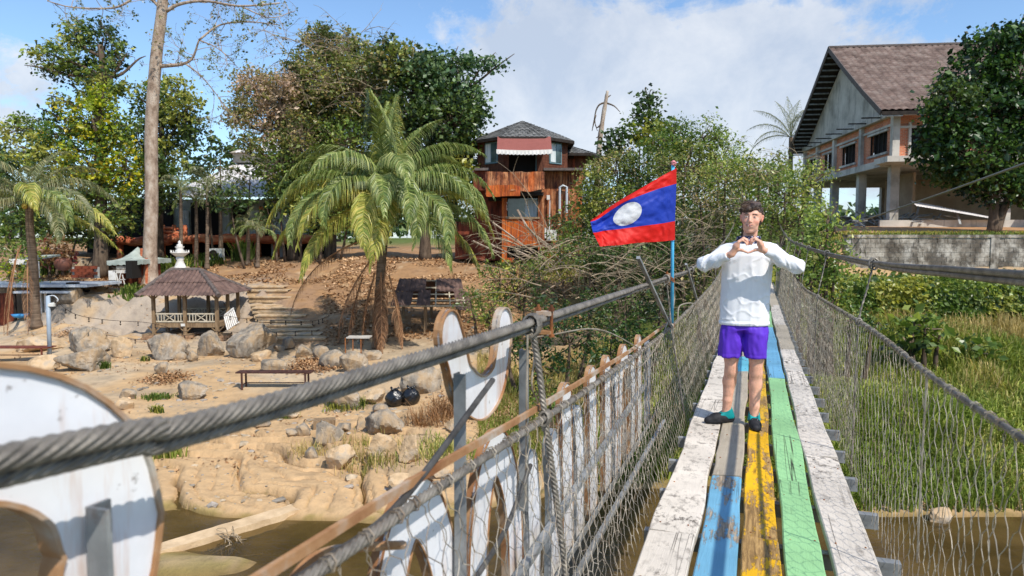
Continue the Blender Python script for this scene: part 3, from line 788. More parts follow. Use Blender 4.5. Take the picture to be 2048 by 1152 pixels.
# slanting rods and angle irons bracing the rails
m = MB(); a = path_at(_lm, 5.2)
m.bar(a + (0, 0, .22) - BU * .45, path_at(_ln, 6.3), .025, .02); m.build('brace_rod', MT['steel'], bridge)
m = MB(); m.bar(path_at(_lm, 8.2) + (0, 0, .10), path_at(_ln, 9.3), .025, .02); m.build('brace_rod', MT['steel'], bridge)

# ------------------------------------------------------------------ the letter sign hung outside the left rail, seen from behind
LV = -.86
lf = lambda v: (np.zeros(3) + BV * v, BU, np.array((0, 0, 1.)), -BV)     # letter frame: x along the bridge, y up, z outwards
def stroke_outline(path, w, ncap=10, closed=False, w2=None):
    p = np.asarray(path, float); n = len(p); w2 = w if w2 is None else w2
    if closed:
        d = norm(np.roll(p, -1, 0) - np.roll(p, 1, 0)); nn = np.c_[-d[:, 1], d[:, 0]]
        return p + nn * w / 2, p - nn * w / 2
    d = norm(np.gradient(p, axis=0)); nn = np.c_[-d[:, 1], d[:, 0]]
    ww = np.linspace(w, w2, n)[:, None] / 2
    A = p + nn * ww; Bq = p - nn * ww
    c1 = [p[-1] + ww[-1] * (nn[-1] * cos(t) + d[-1] * sin(t)) for t in np.linspace(0, pi, ncap + 2)[1:-1]]
    c0 = [p[0] + ww[0] * (-nn[0] * cos(t) - d[0] * sin(t)) for t in np.linspace(0, pi, ncap + 2)[1:-1]]
    return np.vstack([A, np.array(c1), Bq[::-1], np.array(c0)])
def wall_strip(m, ring, z0, z1, th, frame, closed=True):
    """the bent metal edge of a letter: a thin band following the outline"""
    ring = np.asarray(ring); k = len(ring)
    d = norm(np.roll(ring, -1, 0) - np.roll(ring, 1, 0)); nn = np.c_[-d[:, 1], d[:, 0]]
    o, ax, ay, az = frame
    def up(r2, z): return o + r2[:, :1] * ax + r2[:, 1:] * ay + az * z
    Aq = [up(ring, z0), up(ring + nn * th, z0), up(ring + nn * th, z1), up(ring, z1)]
    V = np.array(Aq).transpose(1, 0, 2); i = np.arange(k)[:, None] * 4; i2 = ((np.arange(k) + 1) % k)[:, None] * 4; j = np.arange(4)[None]; j2 = (j + 1) % 4
    q = np.stack([i + j, i2 + j, i2 + j2, i + j2], -1).reshape(-1, 4)
    m.add(V.reshape(-1, 3), q)
def letter(label, path, w, closed=False, v=LV, rim='rust', depth=.028, inner=.005, posts=(), group='letters of the sign on the left rail'):
    s0 = np.mean([a for a, b in path]); z0 = np.mean([b for a, b in path])
    t = thing('sign_letter', label, 'sign letter', B(s0, v, z0), group)
    fr = lf(v); f = MB(); r = MB()
    sm = spline(path + ([path[0]] if closed else []), 44)
    if closed:
        sm = sm[:-1]
        A, C = stroke_outline(sm, w, closed=True)
        k = len(A); o, ax, ay, az = fr
        V = np.vstack([o + A[:, :1] * ax + A[:, 1:] * ay + az * z for z in (.0, .006)] + [o + C[:, :1] * ax + C[:, 1:] * ay + az * z for z in (.0, .006)])
        i = np.arange(k); i2 = (i + 1) % k
        q = np.vstack([np.c_[i, i2, 2 * k + i2, 2 * k + i], np.c_[k + i, 3 * k + i, 3 * k + i2, k + i2]])
        f.add(V, q); wall_strip(r, A, -inner, depth, .007, fr); wall_strip(r, C[::-1], -inner, depth, .007, fr)
    else:
        O = stroke_outline(sm, w)
        f.prism(O, 0, .006, fr); wall_strip(r, O, -inner, depth, -.005, fr)
    f.build('face', MT['letter'], t); r.build('rim', MT[rim], t)
    for (s_, za, zb, wd) in posts:
        p = MB(); c = B(s_, v + .022, 0)
        p.hexa([B(s_ - wd / 2, v + .012, za), B(s_ + wd / 2, v + .012, za), B(s_ + wd / 2, v + .018, za), B(s_ - wd / 2, v + .018, za),
                B(s_ - wd / 2, v + .012, zb), B(s_ + wd / 2, v + .012, zb), B(s_ + wd / 2, v + .018, zb), B(s_ - wd / 2, v + .018, zb)])
        p.hexa([B(s_ - wd / 2, v + .018, za), B(s_ - wd / 2 + .006, v + .018, za), B(s_ - wd / 2 + .006, v + .05, za), B(s_ - wd / 2, v + .05, za),
                B(s_ - wd / 2, v + .018, zb), B(s_ - wd / 2 + .006, v + .018, zb), B(s_ - wd / 2 + .006, v + .05, zb), B(s_ - wd / 2, v + .05, zb)])
        p.build('upright', MT['steel'], t)
    return t
# the near round letter
c1 = [(.50 + .235 * cos(a) , -.42 + .20 * sin(a)) for a in np.linspace(0, 2 * pi, 14)[:-1]]
letter('large blurred round white letter with rusty rim, nearest the camera', c1, .155, closed=True, inner=.008, rim='rust_pale', depth=.028, posts=[(.70, -1.1, -.36, .035)])
def SZ(px, py, v=LV): return on_side(px, py, v)
u = [SZ(899, 668), SZ(910, 705), SZ(926, 768), SZ(962, 796), SZ(992, 765), SZ(1005, 700), SZ(1008, 655)]
letter('white u-shaped letter with rusty rim rising beside the thick cable', u, .150, rim='rust_pale', inner=.008, depth=.020, posts=[(SZ(903, 790)[0], -1.25, -.40, .035), (SZ(1035, 790)[0], -1.05, -.42, .035)])
def lowrow(px, py, w=.15):
    s_, z_ = SZ(px, py); return s_, z_
for k, (px, py, kind) in enumerate([(825, 975, 'n'), (990, 872, 'n'), (1135, 772, 'l'), (1187, 737, 'l'), (1217, 716, 'l'), (1250, 694, 'n'), (1281, 674, 'l')]):
    s_, z_ = SZ(px, py)
    lab = ['white arched letter under the rusty rail with a rounded top, nearest of the lower row', 'white arched letter with orange rim just left of the thick upright hanger',
           'white letter stroke behind the net, first one right of the upright hanger', 'narrow white letter stroke with orange rim, second right of the upright hanger',
           'narrow white letter stroke behind the net, third right of the upright hanger', 'arched white letter behind the net left of the blue flagpole foot', 'last white letter of the sign, touching the blue flagpole'][k]
    if kind == 'n':
        w = .32 if k < 2 else .28
        path = [(s_ - w * .55, z_ - .78), (s_ - w * .5, z_ - .32), (s_ - w * .22, z_ - .10), (s_ + w * .2, z_ - .09), (s_ + w * .62, z_ - .34), (s_ + w * .75, z_ - .80)]
        letter(lab, path, .17, rim='rust_pale')
    else:
        letter(lab, [(s_ - .01, z_ - .08), (s_ + .02, z_ - .45), (s_ + .04, z_ - .80)], .20, rim='rust_pale')
# extra strokes lower down show white through the net between the letters
for k, px in enumerate((1065, 1110, 1160, 1236, 1268, 1300)):
    s_ = bsv(px, LV)
    letter('white letter stroke low behind the left net, ' + ['beside the thick upright hanger', 'between two tall rounded letters', 'under the first row of orange rims', 'standing near the middle of the sign', 'close before the flagpole', 'just past the last rounded top'][k],
           [(s_ - .02, -.95), (s_ + .03, -1.2), (s_ + .02, -1.55)], .17, rim='steel')
sf = thing('sign_scaffold', 'rusty and grey angle iron bars carrying the white letters outside the left rail', 'scaffold', B(3, LV, -1))
m = MB(); pts = spline([path_at(_ln, q) + BV * -.035 + (0, 0, .028) for q in (.7, 1.5, 2.4, 3.5, 4.6, 6.5)], 40)
m.sweep(pts, .012, .020)
m.build('top_strip', MT['rust_pale'], sf)
for a, b in (((SZ(1000, 1152)), (SZ(1275, 770))), ((SZ(1130, 1152)), (SZ(1320, 840)))):
    m = MB(); m.bar(B(a[0], LV + .06, a[1]), B(b[0], LV + .06, b[1]), .030, .02); m.bar(B(a[0], LV + .06, a[1] - .02), B(b[0], LV + .06, b[1] - .02), .005, .04); m.build('diagonal_brace', MT['steel'], sf)
for z_ in (-1.5,):
    m = MB(); m.bar(B(.3, LV + .045, z_), B(6.4, LV + .045, z_ - .05), .005, .04); m.build('rail', MT['steel'], sf)
for pxa in [((985, 760), (800, 1000), (640, 1120), (560, 1170)), ((1062, 930), (1010, 1060), (940, 1170))]:
    m = MB(); pts = []
    for (px, py) in pxa:
        s_, z_ = on_side(px, py, -.735); pts.append(B(s_, -.735, z_))
    m.tube(spline(pts, 20), .0085, 8); m.build('brace_rod', MT['dark_rod'], sf)
m = MB(); pts = []
for (px, py) in ((560, 1175), (610, 1120), (680, 1098), (800, 1090)):
    s_, z_ = on_side(px, py, -.80); pts.append(B(s_, -.80, z_))
m.tube(spline(pts, 16), .011, 7); m.build('bent_rod', MT['rust_pale'], sf)

# ------------------------------------------------------------------ flag
def flag_mat():
    m = bpy.data.materials.new('flag_cloth'); m.use_nodes = True; nt = m.node_tree; N = nt.nodes; L = nt.links
    b = N['Principled BSDF']; b.inputs['Roughness'].default_value = .55; b.inputs['Specular IOR Level'].default_value = .3
    uv = N.new('ShaderNodeUVMap'); sp = N.new('ShaderNodeSeparateXYZ'); L.new(uv.outputs[0], sp.inputs[0])
    def mth(op, a, c=None):
        x = N.new('ShaderNodeMath'); x.operation = op
        for i, w in enumerate((a, c)):
            if w is None: continue
            if isinstance(w, (int, float)): x.inputs[i].default_value = w
            else: L.new(w, x.inputs[i])
        return x.outputs[0]
    vd = mth('ABSOLUTE', mth('SUBTRACT', sp.outputs[1], .5)); blue = mth('LESS_THAN', vd, .25)
    du = mth('MULTIPLY', mth('SUBTRACT', sp.outputs[0], .5), 1.5); dv = mth('SUBTRACT', sp.outputs[1], .5)
    rr = mth('SQRT', mth('ADD', mth('MULTIPLY', du, du), mth('MULTIPLY', dv, dv))); disc = mth('LESS_THAN', rr, .2)
    def mix(f, a, c):
        x = N.new('ShaderNodeMix'); x.data_type = 'RGBA'; L.new(f, x.inputs['Factor'])
        for k, w in ((6, a), (7, c)):
            if isinstance(w, tuple): x.inputs[k].default_value = (*w, 1)
            else: L.new(w, x.inputs[k])
        return x.outputs[2]
    col = mix(disc, mix(blue, lin(222, 34, 26), lin(38, 66, 176)), lin(226, 226, 226))
    L.new(col, b.inputs['Base Color'])
    tr = N.new('ShaderNodeBsdfTranslucent'); L.new(col, tr.inputs['Color']); ms = N.new('ShaderNodeMixShader'); ms.inputs[0].default_value = .25
    L.new(b.outputs[0], ms.inputs[1]); L.new(tr.outputs[0], ms.inputs[2]); L.new(ms.outputs[0], N['Material Output'].inputs[0])
    return m
def make_flag():
    fs = bsv(1343, -.72); base = B(fs, -.73, 0); Y0 = base[1]
    t = thing('flag', 'red and blue flag with white disc on a light blue pole by the left cable', 'flag', P(1343, 660, Y0))
    m = MB(); m.cyl(P(1344, 664, Y0), P(1346, 330, Y0), .0145, 14); m.build('pole', mat('pole_blue', [lin(72, 168, 214), lin(96, 190, 230)], scale=8, rough=.4), t, smooth=True)
    m = MB(); m.ico(P(1347, 327, Y0), (.022, .022, .03), 2); m.tube(spline([P(1346, 330, Y0 - .02), P(1352, 326, Y0 - .03), P(1343, 324, Y0), P(1350, 334, Y0 + .01)], 10), .008, 5); m.build('finial', mat('pink_plastic', [lin(222, 140, 140)], rough=.4), t)
    m = MB()
    for k in range(3): 
        tt = np.linspace(0, 2 * pi, 12); c = P(1344, 648 + 3 * k, Y0); m.tube(c + np.c_[np.cos(tt) * .021, np.sin(tt) * .021, 0 * tt], .004, 5, False)
        c = P(1344, 556 + 3 * k, Y0); m.tube(c + np.c_[np.cos(tt) * .021, np.sin(tt) * .021, .01 * np.sin(2 * tt)], .004, 5, False)
    m.build('tie_wire', MT['rust'], t)
    # cloth: hoist at the pole, fly end hanging to the left and folding at the top
    nu, nv = 80, 56
    u = np.linspace(0, 1, nu)[None]; v = np.linspace(0, 1, nv)[:, None]      # u from hoist, v from the bottom
    top = spline([(1353, 336), (1310, 360), (1255, 392), (1205, 424), (1182, 441)], nu)
    r1 = spline([(1353, 367), (1310, 380), (1255, 401), (1205, 432), (1181, 444)], nu)
    b1 = spline([(1350, 442), (1310, 449), (1250, 456), (1210, 462), (1186, 464)], nu)
    bot = spline([(1350, 480), (1310, 484), (1260, 487), (1225, 492), (1200, 492)], nu)
    rows = np.array([bot, b1, r1, top]); kn = np.array([0, .25, .75, 1.0])
    px = np.array([[np.interp(vv, kn, rows[:, i, 0]) for i in range(nu)] for vv in v[:, 0]])
    py = np.array([[np.interp(vv, kn, rows[:, i, 1]) for i in range(nu)] for vv in v[:, 0]])
    dep = .045 * np.sin(u * 9 + v * 2.2) * (u ** .7) + .03 * np.sin(u * 5 - v * 6 + 1) * u + .018 * np.sin(v * 17 + u * 6) * u + .02 * fbm(xyz(u * 7 + 0 * v, v * 5 + 0 * u), 4, 3)
    dep = dep - .16 * u * (1 - .3 * v) + .10 * np.clip(v - .7, 0, 1) * u * 2 + .012 * fbm(xyz(u * 22 + 0 * v, v * 14 + 0 * u), 3, 8)
    dep = dep * np.minimum(1, u * 7) - .008
    V = np.array([[P(px[j, i], py[j, i] + 1.2 * np.sin(u[0, i] * 14 + v[j, 0] * 3) * u[0, i], Y0 - .016 + dep[j, i]) for i in range(nu)] for j in range(nv)])
    g = MB(); g.grid(V)
    o = g.build('cloth', flag_mat(), t, smooth=True)
    me = o.data; uvl = me.uv_layers.new(name='UVMap'); UV = np.stack([np.broadcast_to(u, (nv, nu)), np.broadcast_to(v, (nv, nu))], -1).reshape(-1, 2)
    li = np.zeros(len(me.loops), np.int32); me.loops.foreach_get('vertex_index', li); uvl.data.foreach_set('uv', UV[li].astype(np.float32).ravel())
make_flag()
# ------------------------------------------------------------------ the person: distance fields turned into closed skins
import openvdb
class Field:
    def __init__(s, lo, hi, h):
        s.lo = np.array(lo, float); s.h = h; s.n = np.ceil((np.array(hi) - s.lo) / h).astype(int)
        s.a = np.full(tuple(s.n), .06, np.float32)
    def _blk(s, lo, hi, pad):
        i0 = np.clip(np.floor((np.array(lo) - pad - s.lo) / s.h).astype(int), 0, s.n); i1 = np.clip(np.ceil((np.array(hi) + pad - s.lo) / s.h).astype(int), 0, s.n)
        sl = tuple(slice(a, b) for a, b in zip(i0, i1))
        ax = [s.lo[k] + s.h * np.arange(i0[k], i1[k]) for k in range(3)]
        return sl, ax[0][:, None, None].astype(np.float32), ax[1][None, :, None].astype(np.float32), ax[2][None, None, :].astype(np.float32)
    def _put(s, sl, d, k, op):
        a = s.a[sl]
        if a.size == 0: return
        if op == 'u':
            if k > 0:
                hh = np.clip(.5 + .5 * (a - d) / k, 0, 1); r = a * (1 - hh) + d * hh - k * hh * (1 - hh); s.a[sl] = np.minimum(a, np.where((a > .055) & (d > k), np.minimum(d, a), r))
            else: s.a[sl] = np.minimum(a, d)
        else:
            if k > 0:
                hh = np.clip(.5 - .5 * (a + d) / k, 0, 1); s.a[sl] = a * (1 - hh) + (-d) * hh + k * hh * (1 - hh)
            else: s.a[sl] = np.maximum(a, -d)
    def cone(s, a, b, r1, r2, k=.01, op='u', sq=(1, 1, 1)):
        a = np.array(a, float); b = np.array(b, float); rm = max(r1, r2) / min(sq)
        sl, X, Y, Z = s._blk(np.minimum(a, b) - rm, np.maximum(a, b) + rm, .05 + k)
        d = b - a; L2 = max(float(((d * sq) ** 2).sum()), 1e-9)
        px, py, pz = (X - a[0]) * sq[0], (Y - a[1]) * sq[1], (Z - a[2]) * sq[2]
        t = np.clip((px * d[0] * sq[0] + py * d[1] * sq[1] + pz * d[2] * sq[2]) / L2, 0, 1)
        q = np.sqrt((px - t * d[0] * sq[0]) ** 2 + (py - t * d[1] * sq[1]) ** 2 + (pz - t * d[2] * sq[2]) ** 2) - (r1 + (r2 - r1) * t)
        s._put(sl, q.astype(np.float32), k, op); return s
    def chain(s, pts, rs, k=.008, **kw):
        for i in range(len(pts) - 1): s.cone(pts[i], pts[i + 1], rs[i], rs[i + 1], k, **kw)
        return s
    def ell(s, c, r, k=.01, op='u', rot=None):
        c = np.array(c, float); r = np.array(r, float); sl, X, Y, Z = s._blk(c - r.max(), c + r.max(), .05 + k)
        x, y, z = X - c[0], Y - c[1], Z - c[2]
        if rot is not None:
            M_ = np.array(rot); x, y, z = (M_[0, 0] * x + M_[0, 1] * y + M_[0, 2] * z, M_[1, 0] * x + M_[1, 1] * y + M_[1, 2] * z, M_[2, 0] * x + M_[2, 1] * y + M_[2, 2] * z)
        k0 = np.sqrt((x / r[0]) ** 2 + (y / r[1]) ** 2 + (z / r[2]) ** 2); k1 = np.sqrt((x / r[0] ** 2) ** 2 + (y / r[1] ** 2) ** 2 + (z / r[2] ** 2) ** 2)
        s._put(sl, (k0 * (k0 - 1) / np.maximum(k1, 1e-6)).astype(np.float32), k, op); return s
    def super_tube(s, z0, z1, prof, k=.02, p=2.4):
        """upright tube; prof: (z, cx, cy, a, b) rows"""
        pr = np.array(prof, float)
        mx = pr[:, 3].max() + .05; sl, X, Y, Z = s._blk((pr[:, 1].min() - mx, pr[:, 2].min() - mx, z0), (pr[:, 1].max() + mx, pr[:, 2].max() + mx, z1), .04)
        f = lambda c: np.interp(Z[0, 0], pr[:, 0], pr[:, c])[None, None].astype(np.float32)
        cx, cy, a, b = f(1), f(2), f(3), f(4)
        d = ((np.abs((X - cx) / a) ** p + np.abs((Y - cy) / b) ** p) ** (1 / p) - 1) * np.minimum(a, b)
        d = np.maximum(d, np.maximum(z0 - Z, Z - z1)); s._put(sl, d.astype(np.float32), k, 'u'); return s
    def cut_plane(s, pt, n, lo=None, hi=None):
        """remove what lies on the side n points to (inside the box lo..hi if given)"""
        n = norm(np.array(n, float)); sl, X, Y, Z = s._blk(s.lo if lo is None else lo, s.lo + s.n * s.h if hi is None else hi, 0)
        d = (X - pt[0]) * n[0] + (Y - pt[1]) * n[1] + (Z - pt[2]) * n[2]
        s.a[sl] = np.maximum(s.a[sl], d.astype(np.float32)); return s
    def disp(s, fn):
        """push the skin in and out by fn(points) near the surface only"""
        m = np.abs(s.a) < .035; idx = np.argwhere(m); p = s.lo + idx * s.h
        s.a[m] -= fn(p).astype(np.float32); return s
    def skin(s, smooth=1):
        a = s.a
        for _ in range(smooth):
            for ax in range(3): a = .25 * np.roll(a, 1, ax) + .5 * a + .25 * np.roll(a, -1, ax)
        g = openvdb.FloatGrid(.06); g.copyFromArray(np.ascontiguousarray(np.clip(a, -.06, .06)))
        v, q = g.convertToQuads(isovalue=0.0)
        v = v * s.h + s.lo; q = q.astype(np.int64)
        A, Bq, C, D = v[q[:, 0]], v[q[:, 1]], v[q[:, 2]], v[q[:, 3]]
        if np.sum(np.cross(C - A, D - Bq) * (A + Bq + C + D) / 4) < 0: q = q[:, ::-1]
        return v, q
_ps = 5.42; _pp = P(1485, 868, _ps)
_psv = float(_pp @ BU); PORG = np.array((_pp[0], _pp[1], float(deck_z(_psv)) + .004)); PYAW = -math.atan(_pp[0] / _pp[1])
PM = np.array([[cos(PYAW), sin(PYAW), 0], [-sin(PYAW), cos(PYAW), 0], [0, 0, 1]])      # rows: local axes in the world
def LX(px, y=0): return (px - 1485) * (_ps / cos(PYAW) + y) / F * .985
def LZ(py, y=0):
    D = (_ps + y); return (480 - py) * D / F - PORG[2]
def LP(px, py, y=0): return np.array((LX(px, y), y, LZ(py, y)))
MT['skin'] = mat('skin', [(.93, .93, .93), (1.06, 1.04, 1.02)], scale=26, det=5, rough=.5, attr=True, bump=.25, bscale=300, spec=.4, bdist=.001)
MT['skin'].node_tree.nodes['Principled BSDF'].inputs['Subsurface Weight'].default_value = .12
MT['skin'].node_tree.nodes['Principled BSDF'].inputs['Subsurface Radius'].default_value = (.012, .005, .003)
MT['skin_plain'] = mat('skin_plain', [lin(196, 142, 122)], rough=.5)
MT['white_cloth'] = mat('white_cloth', [(.78, .78, .80), (.84, .84, .85)], scale=6, rough=.85, bump=.35, bscale=420, spec=.15, bdist=.0015)
MT['purple_cloth'] = mat('purple_cloth', [lin(82, 40, 176), lin(98, 54, 200)], scale=5, rough=.6, bump=.3, bscale=300, spec=.3, bdist=.001)
MT['hair'] = mat('hair', [lin(30, 21, 17), lin(66, 48, 38), lin(100, 78, 62)], scale=22, det=8, rough=.42, bump=.9, bscale=60, stretch=(.6, 1, 4), spec=.5, bdist=.006)
def make_person():
    t = thing('person', 'standing person in white long sleeved top and purple shorts making a heart with both hands', 'person', PORG)
    def put(name, f, mt, sm=1, colfn=None, cm=None):
        v, q = f.skin(sm) if isinstance(f, Field) else f
        w = v @ PM + PORG; m = MB(); m.add(w, q, c=None if colfn is None else colfn(v))
        return m.build(name, mt, cm or t, smooth=True)
    # landmarks
    HC = LP(1492.5, 437, -.02) + (0, 0, .004)                                       # middle of the head at eye height
    HT = R(3)
    def H(x, y, z):                                                     # head frame: x right in the picture, y back, z up
        c, s_ = cos(HT), sin(HT); cy_, sy_ = cos(R(-6)), sin(R(-6)); x, y = x * cy_ - y * sy_, x * sy_ + y * cy_
        return HC + .95 * np.array((x * c + z * s_, y, -x * s_ + z * c))
    SL = np.array((-.165, .0, LZ(506))); SR = np.array((.182, .0, LZ(503)))
    EL = LP(1407, 529, -.17); ER = LP(1574, 531, -.17)
    WL = LP(1456, 509, -.27); WR = LP(1514, 499, -.27)
    b = Field((-.46, -.42, -.01), (.46, .2, 1.86), .0043)
    # legs
    KL = np.array((LX(1461), -.015, LZ(732))); KR = np.array((LX(1507), -.03, LZ(732)))
    AL = np.array((LX(1453.5), .02, LZ(835))); AR = np.array((LX(1505.5), -.045, LZ(843)))
    for hp, k_, a_, sg in ((np.array((-.085, .0, .90)), KL, AL, -1), (np.array((.085, .0, .90)), KR, AR, 1)):
        b.cone(hp, k_ + (0, 0, .06), .080, .054, .01); b.cone(k_ + (0, 0, .06), k_ - (0, 0, .05), .0525, .047, .02)
        b.ell(k_ + (0, -.028, .0), (.034, .026, .042), .02)
        cf = k_ * .66 + a_ * .34 + (0, .018, 0); b.cone(k_ - (0, 0, .05), cf, .046, .051, .02); b.cone(cf, k_ * .28 + a_ * .72, .050, .035, .02); b.cone(k_ * .28 + a_ * .72, a_, .036, .033, .015)
        b.ell(a_ + (.030, .0, -.02), (.011, .014, .014), .012); b.ell(a_ + (-.030, .0, -.024), (.011, .014, .014), .012)
        hd = norm(np.array((-.20, -.13, 0)) if sg < 0 else np.array((.01, -.22, 0)))
        b.cone(a_, (a_[0] + hd[0] * .02, a_[1] + hd[1] * .02, .045), .034, .030, .02)
        b.cone((a_[0] + hd[0] * .0, a_[1] + hd[1] * .0, .035), (a_[0] + hd[0] * .15, a_[1] + hd[1] * .15, .024), .026, .016, .02)
    # trunk
    b.ell((0, .02, .95), (.145, .10, .13), .03); b.ell((0, .02, 1.12), (.135, .09, .17), .04); b.ell((.005, .01, 1.30), (.155, .10, .15), .04)
    b.cone(SL + (.04, .02, -.02), SR + (-.04, .02, -.02), .055, .055, .03)
    NB = np.array((.012, .025, LZ(500))); b.cone(NB, H(0, .03, -.085), .056, .050, .02)
    # arms
    for s_, e_, w_ in ((SL, EL, WL), (SR, ER, WR)):
        b.cone(s_, e_, .048, .038, .02); b.cone(e_, w_, .037, .0245, .02)
    # head
    b.ell(H(0, .012, .035), (.0755, .094, .090), .01); b.ell(H(0, -.022, -.030), (.059, .070, .086), .015)
    b.cone(H(-.026, -.035, -.090), H(.026, -.035, -.090), .024, .024, .025); b.ell(H(0, -.074, -.108), (.021, .017, .016), .022)
    b.ell(H(0, -.076, .027), (.052, .013, .010), .018)                  # brow
    for sx in (-1, 1):
        b.ell(H(sx * .030, -.103, .004), (.0165, .013, .009), .014, 'd')  # sockets
        b.ell(H(sx * .030, -.0785, .002), (.0150, .0115, .0095), .004)     # eyelids over the eyeballs
        b.ell(H(sx * .040, -.066, -.030), (.019, .015, .016), .03)       # cheeks
        b.ell(H(sx * .079, .012, -.004), (.008, .018, .031), .006); b.ell(H(sx * .088, .018, .008), (.006, .014, .018), .005)
        b.ell(H(sx * .086, .008, .002), (.004, .008, .015), .004, 'd')
        b.ell(H(sx * .0120, -.096, -.034), (.0075, .010, .0065), .006)
    b.chain([H(0, -.086, .020), H(0, -.099, -.008), H(0, -.112, -.030)], [.0085, .0090, .0100], .010)
    b.ell(H(0, -.084, -.066), (.032, .014, .018), .02)                 # mouth mound
    b.chain([H(-.026, -.090, -.056), H(-.010, -.098, -.0605), H(.010, -.098, -.0605), H(.026, -.090, -.055)], [.003, .0045, .0045, .003], .005)
    b.chain([H(-.023, -.090, -.0635), H(-.009, -.096, -.0735), H(.009, -.096, -.0735), H(.023, -.090, -.062)], [.003, .0050, .0050, .003], .005)
    b.chain([H(-.030, -.081, -.0560), H(-.017, -.095, -.0635), H(0, -.1045, -.0670), H(.017, -.095, -.0635), H(.030, -.081, -.0550)], [.0028, .0034, .0034, .0034, .0028], .003, op='d')
    # hands: palm, four curled fingers, thumb
    cx = LX(1489, -.28)
    for side, w_ in ((-1, WL), (1, WR)):
        def h(px, py, dy): 
            q = LP(px, py, -.28 + dy)
            if side > 0: q[0] = 2 * cx - q[0]; q[2] += .003
            return q
        kn = [h(1468.5, 486.5, .026), h(1470, 483.5, .009), h(1471, 482.5, -.010), h(1470, 484.0, -.028)]
        mid = [h(1477.5, 477.5, .024), h(1478.5, 475.6, .009), h(1479, 477, -.009), h(1477, 480.5, -.026)]
        m2 = [h(1485, 479.5, .023), h(1485.6, 479.5, .009), h(1485, 481.5, -.008), h(1482.4, 484.5, -.023)]
        tip = [h(1486.6, 487.5, .021), h(1486.9, 489.3, .008), h(1486.3, 489.0, -.008), h(1484.5, 490.5, -.021)]
        for i in range(4):
            b.cone(w_ + (0, (i - 1.5) * -.008, 0), kn[i], .0155, .0112, .012)
            r0 = [.0082, .0090, .0088, .0074][i]
            b.chain([kn[i], mid[i], m2[i], tip[i]], [r0 + .0012, r0, r0 - .0008, r0 - .0014], .003)
        b.ell((w_ + kn[1] + kn[2]) / 3 + (0, 0, -.002), (.026, .034, .024), .015)
        th = [w_ + (side * -.014, -.006, -.004), h(1467, 499.5, .002), h(1477, 500.5, -.006), h(1487.2, 505.5, -.010)]
        b.chain(th, [.0165, .0135, .0105, .0080], .008)
    skin = np.array(lin(226, 172, 146)); legc = np.array(lin(222, 172, 146)); red = np.array(lin(206, 118, 104)); brow = np.array(lin(92, 66, 50)); beard = np.array(lin(196, 152, 130))
    def colr(v):
        c = np.broadcast_to(skin, v.shape).copy()
        def blob(ctr, r, col, w):
            d = np.sqrt((((v - ctr) / np.array(r)) ** 2).sum(1)); k = (1 - sstep(.55, 1.0, d))[:, None] * w; c[:] = c * (1 - k) + np.array(col) * k
        blob(H(0, -.095, -.0640), (.030, .05, .008), lin(120, 62, 56), .8)
        for sx in (-1, 1):
            blob(H(sx * .045, -.08, -.035), (.028, .03, .022), lin(224, 142, 122), .45)
            blob(H(sx * .031, -.095, .026), (.022, .05, .006), brow, .5)
            blob(H(sx * .030, -.093, .0015), (.0165, .05, .0085), lin(150, 104, 88), .6)
            blob(H(sx * .083, .01, 0), (.012, .03, .04), lin(224, 132, 112), .55)
        blob(H(0, -.115, -.028), (.016, .02, .014), lin(226, 150, 130), .4)
        blob(H(0, -.07, -.085), (.07, .07, .045), beard, .45)
        n = fbm(v * np.array([60, 60, 40.]), 3, 4)[:, None]; c *= 1 + .06 * n
        dk = sstep(.12, .5, fbm(v * np.array([90, 90, 60.]), 2, 9))[:, None] * (v[:, 2:3] < .6) * .18; c *= 1 - dk
        return c
    body = put('body', b, MT['skin'], 1, colr)
    # eyes, brows, lips and teeth laid on the skin
    def sy(x, z):
        for y in np.arange(-.150, -.03, .0008):
            i = np.round((H(x, y, z) - b.lo) / b.h).astype(int)
            if b.a[tuple(i)] < 0: return y
        return -.08
    def wl(pts): return np.array(pts) @ PM + PORG
    def line(name, f, mt, r, n=11):
        m = MB(); m.tube(wl([f(u) for u in np.linspace(-1, 1, n)]), r, 6); return m.build(name, mt, body, smooth=True)
    lipm = mat('lip', [lin(196, 112, 102), lin(206, 128, 116)], scale=40, rough=.45); dkm = mat('lash', [lin(44, 30, 24)], rough=.7)
    for sx in (-1, 1):
        m = MB(); V, T = ICO(3); yc = sy(sx * .030, .002) + .0065; pts = wl([H(sx * .030 + v[0] * .0125, yc + v[1] * .0078, .0025 + v[2] * .0056) for v in V]); d = np.hypot(V[:, 0] * 1.25 - .0, V[:, 2] * .56)
        m.add(pts, t=T, c=np.where((d < .42)[:, None], np.array(lin(46, 36, 32)), np.array(lin(214, 204, 198)))); m.build('eye', mat('eye_ball', [(1, 1, 1)], attr=True, rough=.2, spec=.5), body, smooth=True)
        line('eyelash', lambda u: H(sx * (.030 + .0135 * u), sy(sx * (.030 + .0135 * u), .007) - .0002, .0082 - .0042 * u * u), dkm, .0014)
        line('lower_lid', lambda u: H(sx * (.030 + .012 * u), sy(sx * (.030 + .012 * u), -.003) + .0004, -.0034 + .003 * u * u), MT['skin_plain'], .0011)
        line('eyebrow', lambda u: H(sx * (.030 + .0175 * u), sy(sx * (.030 + .0175 * u), .024) + .0004, .0235 + .0030 * (1 - u * u) - .002 * u), dkm, np.array([.0016, .0026, .0032, .0034, .0034, .0032, .003, .0026, .002, .0015, .001])[::-1] if 0 else .0026)
    mz = lambda x: -.0650 + .0085 * (x / .027) ** 2
    tp = np.sin(np.linspace(.12, pi - .12, 13))
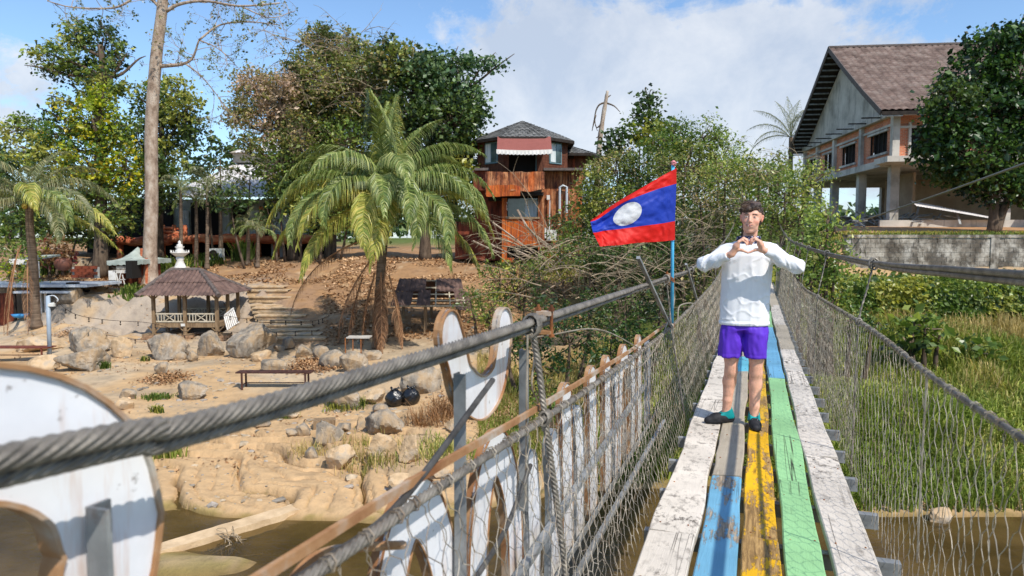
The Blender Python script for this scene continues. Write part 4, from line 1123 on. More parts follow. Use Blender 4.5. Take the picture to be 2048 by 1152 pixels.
    for nm, dz, r0 in (('upper_lip', .0040, .0026), ('lower_lip', -.0050, .0034)): line(nm, lambda u: H(.027 * u, sy(.027 * u, mz(.027 * u) + dz * (1 - .8 * u * u)) + .0006, mz(.027 * u) + dz * (1 - .8 * u * u)), lipm, .0010 + (r0 - .0010) * tp, 13)
    m = MB(); us = np.linspace(-.8, .8, 9); rows = [wl([H(.027 * u, sy(.027 * u, mz(.027 * u) + .005) + .0022, mz(.027 * u) + dz * (1 - u * u * .8)) for u in us]) for dz in (-.0030, .0034)]; m.grid(np.array(rows)); m.build('teeth', mat('teeth', [lin(226, 218, 206)], rough=.3), body)
    # hair
    f = Field(HC - (.14, .16, .10), HC + (.14, .16, .17), .0030)
    f.ell(H(0, .020, .038), (.079, .099, .090), .01)
    f.ell(H(0, .045, -.01), (.079, .075, .075), .02)
    f.cut_plane(H(0, -.062, .02), -(H(0, 1, .40) - H(0, 0, 0)))
    f.cut_plane(H(0, 0, -.062), (0, .0, -1))
    for sx in (-1, 1): f.ell(H(sx * .080, -.055, -.020), (.03, .062, .062), .006, 'd'); f.ell(H(sx * .085, .010, -.016), (.016, .018, .032), .005, 'd')
    f.chain([H(.050, -.055, .098), H(.018, -.076, .092), H(-.025, -.084, .072), H(-.056, -.074, .046)], [.018, .018, .016, .009], .014)
    f.chain([H(.050, -.066, .076), H(.020, -.080, .076), H(-.015, -.088, .062), H(-.040, -.086, .046)], [.010, .012, .012, .006], .012)
    f.chain([H(.050, -.02, .108), H(.0, -.040, .112), H(-.050, -.040, .092)], [.018, .020, .018], .02)
    f.disp(lambda p: .0028 * fbm((p - HC) @ np.array([[30, 0, 110], [10, 20, 0], [70, 0, 60.]]), 3, 5))
    hr = put('hair', f, MT['hair'], 0)
    m = MB(); r_ = np.random.default_rng(6); n = 0
    while n < 800:
        u = norm(r_.normal(0, 1, 3)); 
        if u[2] < -.15 or (u[1] < -.5 and u[2] < .35) or (u[1] < .25 and u[2] < .15): continue
        p = H(u[0] * .080, .020 + u[1] * .100, .038 + u[2] * .092); top = sstep(.3, .8, u[2])
        d = norm(np.array((-.7 * top + u[0] * .2, -.5 * top - .1, -.9 * (1 - top) - .05)) + r_.normal(0, .16, 3)); nn = norm(p - HC - (0, 0, .03)); q = np.array([p - nn * .004, p + d * .018 + nn * .004, p + d * (.020 + .012 * top) + nn * .002, p + d * (.026 + .022 * top) - nn * .004])
        m.tube(q @ PM + PORG, [.0030, .0028, .0020, .0006], 3, False); n += 1
    for i in range(160):
        x0 = r_.uniform(-.045, .055); p = H(x0, -.060 - .012 * r_.random(), .105 - .012 * r_.random()); q = np.array([p, p + (-.020, -.016, -.012), p + (-.040, -.020, -.034), p + (-.052, -.014, -.052)]) + r_.normal(0, .003, (4, 3))
        m.tube(q @ PM + PORG, [.0034, .0034, .0026, .0006], 3, False)
    m.build('hair_strands', MT['hair'], hr, kind='stuff')
    # neck gaiter with a dark pattern
    f = Field(NB - (.11, .12, .06), NB + (.11, .11, .11), .0032)
    for k_ in range(20):
        a0, a1 = 2 * pi * k_ / 20, 2 * pi * (k_ + 1) / 20
        g = lambda a: NB + (.076 * cos(a), .078 * sin(a) - .008, .098 + .018 * sin(a))
        f.cone(g(a0), g(a1), .0125, .0125, .004, sq=(1, 1, .36))
    f.cone(NB + (-.03, -.080, .055), NB + (.04, -.080, .055), .018, .018, .02)
    f.disp(lambda p: .004 * fbm(p * 45, 3, 2))
    mtb = mat('gaiter_print', [lin(22, 24, 44), lin(40, 44, 78), lin(170, 172, 190)], scale=52, det=2, rough=.8, lo=.42, hi=.64)
    put('neck_gaiter', f, mtb, 1)
    # top
    f = Field((-.50, -.42, .78), (.50, .20, 1.55), .0050)
    ztop = LZ(497); f.super_tube(LZ(650), ztop + .036, [(.80, -.010, .005, .186, .128), (.90, -.008, .005, .180, .124), (1.05, -.004, .005, .180, .122), (1.2, .003, .005, .184, .122), (1.32, .006, .005, .186, .120), (1.40, .008, .01, .165, .10), (1.45, .01, .01, .11, .092), (1.50, .012, .008, .090, .088)], .01)
    f.cone(SL + (.02, .01, -.012), SR + (-.02, .01, -.012), .062, .062, .05); f.cone(SL + (.05, .015, .018), NB + (-.02, 0, .030), .045, .058, .03); f.cone(SR + (-.05, .015, .018), NB + (.02, 0, .030), .045, .058, .03)
    for s_, e_, w_ in ((SL, EL, WL), (SR, ER, WR)):
        f.cone(s_ + (0, 0, -.008), e_, .059, .048, .04); f.cone(e_, w_, .052, .034, .025); f.ell(e_ + (0, 0, -.004), (.052, .050, .052), .02)
        f.cone(s_ * .5 + e_ * .5 - (0, 0, .015), w_ * .45 + e_ * .55 - (0, 0, .022), .038, .036, .03)
    for s_, e_, w_ in ((SL, EL, WL), (SR, ER, WR)):
        d = norm(w_ - e_); pt = w_ - d * .022
        f.cut_plane(pt, d, w_ - .06, w_ + .06)
    f.cut_plane((0, -.06, NB[2] + .066), (0, -.35, 1), NB - (.09, .14, .06), NB + (.09, .12, .12))
    def folds(p):
        x, y, z = p[:, 0], p[:, 1], p[:, 2]; torso = (1 - sstep(.17, .22, np.abs(x))) * (y > -.15)
        low = 1 - sstep(1.0, 1.42, z)
        v1 = fbm(np.stack([x * 13, y * 9, z * 2.2 - x * 3], 1), 3, 21); r1 = 1 - np.abs(v1) * 3
        v2 = fbm(np.stack([x * 7 + z * 5, y * 8, z * 7 - x * 5], 1), 3, 33); r2 = 1 - np.abs(v2) * 3
        arm = 1 - torso
        e = np.zeros(len(x))
        for E_ in (EL, ER): e = np.maximum(e, np.exp(-((p - E_) ** 2).sum(1) / .014))
        v3 = fbm(np.stack([x * 12, y * 12, z * 16 + np.abs(x) * 22], 1), 3, 41); r3 = np.clip(1 - np.abs(v3) * 7, -.25, 1)
        return torso * (.0030 * np.clip(r1, -.4, 1) * (.4 + low * .6) + .0045 * np.clip(1 - np.abs(v2) * 9, 0, 1)) + arm * (.0065 * r3 * (.6 + e) + .004 * v2 * 2)
    f.disp(folds)
    f.disp(lambda p: .004 * np.exp(-((p[:, 2] - LZ(645)) / .006) ** 2) * (np.abs(p[:, 0]) < .3) - .003 * np.exp(-((p[:, 2] - LZ(640)) / .003) ** 2))
    put('top', f, MT['white_cloth'], 1)
    m = MB(); zc = LZ(561, -.12)
    # shorts
    f = Field((-.26, -.20, LZ(722)), (.26, .20, .92), .0060)
    f.super_tube(LZ(660), .90, [(.70, -.008, .005, .172, .120), (LZ(655), -.008, .005, .168, .118), (LZ(645), -.005, .005, .150, .100), (.92, -.005, .005, .140, .095)], .01)
    zh = LZ(714)
    f.super_tube(zh, .86, [(zh, LX(1458.5), -.008, .089, .106), (.72, LX(1460), .0, .088, .110), (LZ(655), -.08, .005, .088, .112), (.86, -.06, .005, .070, .085)], .02)
    f.super_tube(zh + .006, .86, [(zh, LX(1505), -.018, .084, .104), (.72, LX(1505), -.005, .086, .110), (LZ(655), .07, .005, .088, .112), (.86, .05, .005, .070, .085)], .02)
    xm = LX(1483.5)
    f.cone((xm, -.20, zh - .05), (xm, -.16, .78), .010, .004, .01, 'd'); f.cone((xm, .0, zh - .03), (xm, .0, .72), .012, .004, .01, 'd'); f.cone((xm, -.10, zh - .03), (xm, -.10, .75), .012, .004, .01, 'd'); f.cone((xm, .10, zh - .03), (xm, .10, .72), .014, .004, .01, 'd')
    f.disp(lambda p: .0065 * np.clip(1 - np.abs(fbm(np.stack([p[:, 0] * 12, p[:, 1] * 8, p[:, 2] * 4 + p[:, 0] * 5], 1), 3, 61)) * 5, -.5, 1) - .003 * np.exp(-((p[:, 2] - zh - .028) / .0035) ** 2) + .002)
    put('shorts', f, MT['purple_cloth'], 1)
    # shoes: black lower with teal collar
    ms = mat('shoe_black', [lin(24, 24, 26), lin(44, 44, 48)], scale=20, rough=.7, bump=.3, bscale=200, bdist=.001); mteal = mat('shoe_teal', [lin(0, 128, 130), lin(10, 152, 152)], scale=12, rough=.65)
    for a_, hd in ((AL, norm(np.array((-.215, -.12, 0)))), (AR, norm(np.array((.012, -.22, 0))))):
        sd = np.array((-hd[1], hd[0], 0)); b0 = np.array((a_[0], a_[1], 0.)) - hd * .035
        g = lambda u, w, z: b0 + hd * u + sd * w + np.array((0, 0, z))
        f = Field(np.minimum(b0, b0 + hd * .27) - (.09, .09, -.0), np.maximum(b0, b0 + hd * .27) + (.09, .09, .16), .003)
        f.lo[2] = -.004
        f.cone(g(.0, 0, .030), g(.06, 0, .034), .036, .036, .01); f.cone(g(.05, 0, .040), g(.13, .002, .034), .040, .040, .02); f.cone(g(.12, .0, .030), g(.195, .004, .020), .041, .026, .02)
        f.cone(g(.12, .015, .022), g(.185, .012, .018), .032, .026, .02)
        f.cut_plane((0, 0, .0005), (0, 0, -1)); f.cut_plane(g(.03, 0, .060), (hd[0] * -.25, hd[1] * -.25, 1))
        f.disp(lambda p: .002 * np.exp(-((p[:, 2] - .010) / .004) ** 2))
        sh = put('shoe', f, ms, 1)
        c = Field(np.minimum(b0, b0 + hd * .2) - (.07, .07, 0), np.maximum(b0, b0 + hd * .2) + (.07, .07, .17), .003)
        c.cone(g(.012, 0, .045), g(.030, 0, .100), .044, .0425, .01); c.cone(g(.03, 0, .050), g(.105, 0, .056), .043, .033, .02)
        c.cut_plane(g(.035, 0, .098), (hd[0] * .5, hd[1] * .5, 1)); c.cut_plane(g(0, 0, .032), (0, 0, -1))
        put('collar', c, mteal, 1, cm=None).name = 'shoe_collar'
    # small mark printed on the toe and on the chest
    m = MB(); hd = norm(np.array((.012, -.22, 0))); b0 = np.array((AR[0], AR[1], 0.)) - hd * .035
    def wl(p): return np.array(p) @ PM + PORG
    pts = [(-.022, .128, .0735), (-.016, .140, .0715), (-.010, .128, .0745), (-.004, .136, .073), (.002, .128, .0745), (.008, .140, .071), (.014, .130, .073), (.020, .136, .070)]
    m.tube(np.array([wl(b0 + hd * u + np.array((-hd[1], hd[0], 0)) * -w + (0, 0, z)) for w, u, z in pts]), .0012, 4)
    m.build('shoe_mark', mat('mark_grey', [lin(190, 195, 200)], rough=.5), t)
make_person()
# ------------------------------------------------------------------ materials of the buildings
MT['concrete'] = mat('concrete', [lin(150, 146, 138), lin(190, 184, 174), lin(208, 202, 192)], scale=.5, det=9, rough=.9, bump=.3, bscale=8,
                     extra=stain(lin(92, 88, 84), 1.1, .54, .70, stretch=(2, 2, .35), amount=.75), spec=.15)
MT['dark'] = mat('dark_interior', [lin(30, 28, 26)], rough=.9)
MT['black_wood'] = mat('black_wood', [lin(34, 28, 24), lin(54, 46, 40)], scale=5, rough=.8)
MT['glass'] = mat('window_glass', [lin(60, 78, 80), lin(96, 116, 116)], scale=.7, rough=.08, spec=.8)
MT['white_sheet'] = mat('white_roof_sheet', [lin(196, 192, 190), lin(224, 222, 222)], scale=.8, det=7, rough=.7, extra=stain(lin(150, 136, 122), 1.3, .52, .7, amount=.6))
MT['tarp'] = mat('grey_tarp', [lin(138, 148, 140), lin(176, 184, 176)], scale=2, rough=.8)
MT['brown_wood'] = mat('brown_board', [lin(72, 40, 28), lin(112, 68, 48)], scale=6, det=7, rough=.75, stretch=(1, 1, .3), bump=.4, bscale=14)
MT['old_wood'] = mat('old_wood', [lin(110, 88, 64), lin(158, 134, 104)], scale=5, det=7, rough=.85, stretch=(3, 3, .4), bump=.4, bscale=20)
MT['cream_wood'] = mat('cream_wood', [lin(176, 164, 140), lin(206, 196, 176)], scale=6, rough=.8)
MT['tile_brown'] = mat('brown_tile', [lin(80, 62, 56), lin(104, 82, 74), lin(122, 98, 88)], scale=3, det=7, rough=.75, spec=.3, extra=stain(lin(78, 70, 66), 2, .52, .7, amount=.5))
MT['hip_tile'] = mat('hip_tile', [lin(84, 76, 72), lin(110, 98, 92)], scale=6, rough=.8)
MT['white_paint'] = mat('white_paint', [lin(208, 204, 196), lin(232, 228, 222)], scale=3, rough=.6, extra=stain(lin(150, 138, 122), 5, .56, .72, amount=.5))
MT['block'] = mat('wall_block', [lin(140, 130, 118), lin(188, 178, 164), lin(206, 198, 186)], scale=1.2, det=9, rough=.92, bump=.5, bscale=14, spec=.1, coord='World',
                  extra=chain(stain(lin(70, 62, 54), 1.9, .40, .56, stretch=(1, 1, .7), amount=.85), stain(lin(126, 112, 96), 5, .5, .62, amount=.5)))
MT['brick'] = mat('brick', [lin(176, 92, 62), lin(206, 124, 88)], scale=1.2, det=6, rough=.9)
MT['log'] = mat('log_orange', [lin(150, 70, 44), lin(196, 110, 74), lin(214, 150, 112)], scale=1.8, det=8, rough=.75, bump=.6, bscale=8, stretch=(.5, .5, 2))
MT['mud_orange'] = mat('orange_render', [lin(104, 56, 36), lin(166, 98, 58), lin(198, 140, 96)], scale=2.6, det=9, rough=.7, bump=.9, bscale=7, stretch=(1.8, 1.8, .4), bdist=.08,
                       extra=chain(stain(lin(54, 28, 20), 3.4, .47, .60, stretch=(2.4, 2.4, .35), amount=.85), stain(lin(216, 104, 34), .7, .56, .66, amount=.6, seed=4)))
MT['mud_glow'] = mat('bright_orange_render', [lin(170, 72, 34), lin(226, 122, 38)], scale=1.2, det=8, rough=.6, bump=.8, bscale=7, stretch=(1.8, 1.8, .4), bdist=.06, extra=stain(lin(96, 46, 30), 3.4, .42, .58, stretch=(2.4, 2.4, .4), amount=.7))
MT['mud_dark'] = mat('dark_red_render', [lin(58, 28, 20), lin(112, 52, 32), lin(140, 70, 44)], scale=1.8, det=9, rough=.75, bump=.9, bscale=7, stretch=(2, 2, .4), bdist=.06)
MT['curtain'] = mat('curtain', [lin(178, 190, 190), lin(222, 228, 228)], scale=2, rough=.8, stretch=(6, 6, .2))
MT['frame_blue'] = mat('blue_frame', [lin(84, 112, 120), lin(110, 138, 144)], scale=3, rough=.6)
MT['plastic_white'] = mat('plastic_white', [lin(214, 214, 208)], rough=.5)
MT['pipe_white'] = mat('pipe_white', [lin(190, 196, 200)], rough=.4)
def wallmat(name, brickc, mortar, bw, bh):
    m = bpy.data.materials.new(name); m.use_nodes = True; nt = m.node_tree; N = nt.nodes; L = nt.links
    b = N['Principled BSDF']; b.inputs['Roughness'].default_value = .9; b.inputs['Specular IOR Level'].default_value = .15
    uv = N.new('ShaderNodeUVMap'); br = N.new('ShaderNodeTexBrick'); L.new(uv.outputs[0], br.inputs[0])
    br.inputs['Scale'].default_value = 1; br.inputs['Brick Width'].default_value = bw; br.inputs['Row Height'].default_value = bh; br.inputs['Mortar Size'].default_value = .012
    br.inputs['Color1'].default_value = (*brickc[0], 1); br.inputs['Color2'].default_value = (*brickc[1], 1); br.inputs['Mortar'].default_value = (*mortar, 1)
    n = N.new('ShaderNodeTexNoise'); n.inputs['Scale'].default_value = 1.3; n.inputs['Detail'].default_value = 7; L.new(uv.outputs[0], n.inputs[0])
    rp = N.new('ShaderNodeValToRGB'); rp.color_ramp.elements[0].position = .3; rp.color_ramp.elements[0].color = (.72, .72, .72, 1); rp.color_ramp.elements[1].position = .7; rp.color_ramp.elements[1].color = (1.15, 1.12, 1.1, 1)
    L.new(n.outputs[0], rp.inputs[0]); mx = N.new('ShaderNodeMix'); mx.data_type = 'RGBA'; mx.blend_type = 'MULTIPLY'; mx.inputs['Factor'].default_value = 1
    L.new(br.outputs['Color'], mx.inputs[6]); L.new(rp.outputs[0], mx.inputs[7]); L.new(mx.outputs[2], b.inputs['Base Color'])
    bu = N.new('ShaderNodeBump'); bu.inputs['Strength'].default_value = .6; bu.inputs['Distance'].default_value = .02; bu.invert = True
    L.new(br.outputs['Fac'], bu.inputs['Height']); L.new(bu.outputs[0], b.inputs['Normal']); return m
MT['brickwork'] = wallmat('red_brickwork', (lin(200, 104, 66), lin(226, 138, 96)), lin(186, 170, 152), .24, .085)

def wall_panel(o, u0, u1, z0, z1, holes, C0, ax, nrm, th, mt, name, parent):
    """one wall with real openings: boxes round the holes; uv in metres"""
    us = sorted({u0, u1, *[h for a in holes for h in a[:2]]}); zs = sorted({z0, z1, *[h for a in holes for h in a[2:]]})
    m = MB(); uvs = []
    for i in range(len(us) - 1):
        for j in range(len(zs) - 1):
            uc, zc = (us[i] + us[i + 1]) / 2, (zs[j] + zs[j + 1]) / 2
            if any(a < uc < b and c < zc < d for a, b, c, d in holes): continue
            p = []
            for dn in (0, -th):
                for (a, b) in ((us[i], zs[j]), (us[i + 1], zs[j]), (us[i + 1], zs[j + 1]), (us[i], zs[j + 1])):
                    p.append(np.asarray(C0) + np.asarray(ax) * a + np.array((0, 0, b)) + np.asarray(nrm) * dn)
            f = lambda a, b: any(x <= a <= y and c <= b <= d for x, y, c, d in holes)
            faces = [[0, 1, 2, 3], [7, 6, 5, 4], [1, 5, 6, 2], [4, 0, 3, 7], [3, 2, 6, 7], [4, 5, 1, 0]]
            m.add(p, faces)
            uvs += [(us[i], zs[j]), (us[i + 1], zs[j]), (us[i + 1], zs[j + 1]), (us[i], zs[j + 1]), (us[i] + th, zs[j]), (us[i + 1] + th, zs[j]), (us[i + 1] + th, zs[j + 1]), (us[i] + th, zs[j + 1])]
    ob = m.build(name, mt, parent); me = ob.data
    uvl = me.uv_layers.new(name='UVMap'); li = np.zeros(len(me.loops), np.int32); me.loops.foreach_get('vertex_index', li)
    uvl.data.foreach_set('uv', np.array(uvs, np.float32)[li].ravel()); return ob

def sheet(m, A, Bp, C, D, nu, nv, amp, waves, thick=.0, step=0.0):
    """corrugated or tiled slope: A-B is the eave, D-C the ridge; waves run up the slope"""
    A, Bp, C, D = [np.asarray(x, float) for x in (A, Bp, C, D)]
    u = np.linspace(0, 1, nu)[None, :, None]; v = np.linspace(0, 1, nv)[:, None, None]
    V = (A * (1 - u) + Bp * u) * (1 - v) + (D * (1 - u) + C * u) * v
    n = norm(np.cross(Bp - A, D - A)); L0 = np.linalg.norm(Bp - A)
    # keep the waves square to the eave even where the slope narrows
    e = (V - A) @ norm(Bp - A)
    w = np.abs(np.sin(e * waves * pi)) * amp
    if step: fr = (v[..., 0] * step) % 1.0; w = w + .03 * (1 - fr)
    V = V + n * w[..., None]
    m.grid(V); return m

# ------------------------------------------------------------------ unfinished brick hall on the right bank
def hall():
    g = norm(np.array((.11, .994, 0))); l = norm(np.array((.994, -.11, 0))); O = np.array((23.8, 44.0, .85)); UPZ = np.array((0, 0, 1.))
    t = thing('unfinished_hall', 'large unfinished hall of red brick and bare concrete under a brown tiled gable roof', 'building', O)
    Q = lambda a, b, z: O + g * a + l * b + UPZ * z          # a: into the picture along the gable wall, b: to the right
    Wd, Ln = 18.0, 30.0; z1, z2 = 3.95, 6.85
    ridge = 13.2
    # slabs
    m = MB(); c = Q(Wd / 2, Ln / 2 - .3, z1 - .05); m.box(c, (Ln + 1.2, Wd + .3, .42), np.array([l, g, UPZ])); m.build('floor_slab', MT['concrete'], t)
    m = MB(); m.box(Q(-1.1, 8, z1 + .02), (18.5, 2.0, .34), np.array([l, g, UPZ])); m.build('balcony_slab', MT['concrete'], t)
    m = MB(); m.box(Q(Wd / 2, Ln / 2, -.15), (Ln + .5, Wd + .5, .3), np.array([l, g, UPZ])); m.build('ground_slab', MT['concrete'], t)
    m = MB(); m.box(Q(Wd + .1, Ln / 2, 2.0), (Ln, .2, 1.2), np.array([l, g, UPZ])); 
    cols_a = [0, 5.2, 10.6, 14.6, 18]
    for a in cols_a:
        k = MB(); k.box(Q(a, -.02, z1 / 2 - .1), (.52, .52, z1 - .0), np.array([l, g, UPZ])); k.build('column', MT['concrete'], t)
        k = MB(); k.box(Q(a, -.02, (z1 + z2) / 2 + .2), (.42, .42, z2 - z1 + .4), np.array([l, g, UPZ])); k.build('column', MT['concrete'], t)
    for b in (6.5, 13, 19.5, 26):
        for a in (0, 9, 18):
            k = MB(); k.box(Q(a, b, z1 / 2 - .1), (.5, .5, z1), np.array([l, g, UPZ])); k.build('column', MT['concrete'], t)
    # gable wall, upper floor, with five window openings
    wins = [(1.2, 3.9, z1 + .75, z2 - .35 - .35), (6.6, 8.3 + .9, z1 + .65, z2 - .75), (11.4, 13.2, z1 + .65, z2 - .8), (15.4, 16.9, z1 + .65, z2 - .8)]
    wall_panel(O, 0, Wd, z1 + .16, z2, wins, O, g, -l, .22, MT['brickwork'], 'brick_wall', t)
    for (a, b, c, d) in wins:
        k = MB(); k.box(Q((a + b) / 2, .35, (c + d) / 2), (.05, b - a + .3, d - c + .3), np.array([l, g, UPZ])); f = k.build('window', MT['dark'], t)
        n = 4
        for i in range(n + 1):
            k = MB(); a_ = a + (b - a) * i / n; k.box(Q(a_, .06, (c + d) / 2), (.08, .07 if 0 < i < n else .12, d - c), np.array([l, g, UPZ])); k.build('mullion', MT['black_wood'], f)
        for zz in (c, d):
            k = MB(); k.box(Q((a + b) / 2, -.05, zz), (.16, b - a + .5, .14), np.array([l, g, UPZ])); k.build('sill', MT['concrete'], f)
    k = MB(); k.box(Q(Wd / 2, -.07, z2 - .50), (.10, Wd, .16), np.array([l, g, UPZ])); k.build('lintel_band', MT['concrete'], t)
    k = MB(); k.box(Q(Wd / 2, -.10, z2 + .18), (.5, Wd + .4, .36), np.array([l, g, UPZ])); k.build('ring_beam', MT['concrete'], t)
    # right-hand long wall on the upper floor
    wall_panel(O, .2, Ln, z1 + .20, z2, [(.9, 2.6, z1 + .20, z2 - .7), (6.4, 8.6, z1 + .9, z2 - .7)], O, l, -g, .22, MT['brickwork'], 'brick_wall', t)
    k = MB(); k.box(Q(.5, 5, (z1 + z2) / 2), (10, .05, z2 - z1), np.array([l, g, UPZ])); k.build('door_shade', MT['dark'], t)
    for b in (.82, 2.68): k = MB(); k.box(Q(-.06, b, (z1 + z2) / 2 - .2), (.14, .14, 2.4), np.array([l, g, UPZ])); k.build('door_frame', MT['concrete'], t)
    k = MB(); k.box(Q(-.06, 5, z2 - .72), (10, .10, .14), np.array([l, g, UPZ])); k.build('lintel_band', MT['concrete'], t)
    k = MB(); k.box(Q(-.10, Ln / 2, z2 + .18), (Ln, .4, .36), np.array([l, g, UPZ])); k.build('ring_beam', MT['concrete'], t)
    # gable triangle in plain render, with two small slots near the top
    tri = [(0, z2 + .36), (Wd, z2 + .36), (9.6, ridge - .7), (9.0, ridge - .45), (8.4, ridge - .7)]
    k = MB(); k.prism(tri, 0, .2, (O, g, UPZ, l)); k.build('gable', MT['concrete'], t)
    for (a0, za, zb) in ((7.5, ridge - 2.7, ridge - 1.55), (8.1, ridge - 2.3, ridge - 1.2), (4.4, ridge - 4.4, ridge - 3.95)):
        k = MB(); k.box(Q(a0, -.02, (za + zb) / 2), (.06, .42, zb - za), np.array([l, g, UPZ])); k.build('vent', MT['dark'], t)
    for i in range(7):
        a = 1.5 + i * 2.3; k = MB(); k.box(Q(a, -.75, z2 + .12 + (.7 if i % 2 else 0) * 0), (1.5, .09, .07), np.array([l, g, UPZ])); k.build('form_bar', MT['black_wood'], t)
    # roof: two tiled slopes, boards at the gable edge, battens under the overhang
    ov, ea = 1.25, 1.0
    prof = [(-ea, z2 - .05), (2.0, z2 + 1.75), (5.5, z2 + 4.0), (9.0, ridge)]
    def slope(flip):
        rows = []
        for k_ in range(len(prof) - 1):
            (a0, h0), (a1, h1) = prof[k_], prof[k_ + 1]
            for u in np.linspace(0, 1, 13)[:-1]: rows.append((a0 + (a1 - a0) * u, h0 + (h1 - h0) * u))
        rows.append(prof[-1]); rows = np.array(rows)
        bs = np.linspace(-ov, Ln, 500 if not flip else 30)
        fr = np.arange(len(rows)) % 2
        V = []; CC = []; tj = np.floor(bs / .42).astype(int); r_ = np.random.default_rng(9)
        for i, (a, h) in enumerate(rows):
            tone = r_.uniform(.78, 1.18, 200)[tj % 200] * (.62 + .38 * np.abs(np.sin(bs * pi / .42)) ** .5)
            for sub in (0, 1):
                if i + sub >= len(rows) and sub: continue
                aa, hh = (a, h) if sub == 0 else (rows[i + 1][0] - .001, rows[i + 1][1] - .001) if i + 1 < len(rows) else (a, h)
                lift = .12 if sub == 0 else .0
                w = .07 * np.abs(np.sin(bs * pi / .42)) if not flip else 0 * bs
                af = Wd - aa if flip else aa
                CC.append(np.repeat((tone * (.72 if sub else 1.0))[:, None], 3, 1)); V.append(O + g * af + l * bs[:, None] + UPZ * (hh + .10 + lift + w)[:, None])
        m = MB(); m.grid(np.array(V), np.array(CC), flip=flip); return m
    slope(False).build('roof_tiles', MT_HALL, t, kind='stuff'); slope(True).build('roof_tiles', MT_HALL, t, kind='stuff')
    for fl in (0, 1):
        pr = np.array(prof); a = (Wd - pr[:, 0]) if fl else pr[:, 0]
        und = MB(); V = np.array([[Q(a_, b, h - .02) for b in (-ov, Ln)] for a_, h in zip(a, pr[:, 1])]); und.grid(V, flip=not fl); und.build('roof_underlay', MT['black_wood'], t)
        k = MB(); 
        for i in range(len(pr) - 1): k.bar(Q(a[i], -ov - .04, pr[i, 1] + .08), Q(a[i + 1], -ov - .04, pr[i + 1, 1] + .08), .07, .34)
        k.build('barge_board', MT['hip_tile'], t)
        for i in range(22):
            u = i / 21; aa = np.interp(u, np.linspace(0, 1, 4), a); hh = np.interp(u, np.linspace(0, 1, 4), pr[:, 1])
            k = MB(); k.box(Q(aa, -ov / 2, hh - .11), (ov - .05, .09, .10), np.array([l, g, UPZ])); k.build('batten', MT['steel'], t)
    k = MB(); k.bar(Q(9, -ov - .05, ridge + .22), Q(9, Ln, ridge + .22), .30, .14); k.build('ridge_cap', MT['hip_tile'], t)
    k = MB(); k.bar(Q(-ea - .06, -ov, z2 - .02), Q(-ea - .06, Ln, z2 - .02), .05, .22); k.build('gutter_board', MT['black_wood'], t)
    for b in (8.2, 21.0): k = MB(); k.cyl(Q(9, b, ridge + .2), Q(9, b, ridge + 1.0), .025, 5); k.build('lightning_rod', MT['steel'], t)
    # low kerb wall, inner walls and daylight side at the ground floor
    k = MB(); k.box(Q(-.6, 12, .12), (26, .2, .5), np.array([l, g, UPZ])); k.build('kerb_wall', MT['concrete'], t)
    mtan = mat('tan_render', [lin(150, 128, 104), lin(178, 156, 130)], scale=.8, rough=.9)
    k = MB(); k.box(Q(7.5, 16, 1.7), (27, .2, 3.6), np.array([l, g, UPZ])); k.build('inner_wall', mtan, t)
    k = MB(); k.box(Q(3.0, 2.0, 1.7), (.2, 2.4, 3.6), np.array([norm(l + g * .3), g, UPZ])); k.build('inner_wall', mtan, t)
    k = MB(); k.box(Q(Wd - .1, 3, .55), (7, .16, 1.3), np.array([l, g, UPZ])); k.build('inner_wall', MT['concrete'], t)
    return Q
MT_HALL = mat('hall_roof_tile', [lin(118, 98, 90), lin(146, 124, 114), lin(164, 146, 136)], scale=1.4, det=8, rough=.75, spec=.25, attr=True, extra=stain(lin(104, 92, 84), 8, .55, .7, amount=.5))
HQ = hall()
